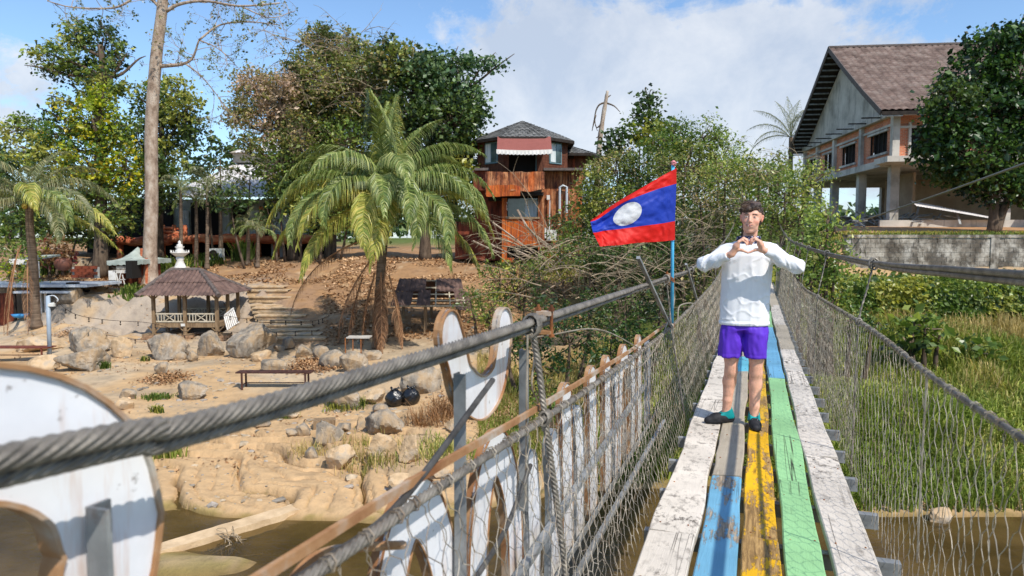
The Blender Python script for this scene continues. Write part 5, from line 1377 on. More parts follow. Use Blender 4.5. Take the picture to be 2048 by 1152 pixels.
def debris():
    g = norm(np.array((.11, .994, 0))); l = norm(np.array((.994, -.11, 0)))
    def bars(name, lab, cat, items, mt, kind=None):
        c = np.mean([np.asarray(a) for a, b, *_ in items], 0); t = thing(name, lab, cat, c)
        for a, b, w, h in items: m = MB(); m.bar(a, b, w, h); m.build('piece', mt, t)
    c = HQ(-1.4, 9.5, .1)
    tr = thing('trestle_table', 'pale wooden trestle stacked with boards under the brick hall', 'trestle', c)
    m = MB(); m.box(c + (0, 0, 1.35), (4.2, 1.1, .12), np.array([l, g, (0, 0, 1)])); m.build('top', MT['cream_wood'], tr)
    for b in (-1.6, 1.7):
        for a in (-.4, .4): m = MB(); m.bar(c + l * b + g * a, c + l * (b + .1) + g * a + (0, 0, 1.3), .1, .1); m.build('leg', MT['cream_wood'], tr)
    for z_, dx in ((1.5, .5), (1.62, -.4), (1.78, .2)): m = MB(); m.bar(c + l * (-2.2 + dx) + (0, 0, z_), c + l * (2.0 + dx) + (0, 0, z_ + .1), .25, .06); m.build('board', MT['cream_wood'], tr)
    m = MB(); m.bar(c + l * -1.2 + (0, -.2, .1), c + l * 1.9 + (0, -.2, 1.25), .12, .12); m.build('brace', MT['cream_wood'], tr)
    c = HQ(-1.2, 2.8, .15)
    sh = MB(); sheet(sh, c + l * -1.9 + (0, 0, 1.05), c + l * 3.0 + (0, 0, .15), c + l * 3.2 + g * 1.4 + (0, 0, .40), c + l * -1.7 + g * 1.4 + (0, 0, 1.45), 60, 2, .03, 6)
    tag(sh.build('roofing_sheet', MT['white_sheet'], smooth=True), 'white corrugated sheet lying on a rubble heap under the brick hall', 'roofing sheet')
    sh = MB(); r_ = np.random.default_rng(4)
    for i in range(70):
        p = HQ(r_.uniform(-.9, 3.5), r_.uniform(-3.8, 3.8), 0) + (0, 0, r_.uniform(.1, .75)); d = norm(r_.normal(0, 1, 3) * (1, 1, .3)); sh.bar(p - d * .6, p + d * .6, .12, .05)
    tag(sh.build('rubble', MT['steel'], kind='stuff'), 'heap of scrap boards and rubble between the front columns of the hall', 'rubble')
    la = thing('ladder', 'red ladder frame standing between the dark tree and the right edge', 'ladder', HQ(-1.5, 17.2, .1)); red = mat('red_paint', [lin(160, 60, 44)], rough=.6)
    for b in (16.6, 17.4): m = MB(); m.bar(HQ(-1.5, b, .1), HQ(-1.3, b + .1, 3.0), .09, .09); m.build('rail', red, la)
    for k in range(5): m = MB(); m.bar(HQ(-1.5, 16.6, .4 + k * .55), HQ(-1.5, 17.4, .4 + k * .55), .05, .05); m.build('rung', red, la)
    fr = thing('board_frame', 'pale wooden frame leaning by the column beside the dark tree', 'frame', HQ(-1.2, 12.2, .1))
    for a, b in (((11.3, .1), (13.4, .2)), ((11.3, .1), (11.5, 2.3)), ((11.5, 2.3), (13.5, 2.3)), ((13.4, .2), (13.5, 2.3)), ((11.4, .2), (13.4, 2.2)), ((11.4, 1.2), (13.4, 1.2))):
        m = MB(); m.bar(HQ(-1.2, a[0], a[1]), HQ(-1.0, b[0], b[1]), .09, .09); m.build('bar', MT['cream_wood'], fr)
    ch = thing('step_stool', 'small pale folding stool standing in the upper doorway of the hall', 'stool', HQ(-.9, 2.4, 4.2))
    for a, b in (((2.2, 4.2), (2.0, 5.0)), ((2.6, 4.2), (2.2, 5.0)), ((2.0, 5.0), (2.2, 5.0))): m = MB(); m.bar(HQ(-.9, a[0], a[1]), HQ(-.9, b[0], b[1]), .08, .08); m.build('bar', MT['cream_wood'], ch)
debris()

# ------------------------------------------------------------------ block retaining wall on the right bank
def block_wall():
    x0, x1, Y, zb = 14.0, 31.0, 29.35, -1.50
    t = thing('block_wall', 'stained grey concrete block retaining wall below the brick hall', 'wall', (x0, Y, zb))
    m = MB(); m.box(((x0 + x1) / 2, Y + .14, zb + .79), (x1 - x0, .24, 1.58)); m.build('mortar_core', MT['concrete'], t)
    m = MB(); m.box(((x0 + x1) / 2, Y + .16, zb + 1.66), (x1 - x0, .42, .12)); m.build('coping', MT['block'], t)
    bm = [MB().box((0, 0, 0), (.385, .10, .182)).mesh('block', MT['block']) for _ in range(1)][0]
    # bevel the shared block by a small chamfered face
    r_ = np.random.default_rng(2)
    for row in range(8):
        x = x0 + (.2 if row % 2 else 0)
        while x < x1 - .3:
            if row < 7 or True:
                inst(bm, 'block', t, (x + .2, Y + .045 + r_.uniform(-.008, .008), zb + .10 + row * .195), (r_.uniform(-.01, .01), 0, r_.uniform(-.008, .008)))
            x += .4
    for x in (20.2, 27.0): m = MB(); m.box((x, Y + .02, zb + .8), (.34, .12, 1.6)); m.build('pier', MT['block'], t)
block_wall()

# ------------------------------------------------------------------ orange tree house
def tree_house():
    Y = 40.6; k = Y / F
    c0 = P(1043, 525, Y)
    t = thing('orange_house', 'tall orange house of carved render with shingled octagonal roof and striped red awning', 'house', c0)
    X = lambda px: P(px, 480, Y)[0]; Z = lambda py: P(1024, py, Y)[2]
    def boxp(name, px0, px1, py0, py1, y0, y1, mt, par=t, rough=0, bot=None):
        m = MB()
        if rough:
            xs = np.linspace(X(px0), X(px1), max(2, int((X(px1) - X(px0)) / .12)) + 1); zs = np.linspace(Z(py1), Z(py0), max(2, int((Z(py0) - Z(py1)) / .12)) + 1)
            GX, GZ = np.meshgrid(xs, zs); p = xyz(GX, 0 * GX, GZ)
            d = (fbm(p * np.array([5, 1, 1.2]), 4, 3) * .7 + .5 * np.abs(fbm(p * np.array([2, 1, 1]), 3, 5))) * rough
            V = np.stack([GX, y0 - d, GZ], -1); m.grid(V)
            m.box(((xs[0] + xs[-1]) / 2, (y0 + .04 + y1) / 2 + .03, (zs[0] + zs[-1]) / 2), (xs[-1] - xs[0] - .01, y1 - y0 - .02, zs[-1] - zs[0] - .01))
        else: m.box(((X(px0) + X(px1)) / 2, (y0 + y1) / 2, (Z(py0) + Z(py1)) / 2), (X(px1) - X(px0), y1 - y0, Z(py0) - Z(py1)))
        return m.build(name, mt, par, smooth=bool(rough))
    # lower body: left recess, front bay, right wall
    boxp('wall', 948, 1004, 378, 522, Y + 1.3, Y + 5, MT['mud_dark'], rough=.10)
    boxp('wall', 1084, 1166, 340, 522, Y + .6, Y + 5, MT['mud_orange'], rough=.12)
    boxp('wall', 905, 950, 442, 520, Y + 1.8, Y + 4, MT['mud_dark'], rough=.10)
    boxp('bay_panel', 1004, 1088, 436, 492, Y - .1, Y + .15, MT['mud_glow'], rough=.06)
    boxp('bay_panel', 1004, 1014, 396, 524, Y - .16, Y + .2, MT['mud_glow'], rough=.05)
    boxp('bay_panel', 1076, 1089, 390, 505, Y - .14, Y + .5, MT['mud_orange'], rough=.05)
    boxp('bay_panel', 1014, 1028, 516, 524, Y - .4, Y + .6, MT['mud_glow'])
    w = boxp('bay_window', 1014, 1076, 392, 436, Y + .5, Y + .6, MT['dark'])
    boxp('window_sill', 1012, 1079, 434, 438, Y - .2, Y + .5, MT['old_wood'], w)
    boxp('pane', 1016, 1075, 396, 434, Y + .36, Y + .39, MT['glass'], w)
    m = MB(); xs = np.linspace(X(1050), X(1074), 40); V = np.array([[(x, Y + .30 + .03 * sin(i * 1.7), z) for i, x in enumerate(xs)] for z in (Z(435), Z(398))]); m.grid(V); m.build('curtain', MT['curtain'], w, smooth=True)
    boxp('wall', 1004, 1084, 492, 522, Y + 1.6, Y + 2.0, MT['dark'])
    m = MB(); m.box((X(1030), Y + 1.2, Z(372)), (X(1084) - X(976), 1.6, 1.6)); m.build('dark_gap_filler', MT['dark'], t)  # dark box added to close the sky gap under the balcony
    # balcony front with torn wavy edges
    m = MB(); xs = np.linspace(X(972), X(1087), 90); top = Z(350) + .10 * fbm(xyz(xs * 2.3, 1.), 4, 3) + .08; bot = Z(386) - .0 + .16 * fbm(xyz(xs * 1.1, 5.), 3, 4) - .22 * sstep(X(1045), X(975), xs) + .05
    zz = np.linspace(0, 1, 16); V = []
    for q in zz:
        z = bot * (1 - q) + top * q; p = xyz(xs, 0, z); V.append(np.stack([xs, Y - .9 - .10 * np.abs(fbm(p * 2.2, 4, 8)) - .18 * np.sin(q * pi) * 0 - (1 - q) ** 3 * .12, z], -1))
    V = np.array(V); m.grid(V); Bk = V.copy(); Bk[..., 1] += .32; m.grid(Bk, flip=True)
    for e in (0, -1): m.grid(np.array([V[e], Bk[e]]), flip=(e == 0))
    for e in (0, -1): m.grid(np.array([V[:, e], Bk[:, e]]), flip=(e == -1))
    m.build('balcony_front', MT['mud_orange'], t, smooth=True)
    m = MB(); xs = np.linspace(X(974), X(1040), 40); V = []
    for q in np.linspace(0, 1, 8):
        z = (Z(386) - .25 - .1 * fbm(xyz(xs * 2, 3.), 3, 3)) * (1 - q) + (Z(374) + .12 * fbm(xyz(xs * 2.5, 9.), 3, 6)) * q
        V.append(np.stack([xs, Y - 1.06 - .08 * fbm(xyz(xs * 2, 2., q), 3, 9) + .0 * xs, z], -1))
    m.grid(np.array(V)); m.build('bright_patch', MT['mud_glow'], t, smooth=True)
    boxp('balcony_floor', 974, 1086, 386, 392, Y - .8, Y + 1, MT['black_wood'])
    for a, b in ((950, 978), (1087, 1165)): boxp('ledge', a, b, 336, 341, Y - .1, Y + 1.5, MT['hip_tile'])
    boxp('wall', 947, 975, 340, 380, Y + .2, Y + 3, MT['mud_dark'], rough=.06)
    # upper storey: boarded octagon
    zt, zb = Z(274), Z(340); cx, cy, r = X(1046), Y + 3.3, 2.75
    oc = [(cx + r * 1.03 * cos(a), cy + r * sin(a)) for a in (np.arange(8) * pi / 4 + pi / 8)]
    for i in range(8):
        a, b = np.array(oc[i]), np.array(oc[(i + 1) % 8]); n = norm(np.array((b[1] - a[1], a[0] - b[0]))); 
        if ((a + b) / 2 - (cx, cy)) @ n < 0: n = -n
        front = n[1] < -.9
        if front: 
            for u0, u1 in ((0, .12), (.88, 1)):
                p, q = a + (b - a) * u0, a + (b - a) * u1; m = MB(); m.bar((*p, (zt + zb) / 2), (*q, (zt + zb) / 2), .12, zt - zb); m.build('wall_board', MT['brown_wood'], t)
            p, q = a - n * .5, b - n * .5; m = MB(); m.bar((*p, (zt + zb) / 2), (*q, (zt + zb) / 2), .05, zt - zb); m.build('dark_opening', MT['dark'], t)
            p, q = a + (b - a) * .84 - n * .2, a + (b - a) * .95 - n * .2; m = MB(); m.bar((*p, (zt + zb) / 2 - .25), (*q, (zt + zb) / 2 - .25), .04, 1.3); m.build('door_leaf', MT['frame_blue'], t)
            continue
        nb = 11
        for j in range(nb):
            z0 = zb + (zt - zb) * j / nb; z1 = zb + (zt - zb) * (j + .93) / nb
            sl = n * .015 * 1
            m = MB(); m.bar((*(a + sl), (z0 + z1) / 2), (*(b + sl), (z0 + z1) / 2), .06, z1 - z0); m.build('wall_board', MT['brown_wood'], t)
        m = MB(); m.bar((*(a - n * .06), (zt + zb) / 2), (*(b - n * .06), (zt + zb) / 2), .06, zt - zb); m.build('wall_core', MT['black_wood'], t)
        if n[1] < -.2:
            p, q = a + (b - a) * (.28), a + (b - a) * (.78); 
            m = MB(); m.bar((*(p + n * .07), Z(300)), (*(q + n * .07), Z(300)), .07, 1.25); wn = m.build('window', MT['frame_blue'], t)
            m = MB(); m.bar((*(p + (q - p) * .08 + n * .11), Z(300)), (*(p + (q - p) * .47 + n * .11), Z(300)), .03, 1.08); m.build('pane', MT['curtain'], wn)
            m = MB(); m.bar((*(p + (q - p) * .53 + n * .11), Z(300)), (*(p + (q - p) * .92 + n * .11), Z(300)), .03, 1.08); m.build('pane', MT['glass'], wn)
        m = MB(); m.box((*(a + n * .02), (zt + zb) / 2), (.16, .16, zt - zb)); m.build('corner_post', MT['brown_wood'], t)
    def shingle_roof(name, cx, cy, R_, za, ze, sides, sx=1.0, rot=pi / 8):
        rt = MB(); rows = 16
        for i in range(sides):
            a0, a1 = rot + i * 2 * pi / sides, rot + (i + 1) * 2 * pi / sides
            for j in range(rows):
                r0, r1 = R_ * (1 - j / rows), R_ * (1 - (j + 1) / rows); z0 = ze + (za - ze) * (j / rows) ** .93; z1 = ze + (za - ze) * ((j + 1) / rows) ** .93
                pt = lambda a, r, z: (cx + r * sx * cos(a), cy + r * sin(a), z)
                nn = max(1, int(r0 * (a1 - a0) / .28))
                for q in range(nn):
                    u0, u1 = q / nn, (q + 1) / nn - .03
                    A, B_ = np.array(pt(a0, r0, z0)), np.array(pt(a1, r0, z0)); C, D = np.array(pt(a1, max(r1, .01), z1)), np.array(pt(a0, max(r1, .01), z1))
                    lf_ = rng.uniform(.015, .045)
                    rt.add([A + (B_ - A) * u0 + (0, 0, lf_), A + (B_ - A) * u1 + (0, 0, lf_), D + (C - D) * u1 + (0, 0, .005), D + (C - D) * u0 + (0, 0, .005)], [[0, 1, 2, 3]])
            rt.add([pt(a0, R_ * 1.0, ze), pt(a1, R_ * 1.0, ze), (cx, cy, za)], t=[[0, 1, 2]])
        o = rt.build(name, MT['shingle'], t, kind='stuff')
        und = MB(); 
        for i in range(sides):
            a0, a1 = rot + i * 2 * pi / sides, rot + (i + 1) * 2 * pi / sides
            p = lambda a, r, z: np.array((cx + r * sx * cos(a), cy + r * sin(a), z)); und.bar(p(a0, R_, ze - .09), p(a1, R_, ze - .09), .06, .17)
            und.add([p(a0, R_, ze - .1), p(a1, R_, ze - .1), (cx, cy, ze + .1)], t=[[0, 2, 1]])
        und.build('eave_board', MT['black_wood'], t)
    MT['shingle'] = mat('grey_shingle', [lin(84, 84, 82), lin(118, 118, 116), lin(136, 134, 130)], scale=3, det=7, rough=.9, spec=.15)
    shingle_roof('roof_shingles', X(1046), cy, 3.35, Z(222), Z(272), 8)
    shingle_roof('roof_shingles', X(1122) + .2, cy + 3.4, 3.6, Z(252), Z(290), 6, rot=0)
    # rear wing to the right
    m = MB(); m.box((X(1135), cy + 3.2, (Z(293) + Z(345)) / 2), (3.0, 4, Z(293) - Z(345))); m.build('wall', MT['brown_wood'], t)
    for j, px in enumerate((1122, 1142, 1160)):
        m = MB(); m.box((X(px), cy + 1.15, (Z(293) + Z(345)) / 2), (.14, .1, Z(293) - Z(345))); m.build('corner_post', MT['mud_dark'], t)
    ac = MB(); ac.box((X(1132), cy + .95, Z(323)), (.55, .3, .62)); a_ = ac.build('air_conditioner', MT['plastic_white'], t)
    for j in range(6): g_ = MB(); g_.box((X(1132), cy + .78, Z(323) - .22 + j * .085), (.40, .02, .03)); g_.build('grille_bar', MT['black_wood'], a_)
    boxp('wall', 1084, 1160, 290, 300, Y + 4.3, Y + 4.4, MT['black_wood'])
    # awning: striped, sloping, scalloped white valance
    aw = thing('dummy', '', '') if 0 else None
    n = 13; zA, zB = Z(271), Z(304); yA, yB = cy - r - .15, cy - r - 1.6; xl, xr = X(995), X(1101)
    m = MB(); nx, nz = 60, 40; u = np.linspace(0, 1, nx)[None]; v = np.linspace(0, 1, nz)[:, None]
    V = np.stack([xl + (xr - xl) * u + 0 * v + (v - .5) * 0, yA + (yB - yA) * v + 0 * u, zA + (zB - zA) * v + .02 * np.abs(np.sin(v * pi * n)) - .05 * np.sin(u * pi) * v + .02 * np.sin(u * 9) * v], -1)
    str_ = (np.sin(v * pi * 2 * n) > 0) * np.ones_like(u); cc = np.where(str_[..., None] > 0, np.array(lin(166, 104, 94)), np.array(lin(144, 84, 76)))
    m.grid(V, cc); m.build('awning', mat('awning_cloth', [(.95, .95, .95), (1.05, 1.05, 1.05)], attr=True, rough=.8, transl=.15), t)
    m = MB(); nx = 140; xs = np.linspace(xl - .03, xr + .03, nx); low = -.20 - .05 * np.abs(np.sin(np.arange(nx) * .33)); zt_ = zB - .05 * np.sin(np.linspace(0, 1, nx) * pi)
    m.grid(np.array([np.stack([xs, yB - .02 + .02 * np.sin(np.arange(nx) * .66), zt_ + low], -1), np.stack([xs, np.full(nx, yB), zt_ + .02], -1)])); m.build('valance', MT['white_paint'], t)
    # pipes and boxes on the right wall
    m = MB(); m.tube([(X(1120), Y + .40, Z(430)), (X(1120), Y + .40, Z(374)), (X(1126), Y + .38, Z(370)), (X(1134), Y + .38, Z(373)), (X(1134), Y + .38, Z(425))], .07, 8); m.build('drain_pipe', MT['pipe_white'], t)
    m = MB(); m.tube([(X(1099), Y + .38, Z(470)), (X(1100), Y + .38, Z(400))], .035, 6); m.build('drain_pipe', MT['pipe_white'], t)
    m = MB(); m.box((X(1097), Y + .42, Z(394)), (.18, .1, .26)); m.build('meter_box', MT['plastic_white'], t)
    m = MB(); m.box((X(1104), Y + .1, Z(470)), (.55, .4, .6)); m.build('cooler_unit', MT['plastic_white'], t)
    m = MB(); m.box((X(1090), Y + .1, Z(466)), (.14, .4, .6)); m.build('cooler_unit', MT['plastic_white'], t)
tree_house()

# ------------------------------------------------------------------ restaurant behind the gazebo
def restaurant():
    Y = 48.0; X = lambda px: P(px, 480, Y)[0]; Z = lambda py: P(1024, py, Y)[2]
    t = thing('restaurant_house', 'long two storey restaurant with orange log edges, white roofs and dark open ground floor', 'building', (X(430), Y, Z(520)))
    def bx(name, px0, px1, py0, py1, y0, y1, mt, par=t):
        m = MB(); m.box(((X(px0) + X(px1)) / 2, (y0 + y1) / 2, (Z(py0) + Z(py1)) / 2), (X(px1) - X(px0), y1 - y0, Z(py0) - Z(py1))); return m.build(name, mt, par)
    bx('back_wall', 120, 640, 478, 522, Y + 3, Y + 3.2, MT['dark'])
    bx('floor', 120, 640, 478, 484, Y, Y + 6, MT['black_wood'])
    for a, b, py in ((228, 345, 482), (318, 440, 478), (430, 560, 478), (548, 640, 480)):
        m = MB(); n = 16; px = np.linspace(a, b, n); pts = [(X(p), Y - .25 + .06 * sin(p * .3), Z(py + 2 * sin(p * .12))) for p in px]; m.tube(pts, .30 + .05 * fbm(xyz(px * .2, a), 3, 3), 9); m.build('edge_log', MT['log'], t, smooth=True)
    for px in (240, 324, 391, 470, 515, 552): m = MB(); m.tube([(X(px), Y, Z(525)), (X(px + 1), Y - .05, Z(500)), (X(px), Y, Z(480))], [.26, .20, .24], 9); m.build('post', MT['log'], t, smooth=True)
    # log railing on the upper terrace
    for py in (456, 464, 471): m = MB(); m.tube(spline([(X(300), Y - .2, Z(py + 4)), (X(322), Y - .2, Z(py)), (X(350), Y - .2, Z(py + 1)), (X(378), Y - .2, Z(py + 2))], 12), .10, 7); m.build('rail_log', MT['log'], t, smooth=True)
    for px in (318, 330, 352, 374): m = MB(); m.tube([(X(px), Y - .2, Z(478)), (X(px), Y - .2, Z(450))], .13, 7); m.build('rail_post', MT['log'], t, smooth=True)
    # upper floor: pale corrugated panels and dark bays
    bx('upper_wall', 200, 640, 395, 478, Y + 2.2, Y + 2.4, MT['tarp'])
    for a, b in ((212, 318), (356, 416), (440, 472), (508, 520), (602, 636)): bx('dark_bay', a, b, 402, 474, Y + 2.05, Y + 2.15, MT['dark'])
    for k, (a, b) in enumerate(((330, 352), (420, 436), (476, 500), (522, 566), (575, 600))):
        m = MB(); xs = np.linspace(X(a), X(b), 50); V = np.array([[(x, Y + 2.0 + .04 * abs(sin(i * .8)), z) for i, x in enumerate(xs)] for z in (Z(470), Z(418 - 6 * (k % 2)))]); m.grid(V); m.build('wall_panel', MT['curtain'], t)
    m = MB(); m.box((X(505), Y + 1.9, (Z(478) + Z(410)) / 2), (.3, .2, Z(410) - Z(478))); m.build('post', MT['log'], t)
    bx('ground_panel', 532, 556, 484, 516, Y + 1, Y + 1.1, MT['white_sheet'])
    # roofs of white corrugated sheet: low wide slope and a small upper roof
    m = MB(); sheet(m, (X(330), Y - .8, Z(398)), (X(610), Y - .8, Z(396)), (X(590), Y + 7, Z(300)), (X(400), Y + 7, Z(304)), 260, 3, .06, 3.2); m.build('roof', MT['white_sheet'], t, smooth=True)
    m = MB(); sheet(m, (X(392), Y + 6, Z(284)), (X(560), Y + 5, Z(282)), (X(520), Y + 10, Z(236)), (X(495), Y + 10, Z(238)), 160, 3, .05, 3.2); m.build('roof', MT['white_sheet'], t, smooth=True)
    m = MB(); sheet(m, (X(380), Y + 9, Z(280)), (X(392), Y + 6, Z(284)), (X(495), Y + 10, Z(238)), (X(480), Y + 11, Z(240)), 20, 3, .05, 3.2); m.build('roof', MT['white_sheet'], t, smooth=True)
    bx('upper_gable', 396, 556, 284, 304, Y + 6.4, Y + 7, MT['concrete'])
    for k in range(9): 
        px = 404 + k * 18; m = MB(); m.bar((X(px), Y + 5.6, Z(284)), (X(px), Y + 7.5, Z(270)), .08, .08); m.build('rafter', MT['cream_wood'], t)
    # outdoor units and bits on the terrace
    for k, (px, lab) in enumerate(((456, 'white air conditioner box standing on the terrace right of the thin palm trunks'), (338, 'pale round drum standing behind the strap-leaved plants'))):
        if k == 0:
            u = thing('outdoor_unit', lab, 'air conditioner', (X(px), Y - 2.0, Z(516))); m = MB(); m.box((X(px), Y - 2, Z(507)), (.95, .4, .75)); m.build('casing', MT['plastic_white'], u)
            m = MB(); m.cyl((X(px) - .1, Y - 2.23, Z(507)), (X(px) - .1, Y - 2.21, Z(507)), .28, 16); m.build('fan_grille', MT['black_wood'], u)
        else:
            m = MB(); m.lathe((X(px), Y - 3, Z(520)), [(.30, 0), (.42, .15), (.45, .45), (.40, .78), (.30, .85)], 16); tag(m.build('drum', MT['cream_wood'], smooth=True), lab, 'drum')
restaurant()

# ------------------------------------------------------------------ hut with a grey tarpaulin roof, pool bar and terrace on the left
def hut():
    Y = 39.5; X = lambda px: P(px, 480, Y)[0]; Z = lambda py: P(1024, py, Y)[2]
    t = thing('small_hut', 'small red-brown hut with a pale grey tarpaulin roof behind the tall pale trunk', 'hut', (X(262), Y, Z(566)))
    m = MB(); m.box((X(264), Y + .9, (Z(518) + Z(566)) / 2), (X(290) - X(240), 1.6, Z(518) - Z(566))); m.build('wall', MT['mud_dark'], t)
    for px in (242, 258, 276, 290): m = MB(); m.box((X(px), Y + .05, (Z(518) + Z(566)) / 2), (.12, .12, Z(516) - Z(566))); m.build('post', MT['log'], t)
    m = MB(); A = [(X(224), Y - .6, Z(521)), (X(296), Y - .6, Z(519)), (X(296), Y + 2.6, Z(519)), (X(224), Y + 2.6, Z(521))]; ap = (X(256), Y + 1.0, Z(494))
    for i in range(4):
        a, b = np.array(A[i]), np.array(A[(i + 1) % 4]); nu = 12; V = np.array([[(a + (b - a) * u) * (1 - v) + np.array(ap) * v - (0, 0, .22 * sin(v * pi) * (1 - .5 * sin(u * pi))) for u in np.linspace(0, 1, nu)] for v in np.linspace(0, 1, 7)]); m.grid(V)
        V = np.array([[(a + (b - a) * u) - (0, 0, d + (.05 * abs(sin(u * 20)) if d else 0)) for u in np.linspace(0, 1, 40)] for d in (.22, 0)]); m.grid(V)
    m.build('roof_cover', MT['tarp'], t, smooth=True)
    m = MB(); m.cyl((X(276), Y + .5, Z(521)), (X(276), Y + .5, Z(497)), .16, 10); m.build('chimney', MT['log'], t)
    d = thing('satellite_dish', 'small grey dish mounted on the wall of the red-brown hut', 'dish', (X(268), Y - .3, Z(528))); m = MB(); m.lathe((0, 0, 0), [(.02, 0), (.18, .02), (.32, .08)], 14); o = m.build('bowl', MT['frame_blue'], None); o.location = (0, 0, 0); o.parent = d; o.rotation_euler = (R(80), 0, 0); o.data.materials[0] = MT['steel']
    m = MB(); m.bar((X(268), Y - .3, Z(528)), (X(272), Y + .1, Z(532)), .05, .05); m.build('arm', MT['steel'], d)
    b = thing('white_cabinet', 'white metal cabinet on legs left of the tall pale trunk', 'cabinet', (X(238), Y - .6, Z(566))); m = MB(); m.box((X(238), Y - .6, Z(550)), (.42, .4, .55)); m.build('body', MT['plastic_white'], b)
    m = MB(); m.box((X(238), Y - .82, Z(550)), (.36, .02, .48)); m.build('door', MT['white_paint'], b)
    for dx in (-.17, .17): m = MB(); m.box((X(238) + dx, Y - .6, Z(563)), (.04, .04, .28)); m.build('leg', MT['steel'], b)
    c = thing('garden_chair', 'thin white metal chair standing before the red-brown hut', 'chair', (X(258), Y - .8, Z(569)))
    for a_, b_ in (((250, 569), (254, 548)), ((262, 569), (258, 548)), ((250, 558), (264, 557)), ((254, 548), (258, 540)), ((246, 545), (250, 569))): m = MB(); m.bar((X(a_[0]), Y - .8, Z(a_[1])), (X(b_[0]), Y - .8, Z(b_[1])), .04, .04); m.build('bar', MT['white_paint'], c)
hut()
def pool_bar():
    Y = 35.6; X = lambda px: P(px, 480, Y)[0]; Z = lambda py: P(1024, py, Y)[2]
    t = thing('pool_bar', 'low flat roofed bar with pale blue roof edge and red-brown doors at the left edge', 'building', (X(40), Y, Z(655)))
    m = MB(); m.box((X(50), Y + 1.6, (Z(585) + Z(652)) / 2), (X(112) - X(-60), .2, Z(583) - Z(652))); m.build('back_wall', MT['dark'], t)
    blue = mat('pale_blue_slab', [lin(150, 162, 176), lin(196, 204, 212)], scale=2, rough=.5)
    m = MB(); m.box((X(48), Y + 1.2, Z(571)), (X(182) - X(-80), 3.2, .13)); m.build('roof_slab', blue, t)
    m = MB(); m.box((X(92), Y - .1, Z(583)), (X(150) - X(40), 1.0, .10)); m.build('ledge', blue, t)
    for a, b in ((-60, -22), (-18, 22)): m = MB(); m.box(((X(a) + X(b)) / 2, Y - .05, (Z(586) + Z(652)) / 2), (X(b) - X(a), .08, Z(586) - Z(652))); m.build('door', MT['mud_dark'], t)
    for px in (24, 76, 86, 113): m = MB(); m.box((X(px), Y + .0, (Z(585) + Z(652)) / 2), (.10, .10, Z(585) - Z(652))); m.build('post', MT['white_paint'] if px in (76, 86) else MT['black_wood'], t)
    m = MB(); m.box((X(20), Y + .5, Z(655)), (X(120) - X(-70), 2.4, .2)); m.build('plinth', MT['concrete'], t)
    sp = thing('speaker_box', 'black speaker box standing on the pale roof slab beside the left palm', 'speaker', (X(137), Y + .2, Z(580))); m = MB(); m.box((X(137), Y + .2, Z(575)), (.46, .4, .50)); m.build('cabinet', MT['black_wood'], sp); m = MB(); m.cyl((X(137), Y - .01, Z(575)), (X(137), Y - .03, Z(575)), .15, 14); m.build('cone', MT['dark'], sp)
    bw = MB(); bw.lathe((X(44), Y - .4, Z(634)), [(.05, -.02), (.3, .06), (.40, .2)], 14); tag(bw.build('blue_basin', mat('blue_plastic', [lin(70, 150, 210)], rough=.4), smooth=True), 'light blue plastic basin in front of the low bar', 'basin')
    ac = thing('small_canopy', 'small canopy with a white scalloped fringe at the left edge of the garden', 'canopy', (X(-5), Y + 2.5, Z(545))); m = MB(); 
    m.hexa([(X(-40), Y + 2, Z(524)), (X(18), Y + 2, Z(522)), (X(18), Y + 4, Z(516)), (X(-40), Y + 4, Z(518)), (X(-40), Y + 2, Z(521)), (X(18), Y + 2, Z(519)), (X(18), Y + 4, Z(512)), (X(-40), Y + 4, Z(514))]); m.build('cover', MT['tarp'], ac)
    xs = np.linspace(X(-40), X(18), 80); m = MB(); m.grid(np.array([np.stack([xs, Y + 1.98 + 0 * xs, Z(533) + .06 * np.abs(np.sin(np.arange(80) * .6))], -1), np.stack([xs, Y + 1.98 + 0 * xs, Z(520) + 0 * xs], -1)])); m.build('fringe', MT['white_paint'], ac)
    for px in (-35, 15): m = MB(); m.box((X(px), Y + 2.2, (Z(525) + Z(560)) / 2), (.1, .1, Z(525) - Z(560))); m.build('post', MT['white_paint'], ac)
    w = thing('garden_wall', 'low reddish brick garden wall behind the pool bar roof', 'wall', (X(100), Y + 2.5, Z(565))); r_ = np.random.default_rng(5)
    bm = MB().box((0, 0, 0), (.38, .2, .15)).mesh('brick', MT['mud_dark'])
    core = MB(); core.box(((X(76) + X(132)) / 2, Y + 2.72, (Z(538) + Z(562)) / 2), (X(132) - X(76), .14, Z(538) - Z(562))); core.build('core', MT['concrete'], w)
    for row in range(4):
        x = X(76) + .1 * (row % 2) * 2
        while x < X(131) - .2: inst(bm, 'brick', w, (x + .2, Y + 2.6 + r_.uniform(-.01, .01), Z(561) + .08 + row * .162)); x += .40
    st = thing('garden_steps', 'short flight of grey stone steps behind the dark garden rocks', 'steps', (X(170), Y + 3.6, Z(552)))
    for k in range(5): m = MB(); m.box((X(172), Y + 3.3 + k * .35, Z(549) + k * .20), (X(190) - X(152), .4, .16)); m.build('step', MT['concrete'], st)
    dk = MB(); dk.box((X(197), Y + 3.2, (Z(525) + Z(563)) / 2), (.34, 1.0, Z(525) - Z(563))); tag(dk.build('stone_pillar', MT['dark']), 'black stone pillar beside the garden steps', 'pillar')
pool_bar()
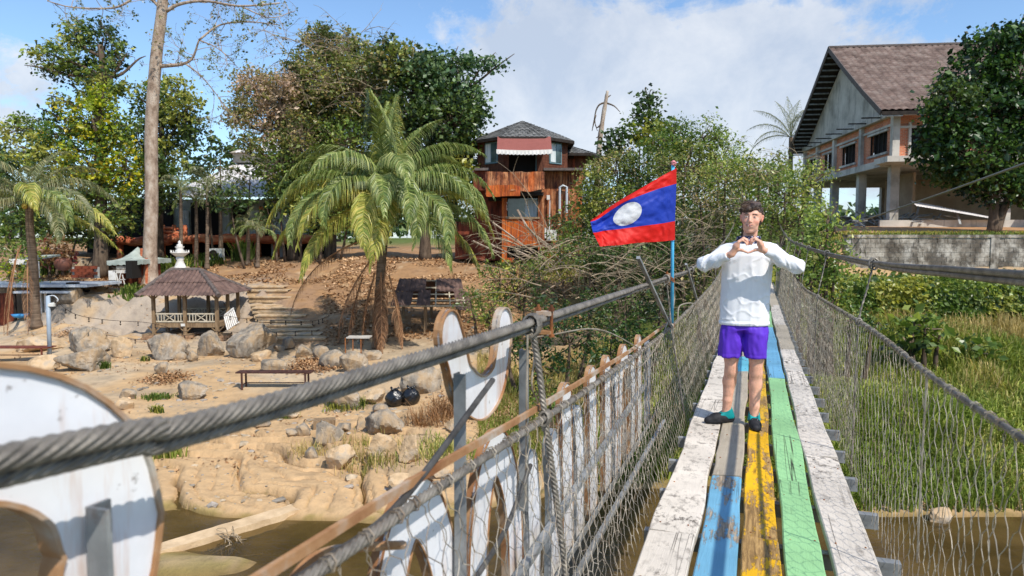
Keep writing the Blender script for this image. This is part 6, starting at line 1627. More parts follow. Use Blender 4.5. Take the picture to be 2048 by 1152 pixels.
# ------------------------------------------------------------------ rocks
def rock_mesh(size, seed, sub=3, rough=.10, planes=10, flat=1.0):
    r_ = np.random.default_rng(seed); V, T = ICO(sub); v = V.copy()
    n = norm(r_.normal(0, 1, (planes, 3))); n[:, 2] *= .8; n = norm(n); d = r_.uniform(.46, .84, planes)
    k = (v @ n.T); sc = np.where(k > .05, d / np.maximum(k, .05), 9).min(1); sc = np.minimum(sc, 1.0)
    v = v * sc[:, None]
    f = fbm(V * 2.4 + seed, 5, seed % 97); cr = 1 - np.abs(fbm(V * 2.6 + seed * 1.3, 4, seed % 89)) * 3
    v = v * (1 + rough * f - rough * .8 * np.clip(cr, 0, 1) ** 3)[:, None]
    return v * np.asarray(size) / 2, T
def rock(px, py, w, h, label, mt='rock', seed=None, sub=3, sink=.22, name='boulder', group=None, dY=0, deep=.8, dz=0):
    g = GP(px, py); Y = g[1] + dY; k = Y / F; W_ = w * k; H_ = h * k * 1.12
    sd = seed if seed is not None else int(px * 7 + py)
    v, T = rock_mesh((W_ * 1.08, W_ * deep, H_ * (1 + sink) * 1.1), sd, sub)
    a = np.random.default_rng(sd).uniform(-.4, .4); v = v @ np.array([[cos(a), sin(a), 0], [-sin(a), cos(a), 0], [0, 0, 1]])
    c = np.array((g[0], Y + W_ * .25, g[2] + H_ * .5 - H_ * sink * .5 + dz))
    m = MB(); m.add(v + c, t=T); o = m.build(name, MT[mt], None, smooth=False, org=c)
    me = o.data
    me.shade_smooth(); 
    try: me.set_sharp_from_angle(angle=R(22))
    except Exception: pass
    return tag(o, label, name.replace('_', ' '), group)
rock(498, 716, 100, 62, 'largest grey boulder beside the stairs, right of the leaning white railing', sub=4)
rock(415, 713, 66, 44, 'tall split grey boulder under the right end of the gazebo', sub=4)
rock(316, 720, 104, 44, 'long grey boulder under the front of the gazebo', sub=4)
rock(238, 716, 56, 36, 'sand coloured boulder left of the long grey boulder under the gazebo', 'sandrock')
rock(162, 706, 92, 42, 'boulder with a dark hole, left below the rock face', sub=4)
rock(152, 746, 108, 46, 'flat topped grey block of rock at the foot of the light pole', sub=4)
rock(50, 706, 120, 30, 'low pale rock behind the red bench at the left edge', 'sandrock')
rock(85, 742, 70, 26, 'low pale rock below the red bench', 'sandrock')
rock(521, 724, 46, 22, 'small rounded pinkish boulder below the largest grey boulder', 'sandrock')
rock(363, 712, 30, 18, 'small pale rock between the two grey boulders before the gazebo')
rock(352, 722, 34, 16, 'low flat pale rock before the gazebo')
rock(383, 724, 22, 20, 'small white angular stone before the gazebo')
rock(321, 750, 30, 26, 'single small round grey stone on the open sand')
rock(376, 802, 74, 32, 'flat grey rock lying on the sand before the leaf pile', sub=4)
rock(250, 800, 38, 18, 'half buried grey rock left of the leaf pile')
rock(243, 822, 40, 24, 'pinkish pale rock just behind the large round letter', 'sandrock')
rock(547, 744, 60, 28, 'grey rock left of the leaf mound under the palm')
rock(556, 704, 24, 14, 'small grey rock at the foot of the stairs')
rock(578, 700, 34, 22, 'grey rock at the foot of the stairs, right side')
rock(603, 716, 42, 26, 'grey rock left of the hanging brown palm frond')
rock(662, 738, 56, 32, 'dark blue grey boulder under the brown palm frond')
rock(700, 746, 66, 36, 'dark blue grey boulder beside the palm trunk', sub=4)
rock(640, 720, 40, 24, 'grey boulder behind the leaf mound')
rock(735, 722, 50, 22, 'flat dark rock left of the palm foot')
rock(838, 790, 86, 50, 'large grey and tan boulder behind the black bags', sub=4)
rock(682, 822, 84, 46, 'big grey boulder with green weeds left of the black bags', sub=4)
rock(748, 810, 54, 28, 'tan boulder touching the left black bag', 'sandrock')
rock(766, 872, 84, 42, 'grey slab rock below the black bags', sub=4)
rock(720, 862, 30, 26, 'small tan rock left of the grey slab rock', 'sandrock')
rock(687, 864, 32, 20, 'small grey stone right of the square brown block')
rock(651, 892, 62, 38, 'flat topped grey and white rock on the sand', sub=4)
rock(604, 872, 36, 22, 'small grey stone left of the square brown block')
rock(580, 880, 28, 12, 'little flat grey stone on the sand at left')
rock(672, 944, 68, 46, 'rounded smooth tan boulder at the head of the ledges', 'sandrock', sub=4)
rock(618, 918, 34, 20, 'small grey stone above the rounded tan boulder')
rock(755, 926, 72, 46, 'square tan boulder right of the rounded one', 'sandrock', sub=4)
rock(820, 932, 56, 50, 'tan boulder in shadow behind the upright of the second letter', 'sandrock', sub=4)
rock(800, 988, 70, 36, 'tilted tan slab near the water', 'sandrock')
rock(760, 832, 40, 18, 'low grey stone between black bags and grey slab', )
rock(905, 870, 40, 24, 'tan stone behind the upright post of the u letter', 'sandrock')
rock(880, 960, 60, 30, 'tan stone low behind the letter frame', 'sandrock')
rock(515, 858, 44, 14, 'small flat grey rock by the thick cable')
rock(580, 838, 38, 14, 'low flat rock with a grass tuft before it', 'sandrock')
rock(1892, 1062, 66, 30, 'pale flat stone lying in the water right of the bridge', 'sandrock', dz=.05)
rock(128, 608, 60, 30, 'dark mossy boulder in the garden behind the left palm', dY=0)
for px, py, w, h, lab in ((150, 548, 48, 28, 'blue grey garden rock left of the grey steps'), (185, 548, 28, 26, 'small blue grey garden rock right of the grey steps')): rock(px, py, w, h, lab)
rock(362, 556, 74, 22, 'grey rock carrying the white fountain behind the gazebo roof', sub=3)
bk = MB(); g = GP(647, 858); bk.box(g + (0, .1, .10), (.55, .32, .26), np.array([[.97, .22, 0], [-.22, .97, 0], [0, 0, 1]])); tag(bk.build('stone_block', MT['old_wood']), 'square brown block sitting on the sand behind the flat topped rock', 'block')

# pebbles and gravel strewn on the sand
def pebbles():
    r_ = np.random.default_rng(12); m = MB(); V, T = ICO(1); BU_ = 0
    n = 0
    while n < 2000:
        q = r_.uniform(-.72, -.05); Y = r_.uniform(13.3, 33); x = q * Y
        if vnoise(np.array([[x * .5, Y * .5, 0]]), 5)[0] < -.1 and r_.random() < .7: continue
        z = gz(x, Y)
        if z < WATER + .03: continue
        s_ = .02 + .10 * r_.random() ** 4; v = V * (1 + .25 * r_.normal(0, 1, (len(V), 1))) * s_ * np.array((1.2, 1, .55)); c = r_.choice(3); col = [(.9, .9, .95), (1.1, 1.0, .85), (.7, .7, .7)][c]
        m.add(v + (x, Y, z), t=T, c=col); n += 1
    tag(m.build('gravel', mat('pebble', [lin(132, 124, 112), lin(188, 176, 158)], attr=True, scale=4), kind='stuff'), 'small stones strewn over the sand bank', 'gravel')
pebbles()

# ------------------------------------------------------------------ gazebo
def rail_panel(parent, a, b, z0, z1, cross=True):
    a = np.asarray(a, float); b = np.asarray(b, float); p = lambda u, z: np.array((*(a + (b - a) * u)[:2], z))
    for z in (z0, z1): m = MB(); m.bar(p(0, z), p(1, z), .05, .06); m.build('rail', MT['cream_wood'], parent)
    for u in ((.08, .2, .30, .70, .82, .92) if cross else np.linspace(.1, .9, 6)): m = MB(); m.bar(p(u, z0), p(u, z1), .035, .035); m.build('baluster', MT['cream_wood'], parent)
    if cross:
        for za, zb in ((z0, z1), (z1, z0)): m = MB(); m.bar(p(.30, za), p(.70, zb), .04, .035); m.build('cross_bar', MT['cream_wood'], parent)
def gazebo():
    Y = 32.2; X = lambda px, y=Y: (px - 1024) / F * y; Z = lambda py, y=Y: -(py - 480) / F * y
    t = thing('gazebo', 'wooden gazebo with wavy brown hipped tile roof and white cross railings on the sand bank', 'gazebo', (X(367), Y, Z(678)))
    yb = Y + 2.5; zf, ze, zr = Z(648), Z(588), Z(541, Y + 1.3); x0, x1, x2 = X(304), X(367), X(431)
    for x, y in ((x0, Y), (x1, Y), (x2, Y), (x0, yb), (x1, yb), (x2, yb), (x0, Y + 1.25), (x2, Y + 1.25)):
        m = MB(); m.bar((x, y, zf - .5), (x, y, ze + .05), .135, .135); m.build('post', MT['old_wood'], t)
    for (x, y, w, n_) in ((x0 - .05, Y, .95, 1), (x1, Y, .7, 2), (x2 + .1, Y, .95, 3), (x0, yb, .7, 4), (x2, yb, .7, 5)):
        ft = MB(); ft.box((x, y + .1, zf - .72), (w - .06, .56, .50)); f = ft.build('footing', MT['old_wood'], t)
        bmz = BR
        r_ = np.random.default_rng(n_)
        for row in range(4):
            xx = x - w / 2 + (.11 if row % 2 else 0)
            while xx < x + w / 2 - .1: inst(bmz, 'brick', f, (xx + .11, y - .18 + r_.uniform(-.015, .015), zf - .92 + row * .115), (0, 0, r_.uniform(-.04, .04))); xx += .225
    for (a, b) in (((x0, Y), (x2, Y)), ((x0, yb), (x2, yb)), ((x0, Y), (x0, yb)), ((x2, Y), (x2, yb))):
        m = MB(); m.bar((*a, zf - .07), (*b, zf - .07), .09, .20); m.build('floor_beam', MT['old_wood'], t)
        m = MB(); m.bar((*a, ze + .0), (*b, ze + .0), .08, .14); m.build('top_beam', MT['old_wood'], t)
    for k in range(11): m = MB(); m.box(((x0 + x2) / 2, Y + .15 + k * .225, zf + .03), (x2 - x0 + .1, .21, .035)); m.build('floor_board', MT['old_wood'], t)
    rl = Z(628)
    for a, b in (((x0, Y), (x1, Y)), ((x1, Y), (x2, Y)), ((x0, yb), (x1, yb)), ((x1, yb), (x2, yb))):
        d = norm(np.array(b) - np.array(a)) * .1; rail_panel(t, np.array(a) + d, np.array(b) - d, zf + .10, rl)
    rail_panel(t, (x0, Y + .1), (x0, Y + 1.2), zf + .10, rl, False)
    for x in (x0, x1, x2):
        for s_ in (-1, 1): m = MB(); m.bar((x, Y, zf - .42), (x + s_ * .3, Y, zf - .14), .05, .05); m.build('strut', MT['old_wood'], t); m = MB(); m.bar((x, Y, ze - .28), (x + s_ * .25, Y, ze - .03), .05, .05); m.build('strut', MT['old_wood'], t)
    # hipped roof of wavy sheets in two courses, with ridge and hip caps
    e = [np.array((X(282), Y - .55, ze - .06)), np.array((X(446), Y - .55, ze - .06)), np.array((X(446) + .08, yb + .6, ze - .06)), np.array((X(282), yb + .6, ze - .06))]
    r0, r1 = np.array((X(341, Y + 1.3), Y + 1.3, zr)), np.array((X(399, Y + 1.3), Y + 1.3, zr))
    def tri_slope(A, B_, C, D, amp=.06, pitch=.20):
        """A,B eave; D,C ridge (may be one point)"""
        u_ = norm(B_ - A); L_ = np.linalg.norm(B_ - A); nb = int(L_ / pitch * 8); us = np.linspace(0, L_, nb); up = (D - A) - u_ * ((D - A) @ u_); H_ = np.linalg.norm(up); up = up / H_
        n = norm(np.cross(u_, up)); dl = (D - A) @ u_; dr = (C - A) @ u_
        for c0, c1, lift in ((0, .52, .0), (.48, 1.0, .035)):
            V = []
            for v in np.linspace(c0, c1, 9):
                lo, hi = dl * v, L_ + (dr - L_) * v; uc = np.clip(us, lo, hi)
                V.append(A + u_ * uc[:, None] + up * (v * H_) + n * (amp * np.abs(np.sin(us * pi / pitch)) + lift * (1.0 if v < c0 + .05 else .8))[:, None])
            m = MB(); m.grid(np.array(V)); m.grid(np.array(V) - n * .012, flip=True); m.build('roof_sheet', MT['tile_brown'], t)
    tri_slope(e[0], e[1], r1, r0); tri_slope(e[1], e[2], r1, r1); tri_slope(e[2], e[3], r0, r1); tri_slope(e[3], e[0], r0, r0)
    for a, b in ((e[0], r0), (e[1], r1), (e[2], r1), (e[3], r0), (r0, r1)):
        n = max(3, int(np.linalg.norm(b - a) / .30))
        for k in range(n):
            p = a + (b - a) * k / n; q = a + (b - a) * (k + 1.12) / n; m = MB(); m.tube([p + (0, 0, .03), q + (0, 0, .05)], [.115, .085], 8); m.build('hip_cap', MT['hip_tile'], t)
    m = MB(); m.box((X(364), Y - .10, Z(650)), (.18, .03, .12)); tag(m.build('sign_plate', MT['plastic_white'], t), 'small blank white plate')
BR = MB().box((0, 0, 0), (.21, .10, .10)).mesh('brick', mat('footing_brick', [lin(128, 96, 72), lin(170, 138, 108)], scale=3, rough=.9, bump=.3))
gazebo()
lr = thing('leaning_railing', 'broken white railing panel leaning against the right side of the gazebo', 'railing', P(460, 660, 31.6))
for k in range(7):
    m = MB(); u = k / 6; m.bar(P(448 + 18 * u, 632 - 14 * u, 31.7), P(455 + 21 * u, 660 - 14 * u, 31.5), .05, .05); m.build('slat', MT['white_paint'], lr)
for a, b in (((447, 632), (467, 616)), ((454, 660), (478, 644)), ((450, 640), (470, 625))): m = MB(); m.bar(P(*a, 31.68), P(*b, 31.68), .06, .06); m.build('rail', MT['white_paint'], lr)
def gazebo2():
    Y = 29.6; X = lambda px, y=Y: (px - 1024) / F * y; Z = lambda py, y=Y: -(py - 480) / F * y
    t = thing('ruined_gazebo', 'ruined gazebo with missing brown roof sheets behind the second letter', 'gazebo', (X(850), Y, Z(700)))
    yb = Y + 2.3; zf, ze = Z(682), Z(611)
    for px, y in ((793, Y), (850, Y), (918, Y), (806, yb), (862, yb), (917, yb)): m = MB(); x = X(px, y); m.bar((x, y, zf - .75), (x, y, ze), .13, .13); m.build('post', MT['old_wood'], t)
    for (a, b) in (((793, Y), (918, Y)), ((806, yb), (917, yb))):
        m = MB(); m.bar((X(a[0], a[1]), a[1], zf - .05), (X(b[0], b[1]), b[1], zf - .05), .09, .18); m.build('floor_beam', MT['old_wood'], t)
        m = MB(); m.bar((X(a[0], a[1]), a[1], ze), (X(b[0], b[1]), b[1], ze), .08, .14); m.build('top_beam', MT['old_wood'], t)
    for k in range(9): m = MB(); m.box((X(856), Y + .2 + k * .24, zf + .03), (X(918) - X(793), .22, .03)); m.build('floor_board', MT['old_wood'], t)
    rail_panel(t, (X(806, yb), yb), (X(862, yb), yb), zf + .1, Z(655, yb)); rail_panel(t, (X(862, yb), yb), (X(917, yb), yb), zf + .1, Z(655, yb))
    eL, eR, rL, rR = np.array((X(784), Y - .5, ze)), np.array((X(934), Y - .5, ze)), np.array((X(799, Y + 1.2), Y + 1.2, Z(560, Y + 1.2))), np.array((X(922, Y + 1.2), Y + 1.2, Z(560, Y + 1.2)))
    q = lambda u, v: (eL * (1 - u) + eR * u) * (1 - v) + (rL * (1 - u) + rR * u) * v
    for u in np.linspace(.02, .98, 6): m = MB(); m.bar(q(u, 0), q(u, 1), .05, .06); m.build('rafter', MT['cream_wood'], t)
    for v in (.02, .22, .45, .70, .98): m = MB(); m.bar(q(0, v) - (0, 0, .0), q(1, v), .05, .05); m.build('batten', MT['cream_wood'], t)
    for (u0, u1, v0, v1, drop) in ((.0, .44, .50, 1, 0), (.60, 1.0, .50, 1, 0), (.0, .27, -.02, .50, 0), (.34, .52, -.02, .55, 0), (.86, 1.06, -.06, .50, .12)):
        m = MB(); A, B_, C, D = q(u0, v0) - (0, .1 * drop, drop), q(u1, v0) - (0, 0, drop * 1.5), q(u1, v1) + (0, 0, 0), q(u0, v1); sheet(m, A + (0, 0, .05), B_ + (0, 0, .05), C + (0, 0, .05), D + (0, 0, .05), max(20, int(260 * (u1 - u0))), 4, .035, 5.2); m.build('roof_sheet', MT['tile_brown'], t)
    bL, bR = rL + (0, 1.7, -.95), rR + (0, 1.7, -.95); m = MB(); sheet(m, bR, bL, rL, rR, 200, 3, .035, 5.2); m.build('roof_sheet', MT['tile_brown'], t)
gazebo2()

# stairs up the slope beside the big boulder
st = thing('stone_stairs', 'worn sandstone stairs curving up the slope right of the gazebo', 'stairs', G(580, 30.5))
for k in range(13):
    u = k / 12; Y = 29.8 + 7.6 * u; px = 592 - 66 * u ** .8 + 6 * sin(u * 3); g = G(px, Y); w = (2.7 - .7 * u)
    m = MB(); xs = np.linspace(-w / 2, w / 2, 14); h = .15; ed = .05 * fbm(xyz(xs * 2, k * 3.1), 3, 5)
    top = np.stack([g[0] + xs, Y - .32 + ed, np.full(14, g[2] + .15)], -1); bk_ = np.stack([g[0] + xs, np.full(14, Y + .50), np.full(14, g[2] + .16)], -1); lip = top - (0, 0, .06); bot = top + (0, .08, -.30); lip2 = lip + (0, .08, 0)
    m.grid(np.array([bot, lip2, lip, top, bk_])); m.build('step', MT['sandrock'], st)

# fountain
def fountain():
    Y = 37.2; k = Y / F; c = P(361, 545, Y)
    t = thing('fountain', 'white two tiered garden fountain on a rock behind the gazebo roof', 'fountain', c)
    def L_(name, prof, n=20): m = MB(); m.lathe(c, [(r * k, z * k) for r, z in prof], n); m.build(name, MT['white_paint'], t, smooth=True)
    L_('pedestal', [(17, 0), (17, 5), (12, 8), (9, 16), (6, 24), (8, 27), (7, 31)]); L_('bowl', [(5, 31), (9, 33), (17, 39), (18, 41), (17, 41), (10, 40), (1, 38)]); L_('upper_tier', [(7, 39), (8, 44), (6, 47), (8, 50), (9, 52), (2, 51)]); L_('finial', [(5, 51), (6, 55), (2, 58), (3, 61), (.5, 64)])
    for a in np.arange(10) * 2 * pi / 10: m = MB(); m.cyl(c + (16.5 * k * cos(a), 16.5 * k * sin(a), 40 * k), c + (17 * k * cos(a), 17 * k * sin(a), 45 * k), .03, 6, .01); m.build('bowl_knob', MT['white_paint'], t)
fountain()

# benches
def bench(label, a, b, z, depth, mt, legs=.45, Y=None):
    a = np.array(a, float); b = np.array(b, float); d = norm(b - a); n = np.cross((0, 0, 1), d); c = (a + b) / 2
    t = thing('bench', label, 'bench', (c[0], c[1], z - legs))
    for k in range(4): m = MB(); o = n * (-depth / 2 + depth * (k + .5) / 4); m.bar((*(a + o)[:2], z), (*(b + o)[:2], z), depth / 4 - .012, .04); m.build('seat_plank', mt, t)
    for u in (.08, .92):
        for s_ in (-.42, .42): p = a + (b - a) * u + n * depth * s_; m = MB(); m.bar((p[0], p[1], z - legs - .05), (p[0], p[1], z - .02), .05, .05); m.build('leg', mt, t)
    for u in (.08, .92): m = MB(); p = a + (b - a) * u; m.bar((*(p - n * depth * .42)[:2], z - legs * .7), (*(p + n * depth * .42)[:2], z - legs * .7), .03, .03); m.build('stretcher', mt, t)
    m = MB(); m.bar((*(a + (b - a) * .08 + n * depth * .42)[:2], z - legs * .7), (*(a + (b - a) * .92 + n * depth * .42)[:2], z - legs * .7), .03, .03); m.build('stretcher', mt, t)
redw = mat('red_brown_wood', [lin(92, 44, 34), lin(134, 74, 56)], scale=5, rough=.6, bump=.2); dkw = mat('dark_brown_wood', [lin(58, 36, 32), lin(92, 62, 54)], scale=5, rough=.55, bump=.2)
g = GP(100, 722); bench('long red-brown bench on the sand at the left edge beside the light pole', P(-60, 695, g[1]), P(104, 694, g[1]), P(50, 694, g[1])[2], .55, redw, legs=.5)
g = GP(485, 783); z = P(520, 747, g[1])[2]; bench('dark brown bench on the open sand below the leaf mound', (P(468, 747, g[1])[0], g[1] + .3, z), (P(620, 747, g[1])[0], g[1] + .3, z), z, .42, dkw, legs=z - g[2])
# light pole
g = GP(100, 722); t = thing('light_pole', 'grey-blue metal pole with a small white lamp arm behind the left bench', 'light pole', g)
m = MB(); m.cyl(g, P(96, 592, g[1]), .075, 12); m.build('pole', mat('pole_grey', [lin(132, 146, 160), lin(160, 174, 186)], scale=2, rough=.5), t, smooth=True)
m = MB(); m.tube(spline([P(96, 592, g[1]), P(106, 591, g[1]), P(112, 594, g[1]), P(116, 600, g[1]), P(112, 605, g[1])], 14), .022, 6); m.build('arm', MT['pipe_white'], t)
m = MB(); m.box(P(104, 610, g[1]), (.22, .16, .10)); m.tube([P(98, 608, g[1]), P(108, 606, g[1])], .03, 6); m.build('lamp_head', MT['plastic_white'], t)
# bin bags
def bag(px, py, w, h, label, seed):
    g = GP(px, py); k = g[1] / F; V, T = ICO(4); z = V[:, 2]
    s_ = 1 - .26 * sstep(.3, 1, z) + .09 * fbm(V * 3 + seed, 3, seed); v = V * np.array((w * k / 2, w * k / 2 * .8, h * k / 2)); v[:, :2] *= s_[:, None]; v[:, 2] = np.maximum(v[:, 2], -h * k * .44)
    cr = 1 - np.abs(fbm(V * np.array((5, 5, 2.5)) + seed, 4, seed)) * 4; v *= (1 + .045 * np.clip(cr, -1, 1) + .09 * fbm(V * 3.2 + seed, 3, 4))[:, None]
    c = g + (0, .25, h * k * .42); t = thing('bin_bag', label, 'rubbish bag', g); m = MB(); m.add(v + c, t=T); m.build('sack', MT['bag'], t, smooth=True)
    m = MB(); top = c + (0, 0, h * k * .42)
    for a in (.4, 1.6, 2.8, 4.0, 5.2): m.tube([top - (0, 0, .05), top + (.05 * cos(a), .04 * sin(a), .03), top + (.13 * cos(a), .1 * sin(a), .05 + .03 * sin(a * 3))], [.025, .02, .035], 6)
    m.build('knot', MT['bag'], t, smooth=True, kind='stuff')
MT['bag'] = mat('black_plastic', [lin(16, 16, 18), lin(26, 26, 28)], scale=5, rough=.26, spec=.7, bump=.6, bscale=16, bdist=.02)
bag(787, 818, 38, 40, 'left one of the two shiny black rubbish bags on the sand', 3); bag(820, 815, 36, 40, 'right one of the two shiny black rubbish bags on the sand', 8)
# long beam lying over the pool
a = P(272, 1113, 11.25); b = P(600, 1014, 13.35); d = norm(b - a); xx = norm(np.cross(d, (0, 0, 1)))
m = MB(); n = 30; rings = []
for i in range(n):
    u = i / (n - 1); c = a * (1 - u) + b * u + (0, 0, .02); w = .17 + .01 * sin(u * 40); j = .012 * fbm(np.array([[u * 20, 1., 2.]]), 3, 2)[0]
    rings.append([c - xx * w + (0, 0, -.20), c + xx * w + (0, 0, -.22), c + xx * (w + j) + (0, 0, .01 - j), c - xx * (w - j) + (0, 0, .02 + j)])
V = np.array(rings); V = np.concatenate([V, V[:, :1]], 1); m.grid(V, flip=True); m.hexa([V[0, 0], V[0, 1], V[1, 1], V[1, 0], V[0, 3], V[0, 2], V[1, 2], V[1, 3]]); m.hexa([V[-2, 0], V[-2, 1], V[-1, 1], V[-1, 0], V[-2, 3], V[-2, 2], V[-1, 2], V[-1, 3]])
tag(m.build('concrete_beam', MT['sandbeam'] if 'sandbeam' in MT else mat('sandy_beam', [lin(186, 158, 122), lin(216, 188, 150)], scale=3, det=8, rough=.9, bump=.6, bscale=12, bdist=.03)), 'long sandy beam lying across the shallow brown pool', 'beam')
m = MB(); r_ = np.random.default_rng(3)
for k in range(16):
    p = P(456, 1085, 12.0) + r_.normal(0, .06, 3); m.tube(spline([p, p + r_.normal(0, .12, 3) + (0, 0, .02), p + r_.normal(0, .2, 3) - (0, 0, .05), p + r_.normal(0, .16, 3) - (0, 0, .12)], 10), .008, 4, False)
tag(m.build('tangled_roots', MT['twig'], kind='stuff'), 'tangle of pale roots caught on the beam over the pool', 'roots')
# string lights round the gazebo
def lights(label, pts, nb):
    t = thing('string_lights', label, 'string lights', pts[0]); c = spline(pts, 90); m = MB(); m.tube(c, .010, 4, False); m.build('wire', MT['black_wood'], t)
    for k in range(nb):
        p = c[int((k + .5) * 90 / nb)]; m = MB(); m.cyl(p, p - (0, 0, .10), .022, 6); m.ico(p - (0, 0, .15), .038, 1); m.build('bulb', MT['black_wood'], t)
lights('string of small bulbs sagging from the light pole to the gazebo', [P(104, 596, 25.8), P(150, 628, 27), P(215, 640, 29), P(300, 646, 31.6), P(365, 662, 31.6), P(430, 668, 31)], 12)
lights('string of small bulbs in front of the boulders and the stairs', [P(440, 628, 31.6), P(480, 636, 30.5), P(540, 640, 29.5), P(620, 642, 28.6), P(650, 636, 28.2)], 11)
lights('lower string of small bulbs along the big boulders', [P(200, 668, 29.5), P(300, 680, 29.2), P(420, 664, 29), P(520, 666, 28.2), P(640, 660, 28)], 14)
# small metal table frame by the palm
g = GP(707, 722); t = thing('iron_frame', 'thin rusty metal table frame standing left of the palm foot', 'table', g)
for px in (691, 706, 722): m = MB(); p = P(px, 700, g[1]); m.bar((p[0], p[1], g[2]), (p[0], p[1], g[2] + .85), .035, .035); m.build('leg', MT['rust'], t)
m = MB(); m.box((P(706, 0, g[1])[0], g[1] + .2, g[2] + .86), (.85, .5, .05)); m.build('top', MT['concrete'], t)
# clay jar in the garden
m = MB(); c = P(127, 541, 38.5); m.lathe(c, [(.22, 0), (.40, .18), (.46, .40), (.36, .60), (.28, .66)], 16); tag(m.build('clay_jar', mat('clay', [lin(120, 74, 58), lin(150, 100, 80)], scale=2, rough=.5), smooth=True), 'round brown clay jar beside the garden steps', 'jar')
m = MB(); sh_ = P(1385, 470, 34); m.box(sh_, (3.4, .1, 1.5)); tag(m.build('white_screen', MT['white_sheet']), 'white sheeting glimpsed through the dry shrub behind the flag', 'screen')
# stay cable across the hall
m = MB(); m.tube(spline([P(2120, 305, 12), P(2048, 328, 14), P(1880, 388, 22), P(1705, 448, 33)], 30), .028, 6); tag(m.build('stay_cable', MT['cable'], smooth=True), 'long straight stay cable crossing in front of the unfinished hall', 'cable')
# ------------------------------------------------------------------ leaves, crowns, trees
def L3(*c): return np.array(lin(*c))
PAL = {
 'dark': [L3(50, 70, 34), L3(72, 92, 44), L3(94, 112, 56), L3(40, 58, 32)],
 'mid': [L3(82, 104, 44), L3(108, 126, 56), L3(134, 146, 72), L3(58, 80, 38), L3(150, 150, 70)],
 'yellow': [L3(128, 142, 34), L3(164, 160, 36), L3(96, 118, 40), L3(186, 168, 40), L3(70, 98, 38)],
 'olive': [L3(108, 118, 58), L3(140, 140, 76), L3(84, 98, 46), L3(168, 150, 104), L3(72, 84, 42)],
 'pink': [L3(176, 150, 130), L3(196, 172, 152), L3(150, 126, 104), L3(120, 116, 66), L3(140, 134, 70)],
 'blue': [L3(66, 92, 60), L3(92, 116, 78), L3(116, 136, 96), L3(46, 68, 44)],
 'lime': [L3(120, 138, 60), L3(150, 160, 80), L3(96, 118, 52), L3(172, 172, 96)],
 'deep': [L3(36, 60, 28), L3(52, 80, 36), L3(80, 108, 50), L3(28, 48, 24)],
 'brown': [L3(150, 112, 76), L3(176, 138, 100), L3(124, 90, 62), L3(196, 160, 122)],
 'red': [L3(110, 40, 50), L3(146, 60, 70), L3(84, 34, 40), L3(120, 90, 60)],
}
def leaf_quads(m, C, size, col, r_, aspect=.30, droop=.35, up=0.0):
    n = len(C); d = r_.normal(0, 1, (n, 3)); d[:, 2] = d[:, 2] * .7 - droop; d = norm(d)
    s = r_.normal(0, 1, (n, 3)); w = norm(np.cross(d, s)); 
    L = (size * np.clip(r_.lognormal(-.08, .34, n), .4, 1.9))[:, None]; nn = np.cross(w, d)
    V = np.stack([C, C + d * L * .5 + w * L * aspect + nn * L * .08, C + d * L, C + d * L * .5 - w * L * aspect + nn * L * .08], 1)
    q = (np.arange(n) * 4)[:, None] + np.arange(4)[None]
    m.add(V.reshape(-1, 3), q, c=np.repeat(col, 4, 0))
def palcol(pal, C, r_, patch=.6, seed=0):
    P_ = np.array(PAL[pal]); k = len(P_); n = fbm(C * patch, 3, seed) * 1.6 + .5 + r_.normal(0, .22, len(C))
    i = np.clip((n * k).astype(int), 0, k - 1); c = P_[i] * r_.uniform(.72, 1.28, (len(C), 1)); return c
def crown(blobs, Y, size, dens=1.0, seed=0, thr=-.25, per=14, spread=.38, aspect=.30, droop=.35, shell=.45, twigs=None, tw_every=3, freq=.55):
    """blobs: (px, py, rx, ry, dY, palette)"""
    r_ = np.random.default_rng(seed); m = MB(); tw = MB(); hubs = []
    for bi, (px, py, rx, ry, dY, pal) in enumerate(blobs):
        Yb = Y + dY; k = Yb / F; c = P(px, py, Yb); R3 = np.array((rx * k, (rx + ry) / 2 * k * .85, ry * k))
        hubs.append((c, R3)); area = R3[0] * R3[2] * 4; n = int(dens * area * 9 / (per / 14))
        u = norm(r_.normal(0, 1, (n, 3))); rad = r_.uniform(shell, 1.0, n) ** .7 * (1 + .16 * fbm(u * 2.2 + seed + bi, 3, seed))
        cc = c + u * R3 * rad[:, None]; ok = fbm(cc * freq, 4, seed + 3) > thr; cc = cc[ok]
        if len(cc) == 0: continue
        k_ = per; C = np.repeat(cc, k_, 0) + r_.normal(0, 1, (len(cc) * k_, 3)) * spread * np.array((.62, .62, .42))
        leaf_quads(m, C, np.full(len(C), size), palcol(pal, C, r_, seed=seed + 1), r_, aspect, droop)
        if twigs is not None:
            for j in range(0, len(cc), tw_every):
                p = cc[j]; a = c + (p - c) * .25 - (0, 0, R3[2] * .2); mid = (a + p) / 2 + r_.normal(0, .18, 3); tw.tube(np.array([a, mid, p]), [.030, .020, .008], 3, False)
    return m, tw, hubs
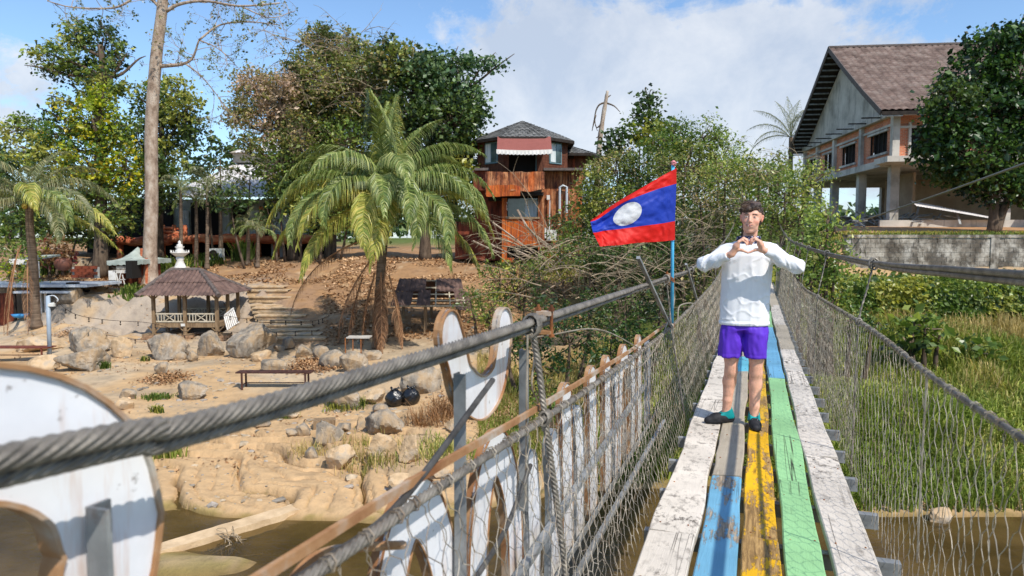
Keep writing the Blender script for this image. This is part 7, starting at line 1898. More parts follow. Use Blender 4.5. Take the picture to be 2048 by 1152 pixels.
def tree(name, label, cat, Y, blobs, trunk, size, pal_trunk='bark', tr=.3, group=None, limbs=True, tw='twig_dark', **kw):
    base = trunk[0]; t = thing(name, label, cat, base, group)
    m, twm, hubs = crown(blobs, Y, size, twigs=tw, **kw)
    tp = spline(trunk, 20); tm = MB(); tm.tube(tp, np.linspace(tr, tr * .45, 20) * (1 + .25 * np.exp(-np.linspace(0, 8, 20))), 10); tm.build('trunk', MT[pal_trunk], t, smooth=True)
    r_ = np.random.default_rng(99)
    if limbs:
        for c, R3 in hubs:
            i = int(np.clip(np.argmin(np.abs(tp[:, 2] - (c[2] - R3[2] * 1.1))), 4, 19)); a = tp[i]; mid = a * .45 + c * .55 + r_.normal(0, .25, 3) - (0, 0, .3)
            lm = MB(); lm.tube(spline([a, mid, c, c + (c - a) * .25], 12), np.linspace(tr * .38, .02, 12), 6); lm.build('branch', MT[pal_trunk], t, smooth=True)
    if twm.n: twm.build('twigs', MT[tw], t, kind='stuff')
    m.build('crown', MT['leaf'], t, kind='stuff')
    return t
def bush(name, label, Y, blobs, size, cat='shrub', group=None, tw='twig', stems=True, **kw):
    px, py, rx, ry, dY, _ = blobs[0]; b = G(px, Y + dY); t = thing(name, label, cat, b, group)
    m, twm, hubs = crown(blobs, Y, size, twigs=tw, **kw)
    if stems:
        for k, (c, R3) in enumerate(hubs):
            s_ = MB(); b2 = np.array((c[0] * .8 + b[0] * .2, c[1], min(gz(c[0], c[1]), c[2] - .4)))
            s_.tube(spline([b2, (b2 + c) / 2 + (.2 * sin(k * 3), 0, 0), c], 8), np.linspace(.09, .03, 8), 6); s_.build('stem', MT['bark'], t, smooth=True)
    if twm.n: twm.build('twigs', MT[tw], t, kind='stuff')
    m.build('foliage', MT['leaf'], t, kind='stuff'); return t

# --- left: open dark tree, yellow vine-clad tree, round tree behind the pale trunk
tree('leafy_tree', 'tall open-crowned green tree rising above the yellow-green one at far left', 'tree', 44,
 [(150, 70, 30, 36, 0, 'mid'), (205, 95, 42, 55, 1, 'dark'), (245, 120, 30, 45, 0, 'mid'), (110, 112, 50, 26, -1, 'mid'), (80, 135, 30, 18, 0, 'dark'), (150, 145, 50, 30, 1, 'dark'), (210, 160, 50, 40, 0, 'mid'), (115, 195, 38, 22, 0, 'mid'), (275, 120, 26, 34, 1, 'olive'), (100, 225, 18, 30, 0, 'dark'), (40, 255, 55, 26, 2, 'mid'), (190, 190, 22, 24, 0, 'mid')],
 [G(205, 44), P(203, 400, 44), P(196, 250, 44), P(205, 150, 44), P(200, 90, 44)], .24, tr=.34, dens=1.1, seed=2, thr=-.12, per=12)
tree('vine_clad_tree', 'tree smothered in bright yellow-green vines left of the pale trunk', 'tree', 41,
 [(205, 195, 26, 30, 0, 'yellow'), (185, 240, 48, 42, -.5, 'yellow'), (130, 262, 62, 40, 0, 'yellow'), (225, 260, 50, 50, .5, 'mid'), (110, 320, 52, 46, 0, 'mid'), (175, 325, 60, 50, -1, 'yellow'), (245, 335, 55, 60, 0, 'yellow'), (150, 385, 52, 48, 0, 'mid'), (220, 410, 60, 55, 0, 'mid'), (60, 300, 46, 40, 1, 'mid')],
 [G(200, 41), P(202, 450, 41), P(200, 330, 41), P(200, 210, 41)], .22, tr=.4, dens=1.15, seed=5, thr=-.42, spread=.3)
tree('round_tree', 'dense green tree directly behind the tall pale trunk', 'tree', 46,
 [(345, 185, 46, 34, 0, 'mid'), (300, 200, 40, 40, 1, 'mid'), (370, 225, 42, 42, -1, 'mid'), (335, 265, 62, 50, 0, 'dark'), (270, 280, 40, 50, 0, 'dark'), (330, 320, 40, 44, -1, 'mid'), (385, 245, 24, 30, 0, 'dark'), (300, 370, 60, 56, -2, 'dark')],
 [G(318, 46), P(318, 420, 46), P(322, 300, 46), P(325, 210, 46)], .24, tr=.3, dens=1.1, seed=8, thr=-.28)
# --- the big mixed tree in the middle
tree('pink_leaved_tree', 'half dry tree with brownish pink leaves above the white roofs', 'tree', 45.5,
 [(505, 175, 44, 46, 0, 'pink'), (560, 190, 48, 50, -1, 'pink'), (480, 225, 36, 36, 0, 'pink'), (545, 250, 66, 52, 0, 'pink'), (600, 270, 50, 60, -1, 'olive'), (500, 290, 30, 24, -2, 'olive'), (560, 335, 56, 46, -1, 'mid')],
 [G(585, 45), P(585, 420, 45), P(572, 330, 45), P(560, 250, 45)], .20, tr=.30, dens=1.5, seed=11, thr=-.30, per=11, tw_every=1, tw='twig')
tree('olive_tree', 'tall olive-green tree with bare twigs at the top behind the coconut palm', 'tree', 46,
 [(640, 90, 38, 44, 0, 'olive'), (690, 100, 46, 44, 0, 'olive'), (600, 150, 34, 46, 0, 'olive'), (655, 165, 70, 60, -1, 'olive'), (720, 180, 60, 70, -1, 'olive'), (640, 240, 66, 60, 0, 'olive'), (700, 280, 70, 60, -1, 'mid'), (620, 320, 60, 50, 0, 'mid'), (745, 130, 40, 50, 0, 'olive'), (590, 210, 50, 60, 0, 'olive'), (760, 230, 50, 60, -1, 'olive'), (590, 380, 60, 50, -1, 'mid'), (690, 370, 70, 60, -1, 'olive')],
 [G(660, 46), P(665, 420, 46), P(662, 300, 46), P(665, 180, 46)], .21, tr=.35, dens=1.7, seed=14, thr=-.45, tw_every=1, tw='twig')
tree('large_leaved_tree', 'dark tree with large round leaves standing left of the orange house', 'tree', 43.5,
 [(800, 130, 50, 48, 0, 'olive'), (850, 150, 55, 52, 0, 'blue'), (905, 175, 52, 48, 0, 'blue'), (830, 215, 75, 65, 0, 'dark'), (900, 240, 68, 60, -1, 'dark'), (945, 215, 30, 44, 0, 'blue'), (860, 300, 85, 62, 0, 'dark'), (925, 320, 48, 60, 0, 'mid'), (800, 330, 60, 60, 0, 'dark'), (880, 390, 60, 50, 0, 'dark'), (965, 130, 30, 14, 0, 'blue'), (995, 132, 12, 10, 0, 'blue'), (775, 95, 14, 18, 0, 'blue'), (905, 120, 40, 14, 0, 'blue')],
 [G(850, 43.5), P(852, 440, 43.5), P(855, 330, 43.5), P(860, 230, 43.5)], .25, tr=.35, dens=1.25, seed=17, thr=-.42, aspect=.40, per=10, spread=.5)
bush('undergrowth', 'dark bushy undergrowth between the restaurant and the coconut palm', 44, [(600, 390, 60, 40, 0, 'dark'), (650, 420, 70, 50, -1, 'mid'), (560, 395, 40, 34, 0, 'dark'), (700, 400, 60, 60, 0, 'dark'), (460, 400, 46, 26, -1, 'dark'), (540, 430, 30, 24, 0, 'dark')], .22, seed=19, dens=1.0, tw='twig_dark')
bush('garden_bush', 'green bushes behind the pool bar and the left palm', 43, [(40, 400, 60, 60, 0, 'dark'), (100, 440, 60, 50, 0, 'mid'), (160, 455, 50, 40, 0, 'mid'), (20, 470, 44, 40, 0, 'mid'), (240, 450, 40, 30, 1, 'dark'), (200, 470, 40, 30, 1, 'dark')], .2, seed=21, dens=1.0, tw='twig_dark')
bush('low_garden_plants', 'low garden plants with red flowers at the left edge', 38, [(30, 500, 34, 24, 0, 'mid'), (70, 520, 28, 24, 0, 'yellow'), (20, 540, 26, 20, 0, 'yellow'), (60, 560, 30, 16, -1, 'mid')], .16, seed=22, dens=1.2)
bush('crimson_shrub', 'shrub with dark crimson leaves in the garden behind the left palm', 40.5, [(112, 497, 30, 22, 0, 'red'), (95, 515, 22, 14, 0, 'red'), (128, 515, 18, 14, 0, 'red')], .24, seed=23, dens=1.6, aspect=.22, thr=-.6)
bush('background_bushes', 'far bushes closing the view behind the houses at left', 62, [(-60, 330, 90, 70, 0, 'dark'), (30, 360, 90, 60, 0, 'dark'), (430, 330, 60, 60, 0, 'dark'), (730, 400, 90, 90, 0, 'dark'), (920, 420, 60, 60, 0, 'dark')], .4, seed=24, dens=.45, stems=False, tw=None)

# --- the tall pale trunk, nearly leafless
def twiggy(m, p, d, L, r, depth, r_, bend=.35, leaves=None, flat=.5, seg=5):
    pts = [p]; dd = d.copy()
    for i in range(seg):
        dd = norm(dd + r_.normal(0, bend * .35, 3) * (1, flat, 1) + (0, 0, .03)); pts.append(pts[-1] + dd * L / seg)
    pts = np.array(pts); m.tube(pts, np.linspace(r, max(r * .4, .006), seg + 1), 7 if r > .05 else (5 if r > .02 else 3), False)
    if depth == 0:
        if leaves is not None: leaves.append(pts[-1]); leaves.append(pts[-2])
        return
    n = r_.integers(3, 5)
    for k in range(n):
        i = r_.integers(2, seg + 1) if k else seg
        u = norm(dd + r_.normal(0, .62, 3) * (1, flat, 1)); twiggy(m, pts[i], u, L * r_.uniform(.5, .72), r * .48, depth - 1, r_, bend, leaves, flat, seg)
def pale_tree():
    Y = 40.0; t = thing('pale_trunk_tree', 'very tall leafless tree with a smooth pale trunk behind the gazebo', 'tree', G(299, Y)); b = G(299, Y)
    m = MB(); tr = spline([b - (0, 0, .2), P(300, 500, Y), P(303, 400, Y), P(303, 250, Y), P(312, 120, Y), P(324, 20, Y), P(330, -60, Y), P(345, -200, Y)], 60); rr = np.interp(np.linspace(0, 1, 60), [0, .06, .15, .5, .75, 1], [.56, .43, .37, .33, .27, .15])
    rr = rr * (1 + .03 * fbm(tr * 1.5, 3, 5)); m.tube(tr, rr, 18); m.build('trunk', MT['bark_pale'], t, smooth=True)
    r_ = np.random.default_rng(8); lv = []
    main = [([P(318, 132, Y), P(340, 131, Y), P(365, 128, Y), P(385, 116, Y), P(398, 80, Y - .4)], .13, 2), ([P(372, 128, Y), P(400, 150, Y + .5), P(430, 185, Y + 1), P(470, 240, Y + 1.5)], .05, 2), ([P(398, 80, Y - .4), P(440, 50, Y), P(500, 44, Y), P(560, 50, Y)], .06, 2),
            ([P(398, 80, Y - .4), P(440, 100, Y), P(490, 150, Y)], .04, 2), ([P(333, 22, Y), P(360, 8, Y), P(410, 2, Y), P(480, 12, Y - 1), P(560, 6, Y - 1)], .11, 2), ([P(322, 18, Y), P(300, -2, Y), P(250, -20, Y)], .10, 2), ([P(262, 0, Y), P(235, 14, Y), P(200, 17, Y), P(140, 14, Y), P(95, 2, Y)], .07, 2), ([P(330, -10, Y), P(345, -50, Y), P(420, -60, Y)], .12, 2), ([P(480, 12, Y - 1), P(540, 35, Y - 1), P(590, 22, Y)], .04, 2)]
    for pts, r0, dp in main:
        c = spline(pts, 16); m = MB(); m.tube(c, np.linspace(r0, r0 * .35, 16), 8)
        for k in range(9):
            i = r_.integers(4, 16); d = norm(np.gradient(c, axis=0)[i] + r_.normal(0, .8, 3) * (1, .5, 1)); twiggy(m, c[i], d, r_.uniform(.7, 1.5), .022, dp, r_, leaves=lv, bend=.5)
        m.build('branch', MT['bark_pale'], t, smooth=True)
    lv = np.array(lv); lv = lv[r_.random(len(lv)) < .55]; m = MB(); C = np.repeat(lv, 3, 0) + r_.normal(0, .06, (len(lv) * 3, 3)); leaf_quads(m, C, np.full(len(C), .13), palcol('olive', C, r_), r_); m.build('young_leaves', MT['leaf'], t, kind='stuff')
pale_tree()
def dead_tree():
    Y = 47.0; b = G(1194, Y); t = thing('dead_tree', 'dead broken-topped tree with drooping bare branches behind the orange house', 'tree', b)
    m = MB(); m.tube(spline([b, P(1197, 320, Y), P(1204, 250, Y), P(1212, 200, Y), P(1215, 182, Y)], 18), np.linspace(.22, .09, 18) * (1 + .1 * np.sin(np.arange(18) * 1.9)), 9); m.build('trunk', MT['bark_pale'], t, smooth=True)
    for pts in ([(1210, 205), (1198, 210), (1191, 225), (1190, 245), (1195, 262)], [(1212, 206), (1228, 212), (1240, 224)], [(1205, 245), (1195, 255), (1190, 250)], [(1201, 282), (1214, 284), (1222, 280)], [(1202, 270), (1192, 276)], [(1213, 196), (1222, 190)], [(1191, 230), (1187, 248), (1184, 262)]):
        m = MB(); m.tube(spline([P(*p, Y) for p in pts], 10), np.linspace(.07, .02, 10), 5); m.build('branch', MT['twig_dark'], t, smooth=True)
dead_tree()

# --- palms
def frond(c, az, el, L, bend, col, r_, ll=.85, n=80, dead=False, twist=0., hang=1.0):
    """one feather leaf: rachis plus folded hanging leaflets"""
    k = 26; t = np.linspace(0, 1, k); e = el - bend * t ** 1.25; h = np.array((cos(az), sin(az), 0)); 
    d = h[None] * np.cos(e)[:, None] + np.array((0, 0, 1.))[None] * np.sin(e)[:, None]; side0 = np.array((-sin(az), cos(az), 0))
    d = norm(d + side0[None] * (twist * t)[:, None]); p = c + np.concatenate([[np.zeros(3)], np.cumsum(d[:-1] * L / (k - 1), 0)]); m = MB()
    m.tube(p, np.linspace(.035, .006, k), 4, False, col=np.array(col[0]) * 1.1)
    ts = np.linspace(.13, .995, n); pp = np.array([np.interp(ts, t, p[:, j]) for j in range(3)]).T; dd = norm(np.array([np.interp(ts, t, d[:, j]) for j in range(3)]).T); sd = norm(np.cross(dd, (0, 0, 1))); upv = np.cross(sd, dd)
    pr = np.sin(np.clip(ts * 1.08, 0, 1) * pi * .86 + .28) ** .8; cols = np.array(col)
    for sgn in (-1, 1):
        LL = (ll * pr * r_.uniform(.85, 1.1, n))[:, None]; o = norm(sd * sgn * 1.0 + dd * (.55 + .7 * ts)[:, None] + upv * (.30 if not dead else -.2) + r_.normal(0, .07, (n, 3)))
        g = np.array((0, 0, -1.)); a0 = pp; a1 = a0 + o * LL * .36; o2 = norm(o + g * hang * .8); a2 = a1 + o2 * LL * .34; o3 = norm(o2 + g * hang * 1.3); a3 = a2 + o3 * LL * .32
        w = norm(np.cross(o, upv * .6 + dd * .4 + r_.normal(0, .3, (n, 3)))); wd = .0135 * (ll / .85) * (1 if not dead else .95)
        V = np.stack([a0 - w * wd * .6, a0 + w * wd * .6, a1 - w * wd, a1 + w * wd, a2 - w * wd * .8, a2 + w * wd * .8, a3 - w * wd * .12, a3 + w * wd * .12], 1)
        b = (np.arange(n) * 8)[:, None]; q = np.concatenate([b + np.array([[0, 1, 3, 2]]), b + np.array([[2, 3, 5, 4]]), b + np.array([[4, 5, 7, 6]])])
        ci = cols[r_.integers(0, len(cols), n)] * r_.uniform(.82, 1.18, (n, 1)); m.add(V.reshape(-1, 3), q, c=np.repeat(ci, 8, 0))
    return m
GREENF = [L3(110, 126, 62), L3(136, 148, 80), L3(88, 108, 54), L3(164, 168, 104)]; YELF = [L3(150, 156, 70), L3(176, 172, 84), L3(124, 138, 60), L3(196, 184, 100)]
GREYF = [L3(104, 112, 72), L3(134, 136, 92), L3(84, 94, 60), L3(156, 150, 110)]; DEADF = [L3(150, 112, 82), L3(176, 138, 104), L3(122, 90, 66)]
def palm(label, trunk, tr, fronds, L, ll=.85, seed=1, name='palm_tree', n=80, nuts=0, bark='bark_palm', group=None):
    r_ = np.random.default_rng(seed); t = thing(name, label, 'palm tree', trunk[0], group); tp = spline(trunk, 40)
    rr = np.linspace(tr * 1.25, tr * .85, 40) * (1 + .05 * (np.arange(40) % 2)) ; rr[:3] *= 1.25; m = MB(); m.tube(tp, rr, 12); m.build('trunk', MT[bark], t, smooth=True)
    c = tp[-1]
    for (az, el, Lf, bend, pal) in fronds:
        az, el, bend = R(az), R(el), R(bend); col = dict(g=GREENF, y=YELF, s=GREYF, d=DEADF)[pal]
        frond(c + (0, 0, r_.uniform(-.1, .15)), az, el, L * Lf, bend, col, r_, ll, n, dead=pal == 'd', twist=r_.uniform(-.3, .3), hang=r_.uniform(1.1, 1.8) if pal != 'd' else 1.3).build('frond', MT['frond'], t)
    for k in range(nuts): m = MB(); a = k * 2.3; m.ico(c + (.28 * cos(a), .28 * sin(a), -.25 - .1 * (k % 2)), (.13, .13, .16), 2); m.build('coconut', MT['nut'], t, smooth=True)
    return t
MT['nut'] = mat('coconut', [lin(150, 140, 60), lin(176, 150, 70)], rough=.6)
# azimuth: 0 = right in the picture, 90 = away, 180 = left, 270 = towards the camera
Yp = 27.6
fr = [(178, 62, 1.0, 128, 'g'), (200, 40, 1.02, 118, 'y'), (160, 30, 1.05, 110, 'g'), (188, 12, 1.0, 88, 'y'), (215, 28, 1.0, 120, 'g'), (150, 70, .95, 100, 'g'), (5, 58, 1.0, 128, 'g'), (-20, 40, 1.0, 122, 'g'), (20, 30, 1.02, 108, 'y'), (-8, 14, 1.0, 92, 'g'), (-35, 24, .95, 118, 'g'), (90, 84, .95, 45, 'g'), (60, 76, .95, 60, 'g'), (270, 80, 1.0, 72, 'g'), (250, 58, 1.0, 120, 'g'), (290, 56, 1.0, 122, 'g'), (235, 30, 1.0, 122, 'y'), (305, 28, .95, 125, 'g'), (262, 22, .95, 118, 'y'), (280, 4, .92, 92, 'y'), (120, 60, 1, 100, 'g'), (40, 66, 1, 104, 'g'), (225, -6, .95, 72, 'y'), (318, 0, .9, 84, 'g'), (170, -8, .95, 70, 'g'), (12, -4, .92, 76, 'y'), (90, 30, 1, 90, 'g'), (75, 88, .85, 14, 'g'), (100, 84, .85, 18, 'y'), (182, 48, 1, 140, 'g'), (207, 52, 1, 134, 'g'), (-2, 50, 1, 138, 'g'), (-28, 52, .98, 136, 'g'), (242, 44, .95, 136, 'g'), (298, 42, .95, 136, 'g'), (140, 44, 1, 120, 'g'), (30, 50, 1, 124, 'g'), (276, 48, .95, 132, 'g'), (165, 74, 1, 112, 'g'), (15, 74, 1, 112, 'g')]
palm('large coconut palm with drooping yellow-green fronds at the centre of the picture', [G(756, Yp), P(757, 640, Yp), P(762, 540, Yp), P(770, 452, Yp), P(772, 410, Yp)], .17, fr, 5.3, 1.05, seed=4, n=150, nuts=5)
# brown fronds hanging down the trunk
t = thing('dry_fronds', 'brown dry fronds and fibre hanging down the trunk of the central coconut palm', 'dry fronds', P(755, 560, Yp)); r_ = np.random.default_rng(5)
for (px, py, az, el, L_, bd) in ((735, 478, 185, -18, 4.4, 62), (742, 520, 215, -50, 3.4, 36), (762, 545, 280, -66, 3.2, 20), (772, 540, 250, -70, 3.0, 18), (750, 545, 160, -72, 3.0, 14), (778, 550, 330, -72, 3.0, 14), (725, 556, 205, -70, 2.6, 14), (760, 560, 268, -76, 2.9, 10)):
    frond(P(px, py, Yp - .2), R(az), R(el), L_, R(bd), DEADF, r_, .62, 90, dead=True, hang=1.6).build('dry_frond', MT['litter'], t)
Yq = 33.5
fr = [(175, 50, 1, 120, 's'), (150, 30, 1, 110, 's'), (200, 30, 1, 120, 'g'), (10, 46, 1, 120, 's'), (-10, 26, 1.05, 112, 's'), (30, 40, 1, 110, 's'), (-30, 30, 1, 120, 'g'), (90, 70, 1, 70, 's'), (270, 64, 1, 110, 's'), (240, 40, 1, 120, 's'), (300, 40, 1, 120, 'y'), (60, 60, 1, 90, 's'), (120, 58, 1, 90, 's'), (0, 8, 1.1, 66, 'y'), (330, 8, 1, 90, 's'), (190, 5, 1, 90, 's'), (260, 10, .9, 100, 's'), (5, -14, 1.05, 42, 'y')]
palm('coconut palm with grey-green fronds at the left edge of the picture', [G(72, Yq), P(70, 600, Yq), P(66, 520, Yq), P(60, 460, Yq), P(58, 402, Yq)], .18, fr, 4.5, .95, seed=6, n=96, nuts=4)
t = thing('hanging_dry_fronds', 'long brown dead fronds hanging beside the left palm trunk', 'dry fronds', P(40, 560, Yq)); 
for (px, py, az, el, L_, bd) in ((42, 490, 190, -70, 4.6, 20), (36, 500, 250, -76, 4.4, 12), (55, 520, 300, -60, 3.6, 20), (30, 520, 200, -80, 3.8, 6)): frond(P(px, py, Yq - .6), R(az), R(el), L_, R(bd), DEADF, r_, .5, 46, dead=True, hang=1.6).build('dry_frond', MT['litter'], t)
# small palms in front of the restaurant and a far one by the hall
for k, (px, pb, pc, Y, lab, L_) in enumerate(((361, 540, 380, 43, 'slim palm with a grey stem directly above the white fountain', 2.6), (414, 525, 370, 43.5, 'slim feathery palm standing between two red posts of the restaurant', 2.8), (440, 520, 400, 46, 'dusty feathery palm near the white roof corner', 2.2), (496, 515, 452, 44, 'small broad palm before the pale wall panels', 1.6), (515, 515, 462, 43.2, 'small dark palm just left of the coconut palm fronds', 1.7), (392, 520, 402, 44.5, 'short bushy palm beside the slim palms', 2.2))):
    fr = [(a, e, 1, b_, c_) for a, e, b_, c_ in ((170, 50, 110, 's'), (200, 30, 110, 'g'), (10, 46, 115, 's'), (-15, 25, 110, 'g'), (90, 74, 60, 's'), (270, 60, 120, 's'), (240, 30, 125, 'g'), (300, 34, 125, 's'), (140, 60, 100, 's'), (45, 62, 100, 's'))]
    palm(lab, [G(px, Y), P(px + 1, (pb + pc) / 2, Y), P(px, pc, Y)], .10, fr, L_, .55, seed=30 + k, name='small_palm', n=40, group='small palms before the restaurant')
fr = [(a, e, 1, b_, 's') for a, e, b_ in ((170, 50, 90), (200, 30, 100), (10, 46, 95), (-15, 25, 100), (90, 80, 30), (270, 60, 80), (150, 64, 60), (45, 62, 70), (120, 76, 40), (60, 78, 40), (185, 12, 80), (330, 20, 90))]
palm('far palm showing above the shrubs left of the brick hall', [G(1578, 62), P(1580, 400, 62), P(1582, 275, 62)], .2, fr, 4.2, .9, seed=44, n=54)

# --- shrubs of the far bank right of the flag
bush('vine_cone', 'cone shaped dark tree wrapped in vines above the shrubs right of the dead tree', 35, [(1297, 190, 13, 20, 0, 'dark'), (1296, 222, 26, 26, 0, 'dark'), (1280, 262, 40, 34, 0, 'mid'), (1318, 275, 40, 36, 0, 'mid'), (1240, 290, 36, 34, 0, 'dark')], .22, cat='tree', seed=51, dens=1.5, thr=-.7, tw='twig_dark')
SH = [
 ('shrub behind the flagpole, dense and dark green', 31, [(1235, 340, 50, 46, 0, 'olive'), (1275, 350, 40, 50, 0, 'dark'), (1240, 400, 60, 40, -1, 'mid')], .17),
 ('yellow-green shrub between the orange house and the flag', 33, [(1190, 350, 30, 40, 0, 'olive'), (1180, 400, 30, 40, 0, 'olive'), (1205, 370, 30, 50, -1, 'lime'), (1165, 450, 34, 34, -1, 'olive')], .18),
 ('tall sunlit shrub right of the flag, rising above the head of the person', 29, [(1345, 270, 50, 34, 0, 'mid'), (1400, 275, 60, 44, 0, 'mid'), (1370, 330, 70, 50, -1, 'olive'), (1440, 310, 60, 50, 0, 'lime'), (1330, 310, 40, 50, 0, 'mid')], .17),
 ('bright yellow-green shrub behind the head of the person', 26, [(1450, 355, 66, 46, 0, 'lime'), (1520, 340, 66, 46, 0, 'olive'), (1490, 400, 70, 50, -1, 'olive'), (1400, 400, 60, 56, 0, 'olive'), (1560, 350, 50, 40, 0, 'mid')], .15),
 ('light green shrub against the left end of the brick hall', 24, [(1570, 385, 60, 46, 0, 'mid'), (1610, 360, 50, 50, 1, 'lime'), (1600, 430, 60, 50, 0, 'lime'), (1560, 450, 50, 44, 0, 'olive')], .14),
 ('leafy bright green bush touching the right hand cable', 19.5, [(1655, 440, 42, 40, 0, 'lime'), (1640, 490, 46, 46, 0, 'mid'), (1670, 530, 40, 50, 0, 'mid'), (1620, 550, 40, 50, 0, 'mid'), (1600, 500, 30, 30, 0, 'mid')], .17),
 ('dim twiggy shrub left of the raised elbow', 27, [(1400, 470, 60, 50, 0, 'olive'), (1360, 500, 50, 46, -1, 'dark'), (1440, 440, 40, 40, 0, 'olive'), (1330, 440, 50, 50, 1, 'dark')], .14),
 ('dark green shrub under the flag', 26, [(1180, 500, 60, 40, 0, 'dark'), (1240, 520, 70, 46, 0, 'dark'), (1300, 540, 60, 50, 0, 'dark'), (1120, 520, 60, 40, 1, 'mid')], .16),
]
for k, (lab, Y, bl, sz) in enumerate(SH): bush('shrub', lab, Y, bl, sz * .74, seed=60 + k, dens=2.1, thr=-.6, tw='twig' if k in (3, 6) else 'twig_dark', per=22, spread=.30, aspect=.26)
RV = [
 ('bush in the gully left of the ruined stairs of shrubs, below the orange house', 27, [(1000, 560, 50, 40, 0, 'mid'), (1050, 580, 50, 46, 0, 'dark'), (980, 620, 46, 36, -1, 'mid'), (940, 600, 30, 26, 0, 'mid')], .15),
 ('dark bush filling the gully behind the second letter', 21.5, [(1080, 640, 60, 50, 0, 'dark'), (1140, 680, 60, 60, -1, 'deep'), (1080, 720, 50, 50, -1, 'deep'), (1180, 620, 60, 50, 1, 'dark'), (1020, 690, 40, 40, 0, 'mid')], .15),
 ('shaded bush behind the left net near the flagpole foot', 22, [(1250, 620, 60, 50, 0, 'dark'), (1320, 620, 50, 56, 0, 'dark'), (1280, 690, 60, 50, -1, 'deep'), (1220, 700, 50, 50, -1, 'deep')], .15),
 ('low green bush on the bank behind the left net', 17.5, [(1100, 800, 50, 40, 0, 'mid'), (1160, 830, 50, 40, 0, 'dark'), (1050, 850, 36, 28, 0, 'mid')], .12),
 ('bush beside the far end of the deck on the left', 23, [(1400, 570, 40, 40, 0, 'olive'), (1450, 540, 40, 40, 2, 'olive'), (1480, 500, 40, 40, 5, 'mid')], .13),
 ('low green weeds before the orange house steps', 33, [(1040, 530, 40, 18, 0, 'mid'), (1080, 545, 46, 22, 0, 'lime'), (960, 600, 30, 24, -2, 'mid')], .14),
 ('round green clump beside the cooler unit of the orange house', 39, [(1120, 450, 22, 26, 0, 'dark'), (1135, 470, 24, 22, 0, 'mid')], .18),
 ('bush right of the bridge at the foot of the vine wall', 19, [(1660, 610, 40, 40, 0, 'mid'), (1700, 640, 44, 34, 0, 'mid'), (1620, 640, 34, 40, 0, 'dark'), (1740, 660, 40, 30, 0, 'dark')], .13),
]
for k, (lab, Y, bl, sz) in enumerate(RV): bush('gully_bush', lab, Y, bl, sz * .8, seed=80 + k, dens=1.8, thr=-.55, tw='twig_dark', per=18, spread=.26, aspect=.26)

bush('backing_shrubs', 'dense mass of green shrubs filling the bank behind the flag and the dry twigs', 33, [(1240, 420, 110, 90, 0, 'mid'), (1340, 400, 110, 100, 0, 'mid'), (1440, 390, 110, 90, 0, 'lime'), (1540, 400, 90, 80, 0, 'mid'), (1180, 500, 90, 60, -2, 'mid'), (1290, 520, 120, 70, -3, 'dark'), (1410, 520, 100, 70, -3, 'mid'), (1330, 300, 60, 40, 0, 'mid')], .17, seed=71, dens=1.1, thr=-.7, tw=None, per=18)
bush('roof_side_shrub', 'thin olive shrub in front of the white restaurant roof', 46, [(440, 320, 40, 40, 0, 'olive'), (500, 350, 50, 40, 0, 'olive'), (420, 390, 40, 34, 0, 'mid')], .2, seed=72, dens=.55, tw='twig')
# dry arching branches tangled over the gully
def tangle(label, Y, region, n, seed, L=(1.5, 3.6), mt='twig', r0=.022, name='dry_branches'):
    r_ = np.random.default_rng(seed); m = MB()
    for k in range(n):
        px, py = r_.uniform(region[0], region[2]), r_.uniform(region[1], region[3]); p = P(px, py, Y + r_.uniform(-2, 2)); d = norm(np.array((r_.choice([-1, 1]) * r_.uniform(.3, 1), r_.uniform(-.4, .3), r_.uniform(.05, .9))))
        pts = [p]; Ls = r_.uniform(*L); dd = d
        for i in range(9): dd = norm(dd + np.array((0, 0, -.10)) + r_.normal(0, .10, 3)); pts.append(pts[-1] + dd * Ls / 9)
        pts = np.array(pts); rr = r0 * r_.uniform(.4, 1.3); m.tube(pts, np.linspace(rr, rr * .3, 10), 4 if rr > .02 else 3, False)
        for q in range(3):
            i = r_.integers(2, 9); u = norm(dd + r_.normal(0, .7, 3)); m.tube(np.array([pts[i], pts[i] + u * .3 + (0, 0, .03), pts[i] + u * .7 - (0, 0, .06)]), [rr * .5, rr * .35, rr * .15], 3, False)
    return tag(m.build(name, MT[mt], kind='stuff'), label, 'branches')
tangle('bare arching branches over the slope below the orange house', 27, (1010, 470, 1260, 600), 80, 3)
tangle('dry brown twigs tangled under the flag', 24, (1180, 520, 1420, 640), 80, 4, L=(.8, 2.2), r0=.014)
tangle('dry twigs mixed into the shrub left of the person', 25, (1320, 420, 1470, 560), 50, 5, L=(.8, 2.2), r0=.014)
tangle('thin bare twigs standing above the olive tree', 45, (560, 60, 760, 240), 170, 6, L=(1.5, 3.2), r0=.022)
tangle('thin bare twigs through the yellow-green shrubs', 25.5, (1430, 300, 1620, 420), 30, 7, L=(.6, 1.6), r0=.010)
m = MB()
for pts in ([(1030, 500), (1090, 525), (1150, 523), (1195, 520), (1215, 560)], [(1195, 520), (1160, 545), (1110, 570), (1080, 590)], [(1215, 560), (1230, 530), (1250, 480)], [(945, 482), (985, 500), (1010, 508)], [(965, 480), (1005, 500), (1050, 520)], [(985, 445), (1020, 470), (1060, 500), (1100, 530)], [(1035, 420), (1060, 460), (1110, 500), (1160, 540)], [(1050, 450), (1090, 490), (1150, 520)]):
    m.tube(spline([P(*p, 30 + (p[0] % 7) * .2) for p in pts], 14), np.linspace(.05, .018, 14), 5, False)
tag(m.build('fallen_branch', MT['bark_pale'], kind='stuff'), 'pale fallen branches reaching in front of the orange house', 'branches')

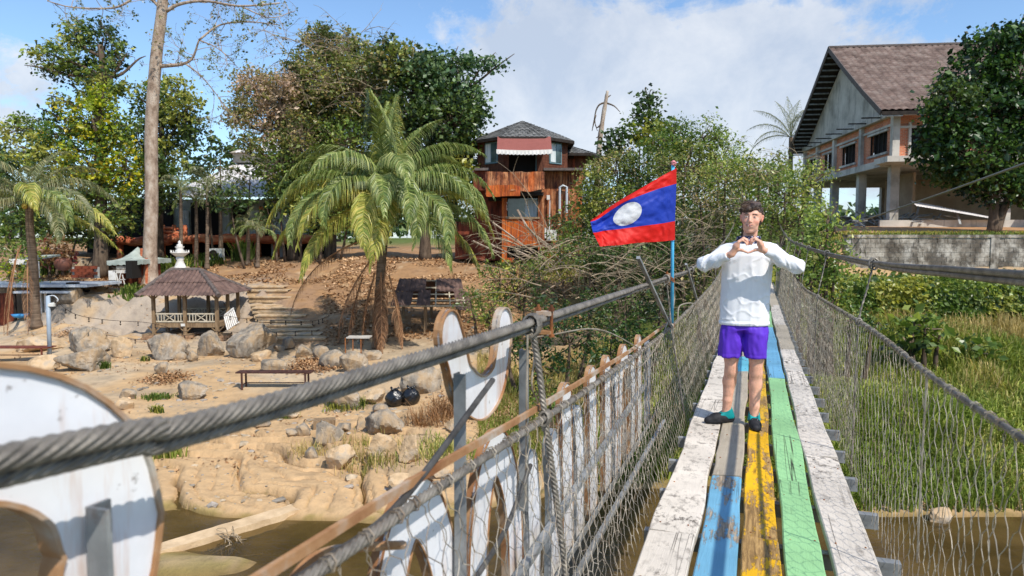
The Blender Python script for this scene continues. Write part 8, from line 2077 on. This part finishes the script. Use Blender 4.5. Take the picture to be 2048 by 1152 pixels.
# --- right: the big dark tree by the hall
tree('dark_tree', 'big dark green tree in front of the right side of the brick hall', 'tree', 36,
 [(1985, 95, 60, 40, 0, 'deep'), (2035, 80, 50, 40, 0, 'deep'), (1950, 150, 66, 50, 0, 'deep'), (2040, 150, 80, 60, 0, 'deep'), (1900, 200, 56, 40, -1, 'dark'), (1965, 220, 90, 60, 0, 'deep'), (2060, 240, 80, 70, 0, 'deep'), (1880, 290, 58, 50, 0, 'deep'), (1950, 300, 80, 60, -1, 'deep'), (2040, 320, 80, 60, 0, 'deep'), (1910, 345, 50, 36, 0, 'dark'), (1990, 370, 70, 44, 0, 'deep'), (2070, 380, 60, 40, 0, 'deep'), (1900, 240, 50, 40, -1, 'deep')],
 [G(1986, 36), P(1988, 420, 36), P(1990, 370, 36), P(1985, 280, 36)], .24, tr=.26, dens=1.35, seed=26, thr=-.62, aspect=.36, per=13, droop=.5)
tr2 = MB(); tr2.tube(spline([G(1992, 35.9), P(2006, 420, 36), P(2030, 370, 36), P(2050, 300, 36)], 14), np.linspace(.24, .12, 14), 9); t_ = thing('second_trunk', 'leaning right hand trunk of the dark tree pair by the hall', 'tree', G(1992, 35.9)); tr2.build('trunk', MT['bark'], t_, smooth=True)

# --- vine wall, verge, grasses of the right bank
def vine_wall():
    r_ = np.random.default_rng(31); n = 30000; x = r_.uniform(10.5, 30, n); h = r_.uniform(0, 1, n) ** .8
    b = fbm(xyz(x * .8, h * 2.), 3, 7); z = -3.2 + 1.9 * h; y = 25.1 - .35 + .35 * b - .5 * (1 - h) + .5 * sstep(.85, 1, h); C = np.stack([x, y, z + .10 * b], -1)
    C = C[fbm(C * np.array((1.5, 1, 2.2)), 3, 9) > -.38]; m = MB(); leaf_quads(m, C, np.full(len(C), .125), palcol('mid', C, r_, .9, 3), r_, .42, .9)
    n2 = 18000; x = r_.uniform(10, 30, n2); y = r_.uniform(25.2, 29.3, n2); C = np.stack([x, y, ground_z(x, y) + .08 + .12 * np.abs(fbm(xyz(x, y), 3, 4))], -1); leaf_quads(m, C, np.full(len(C), .15), palcol('mid', C, r_, .5, 5), r_, .42, -.3)
    tag(m.build('vine_cover', MT['leaf'], kind='stuff'), 'dense green vines covering the lower bank wall right of the bridge', 'vines')
vine_wall()
def blades(label, name, x, y, h, pal, seed, w=.012, lean=.5, mt='grass', cat='grass', zoff=0):
    r_ = np.random.default_rng(seed); n = len(x); b = np.stack([x, y, ground_z(x, y) + zoff], -1); hh = (h * r_.uniform(.5, 1.15, n))[:, None]
    a = r_.uniform(0, 2 * pi, n); wd = fbm(xyz(x * .7, y * .7), 2, seed); l = np.stack([np.cos(a) + .5 * wd, np.sin(a), 0 * a], -1) * (lean * r_.uniform(.1, 1, n))[:, None]
    s = np.stack([-np.sin(a + .4), np.cos(a + .4), 0 * a], -1) * w * r_.uniform(.6, 1.4, n)[:, None]; up = np.array((0, 0, 1.))
    p1 = b + up * hh * .5 + l * hh * .25; p2 = b + up * hh * .85 + l * hh * .7; p3 = b + up * hh * (1 - .25 * np.linalg.norm(l, axis=1, keepdims=True)) + l * hh * 1.2
    V = np.stack([b - s, b + s, p1 - s, p1 + s, p2 - s * .7, p2 + s * .7, p3], 1); o = (np.arange(n) * 7)[:, None]
    q = np.concatenate([o + np.array([[0, 1, 3, 2]]), o + np.array([[2, 3, 5, 4]])]); t = o + np.array([[4, 5, 6]]); c = palcol(pal, b, r_, .35, seed); m = MB(); m.add(V.reshape(-1, 3), q, t, c=np.repeat(c, 7, 0))
    return tag(m.build(name, MT[mt], kind='stuff'), label, cat)
PAL['bank'] = [L3(116, 132, 54), L3(146, 156, 70), L3(168, 170, 90), L3(100, 116, 48), L3(184, 174, 108), L3(134, 148, 62)]
PAL['straw'] = [L3(176, 156, 100), L3(198, 176, 122), L3(150, 142, 80), L3(124, 132, 60)]
r_ = np.random.default_rng(41)
def region(n, q0, q1, y0, y1, cond=None):
    y = y0 + (y1 - y0) * r_.random(n) ** .9; q = r_.uniform(q0, q1, n); x = q * y
    if cond is not None: k = cond(x, y); x, y = x[k], y[k]
    return x, y
x, y = region(56000, .12, .80, 13.1, 25.0); k = ground_z(x, y) > WATER + .04; x, y = x[k], y[k]
hh = .36 + .50 * sstep(-.3, .5, fbm(xyz(x * .35, y * .35), 3, 6)) * sstep(14, 16, y); blades('tall green bank grass between the river and the vine wall', 'bank_grass', x, y, hh, 'bank', 42, w=.016, lean=.75)
x, y = region(15000, .40, .80, 18, 25.5, lambda x, y: fbm(xyz(x * .4, y * .4), 3, 12) > .05); blades('straw coloured dry grass patch on the upper bank', 'dry_grass', x, y, np.full(len(x), .85), 'straw', 43, w=.012, lean=.5)
x, y = region(9000, -.05, .14, 15, 26); k = ground_z(x, y) > WATER + .05; blades('rough grass in the gully beneath the left letters', 'gully_grass', x[k], y[k], np.full(k.sum(), .32), 'straw', 44, w=.010, lean=.6)
x, y = region(5000, .42, .80, 29.8, 35); blades('short verge grass along the top of the block wall', 'verge_grass', x, y, np.full(len(x), .14), 'mid', 45, w=.02, lean=.5)
# big leaved weeds in the grass
bush('broad_weeds', 'broad leaved weeds standing in the dry grass right of the bridge', 20, [(1850, 650, 34, 22, 0, 'mid'), (1820, 680, 26, 20, 0, 'dark'), (1880, 670, 24, 18, 0, 'mid'), (1960, 700, 30, 20, 0, 'mid'), (1830, 640, 14, 16, 0, 'lime')], .24, seed=91, dens=1.6, aspect=.34, thr=-.6)
# grass tufts and weeds on the sand
def tuft(label, px, py, n, h, pal, spread=.22, cat='grass tuft', w=.008, lean=.8):
    g = GP(px, py); q = np.random.default_rng(px); x = g[0] + q.normal(0, spread, n); y = g[1] + q.normal(0, spread * .6, n); t = blades(label, 'grass_tuft', x, y, np.full(n, h), pal, px, w=w, lean=lean, cat=cat)
PAL['green'] = PAL['mid']
tuft('dry reddish grass tussock behind the upright of the second letter', 905, 832, 300, .55, 'brown', .35, lean=1.4)
tuft('second dry tussock by the foot of the letter posts', 860, 850, 200, .45, 'brown', .3, lean=1.4)
tuft('dry grass beside the rounded tan boulder', 615, 912, 120, .28, 'straw', .25)
tuft('small green tuft below the thick cable', 572, 836, 120, .26, 'green', .16); tuft('green weeds in front of the big boulder by the black bags', 695, 815, 420, .24, 'green', .30, w=.014); tuft('green weeds before the flat grey rock', 317, 797, 260, .16, 'green', .22, w=.016)
tuft('upright leafy weed on the sand right of the round letter', 316, 826, 90, .22, 'green', .07, w=.02); tuft('weeds beside the water right of the round letter', 325, 915, 300, .42, 'bank', .18, w=.014); tuft('small weed beside the flat topped rock', 210, 738, 60, .3, 'green', .08, w=.02)
tuft('green shoots under the gazebo rocks', 288, 722, 60, .2, 'green', .08, w=.02); tuft('grass between the tan boulders above the ledges', 720, 905, 260, .28, 'straw', .5); tuft('grass under the square tan boulder', 735, 940, 240, .3, 'straw', .3); tuft('green grass patch near the tilted slab', 900, 905, 500, .35, 'bank', .5)
for px, py, lab in ((265, 590, 'green strap leaves on the rock face left of the gazebo roof'),): tuft(lab, px, py, 260, .5, 'green', .4, w=.03)
tuft('green strap-leaved plants behind the gazebo roof, left of the fountain', 335, 545, 260, 1.0, 'green', .55, w=.035); tuft('strap-leaved plants right of the white fountain', 405, 532, 240, .8, 'green', .6, w=.035)
tuft('yellow-green strap leaves beside the clay jar', 95, 548, 260, .9, 'green', .6, w=.035); tuft('dark green spiky shrub on the leaf covered terrace', 488, 520, 240, 1.3, 'mid', .3, w=.05, lean=.6)
# fallen leaves
def litter(label, name, x, y, seed, size=.12, pal='brown', hz=.03):
    q = np.random.default_rng(seed); C = np.stack([x, y, ground_z(x, y) + hz * q.random(len(x)) + .01], -1); n = len(C); a = q.uniform(0, 2 * pi, n); t = q.normal(0, .35, (n, 2)); L = (size * q.uniform(.6, 1.3, n))[:, None]
    d = np.stack([np.cos(a), np.sin(a), t[:, 0]], -1); w = np.stack([-np.sin(a), np.cos(a), t[:, 1]], -1) * .34; V = np.stack([C, C + d * L * .5 + w * L, C + d * L + (0, 0, .02), C + d * L * .5 - w * L], 1); m = MB(); m.add(V.reshape(-1, 3), (np.arange(n) * 4)[:, None] + np.arange(4)[None], c=np.repeat(palcol(pal, C, q, .8, seed), 4, 0))
    tag(m.build(name, MT['litter'], kind='stuff'), label, 'fallen leaves')
r_ = np.random.default_rng(51)
x, y = region(25000, -.42, .10, 28.5, 46, lambda x, y: (fbm(xyz(x * .5, y * .5), 3, 14) > -.2) & ((y > 38) | (x / y > -.27))); litter('brown fallen leaves covering the slope behind the palm', 'leaf_litter', x, y, 52, .15)
x, y = region(9000, -.72, -.42, 37.5, 47); litter('fallen leaves on the garden slope at left', 'leaf_litter', x, y, 53, .15)
x, y = region(5000, -.72, -.1, 15, 36, lambda x, y: fbm(xyz(x * .6, y * .6), 3, 15) > .22); litter('scattered dead leaves on the sand', 'leaf_litter', x, y, 54, .09)
for px, py, n, sx, lab in ((332, 760, 700, .75, 'round pile of brown leaves on the open sand'), (640, 735, 2200, 1.0, 'mound of brown leaves under the hanging frond'), (625, 725, 600, .8, 'brown leaves heaped against the grey rocks'), (1000, 820, 2600, 1.4, 'brown leaves on the bank behind the second letter'), (150, 668, 700, .9, 'orange-brown leaves below the left rock face'), (450, 655, 260, .6, 'brown leaves beside the leaning railing')):
    g = GP(px, py); litter(lab, 'leaf_pile', g[0] + r_.normal(0, sx * .5, n), g[1] + r_.normal(0, sx * .45, n), px, .10, hz=.10)
# far wooded horizon
r_ = np.random.default_rng(61); m = MB(); n = 15000
a = r_.uniform(R(20), R(160), n); d = r_.uniform(120, 180, n); hgt = 5.5 + 3 * fbm(xyz(a * 14, 0.), 3, 5); C = np.stack([np.cos(a) * d, np.sin(a) * d, .5 + hgt * r_.random(n) ** .7], -1); leaf_quads(m, C, np.full(n, 1.1), palcol('dark', C, r_, .05, 3), r_, .45, 0)
tag(m.build('far_woods', MT['leaf'], kind='stuff'), 'far line of woods along the horizon', 'woods')
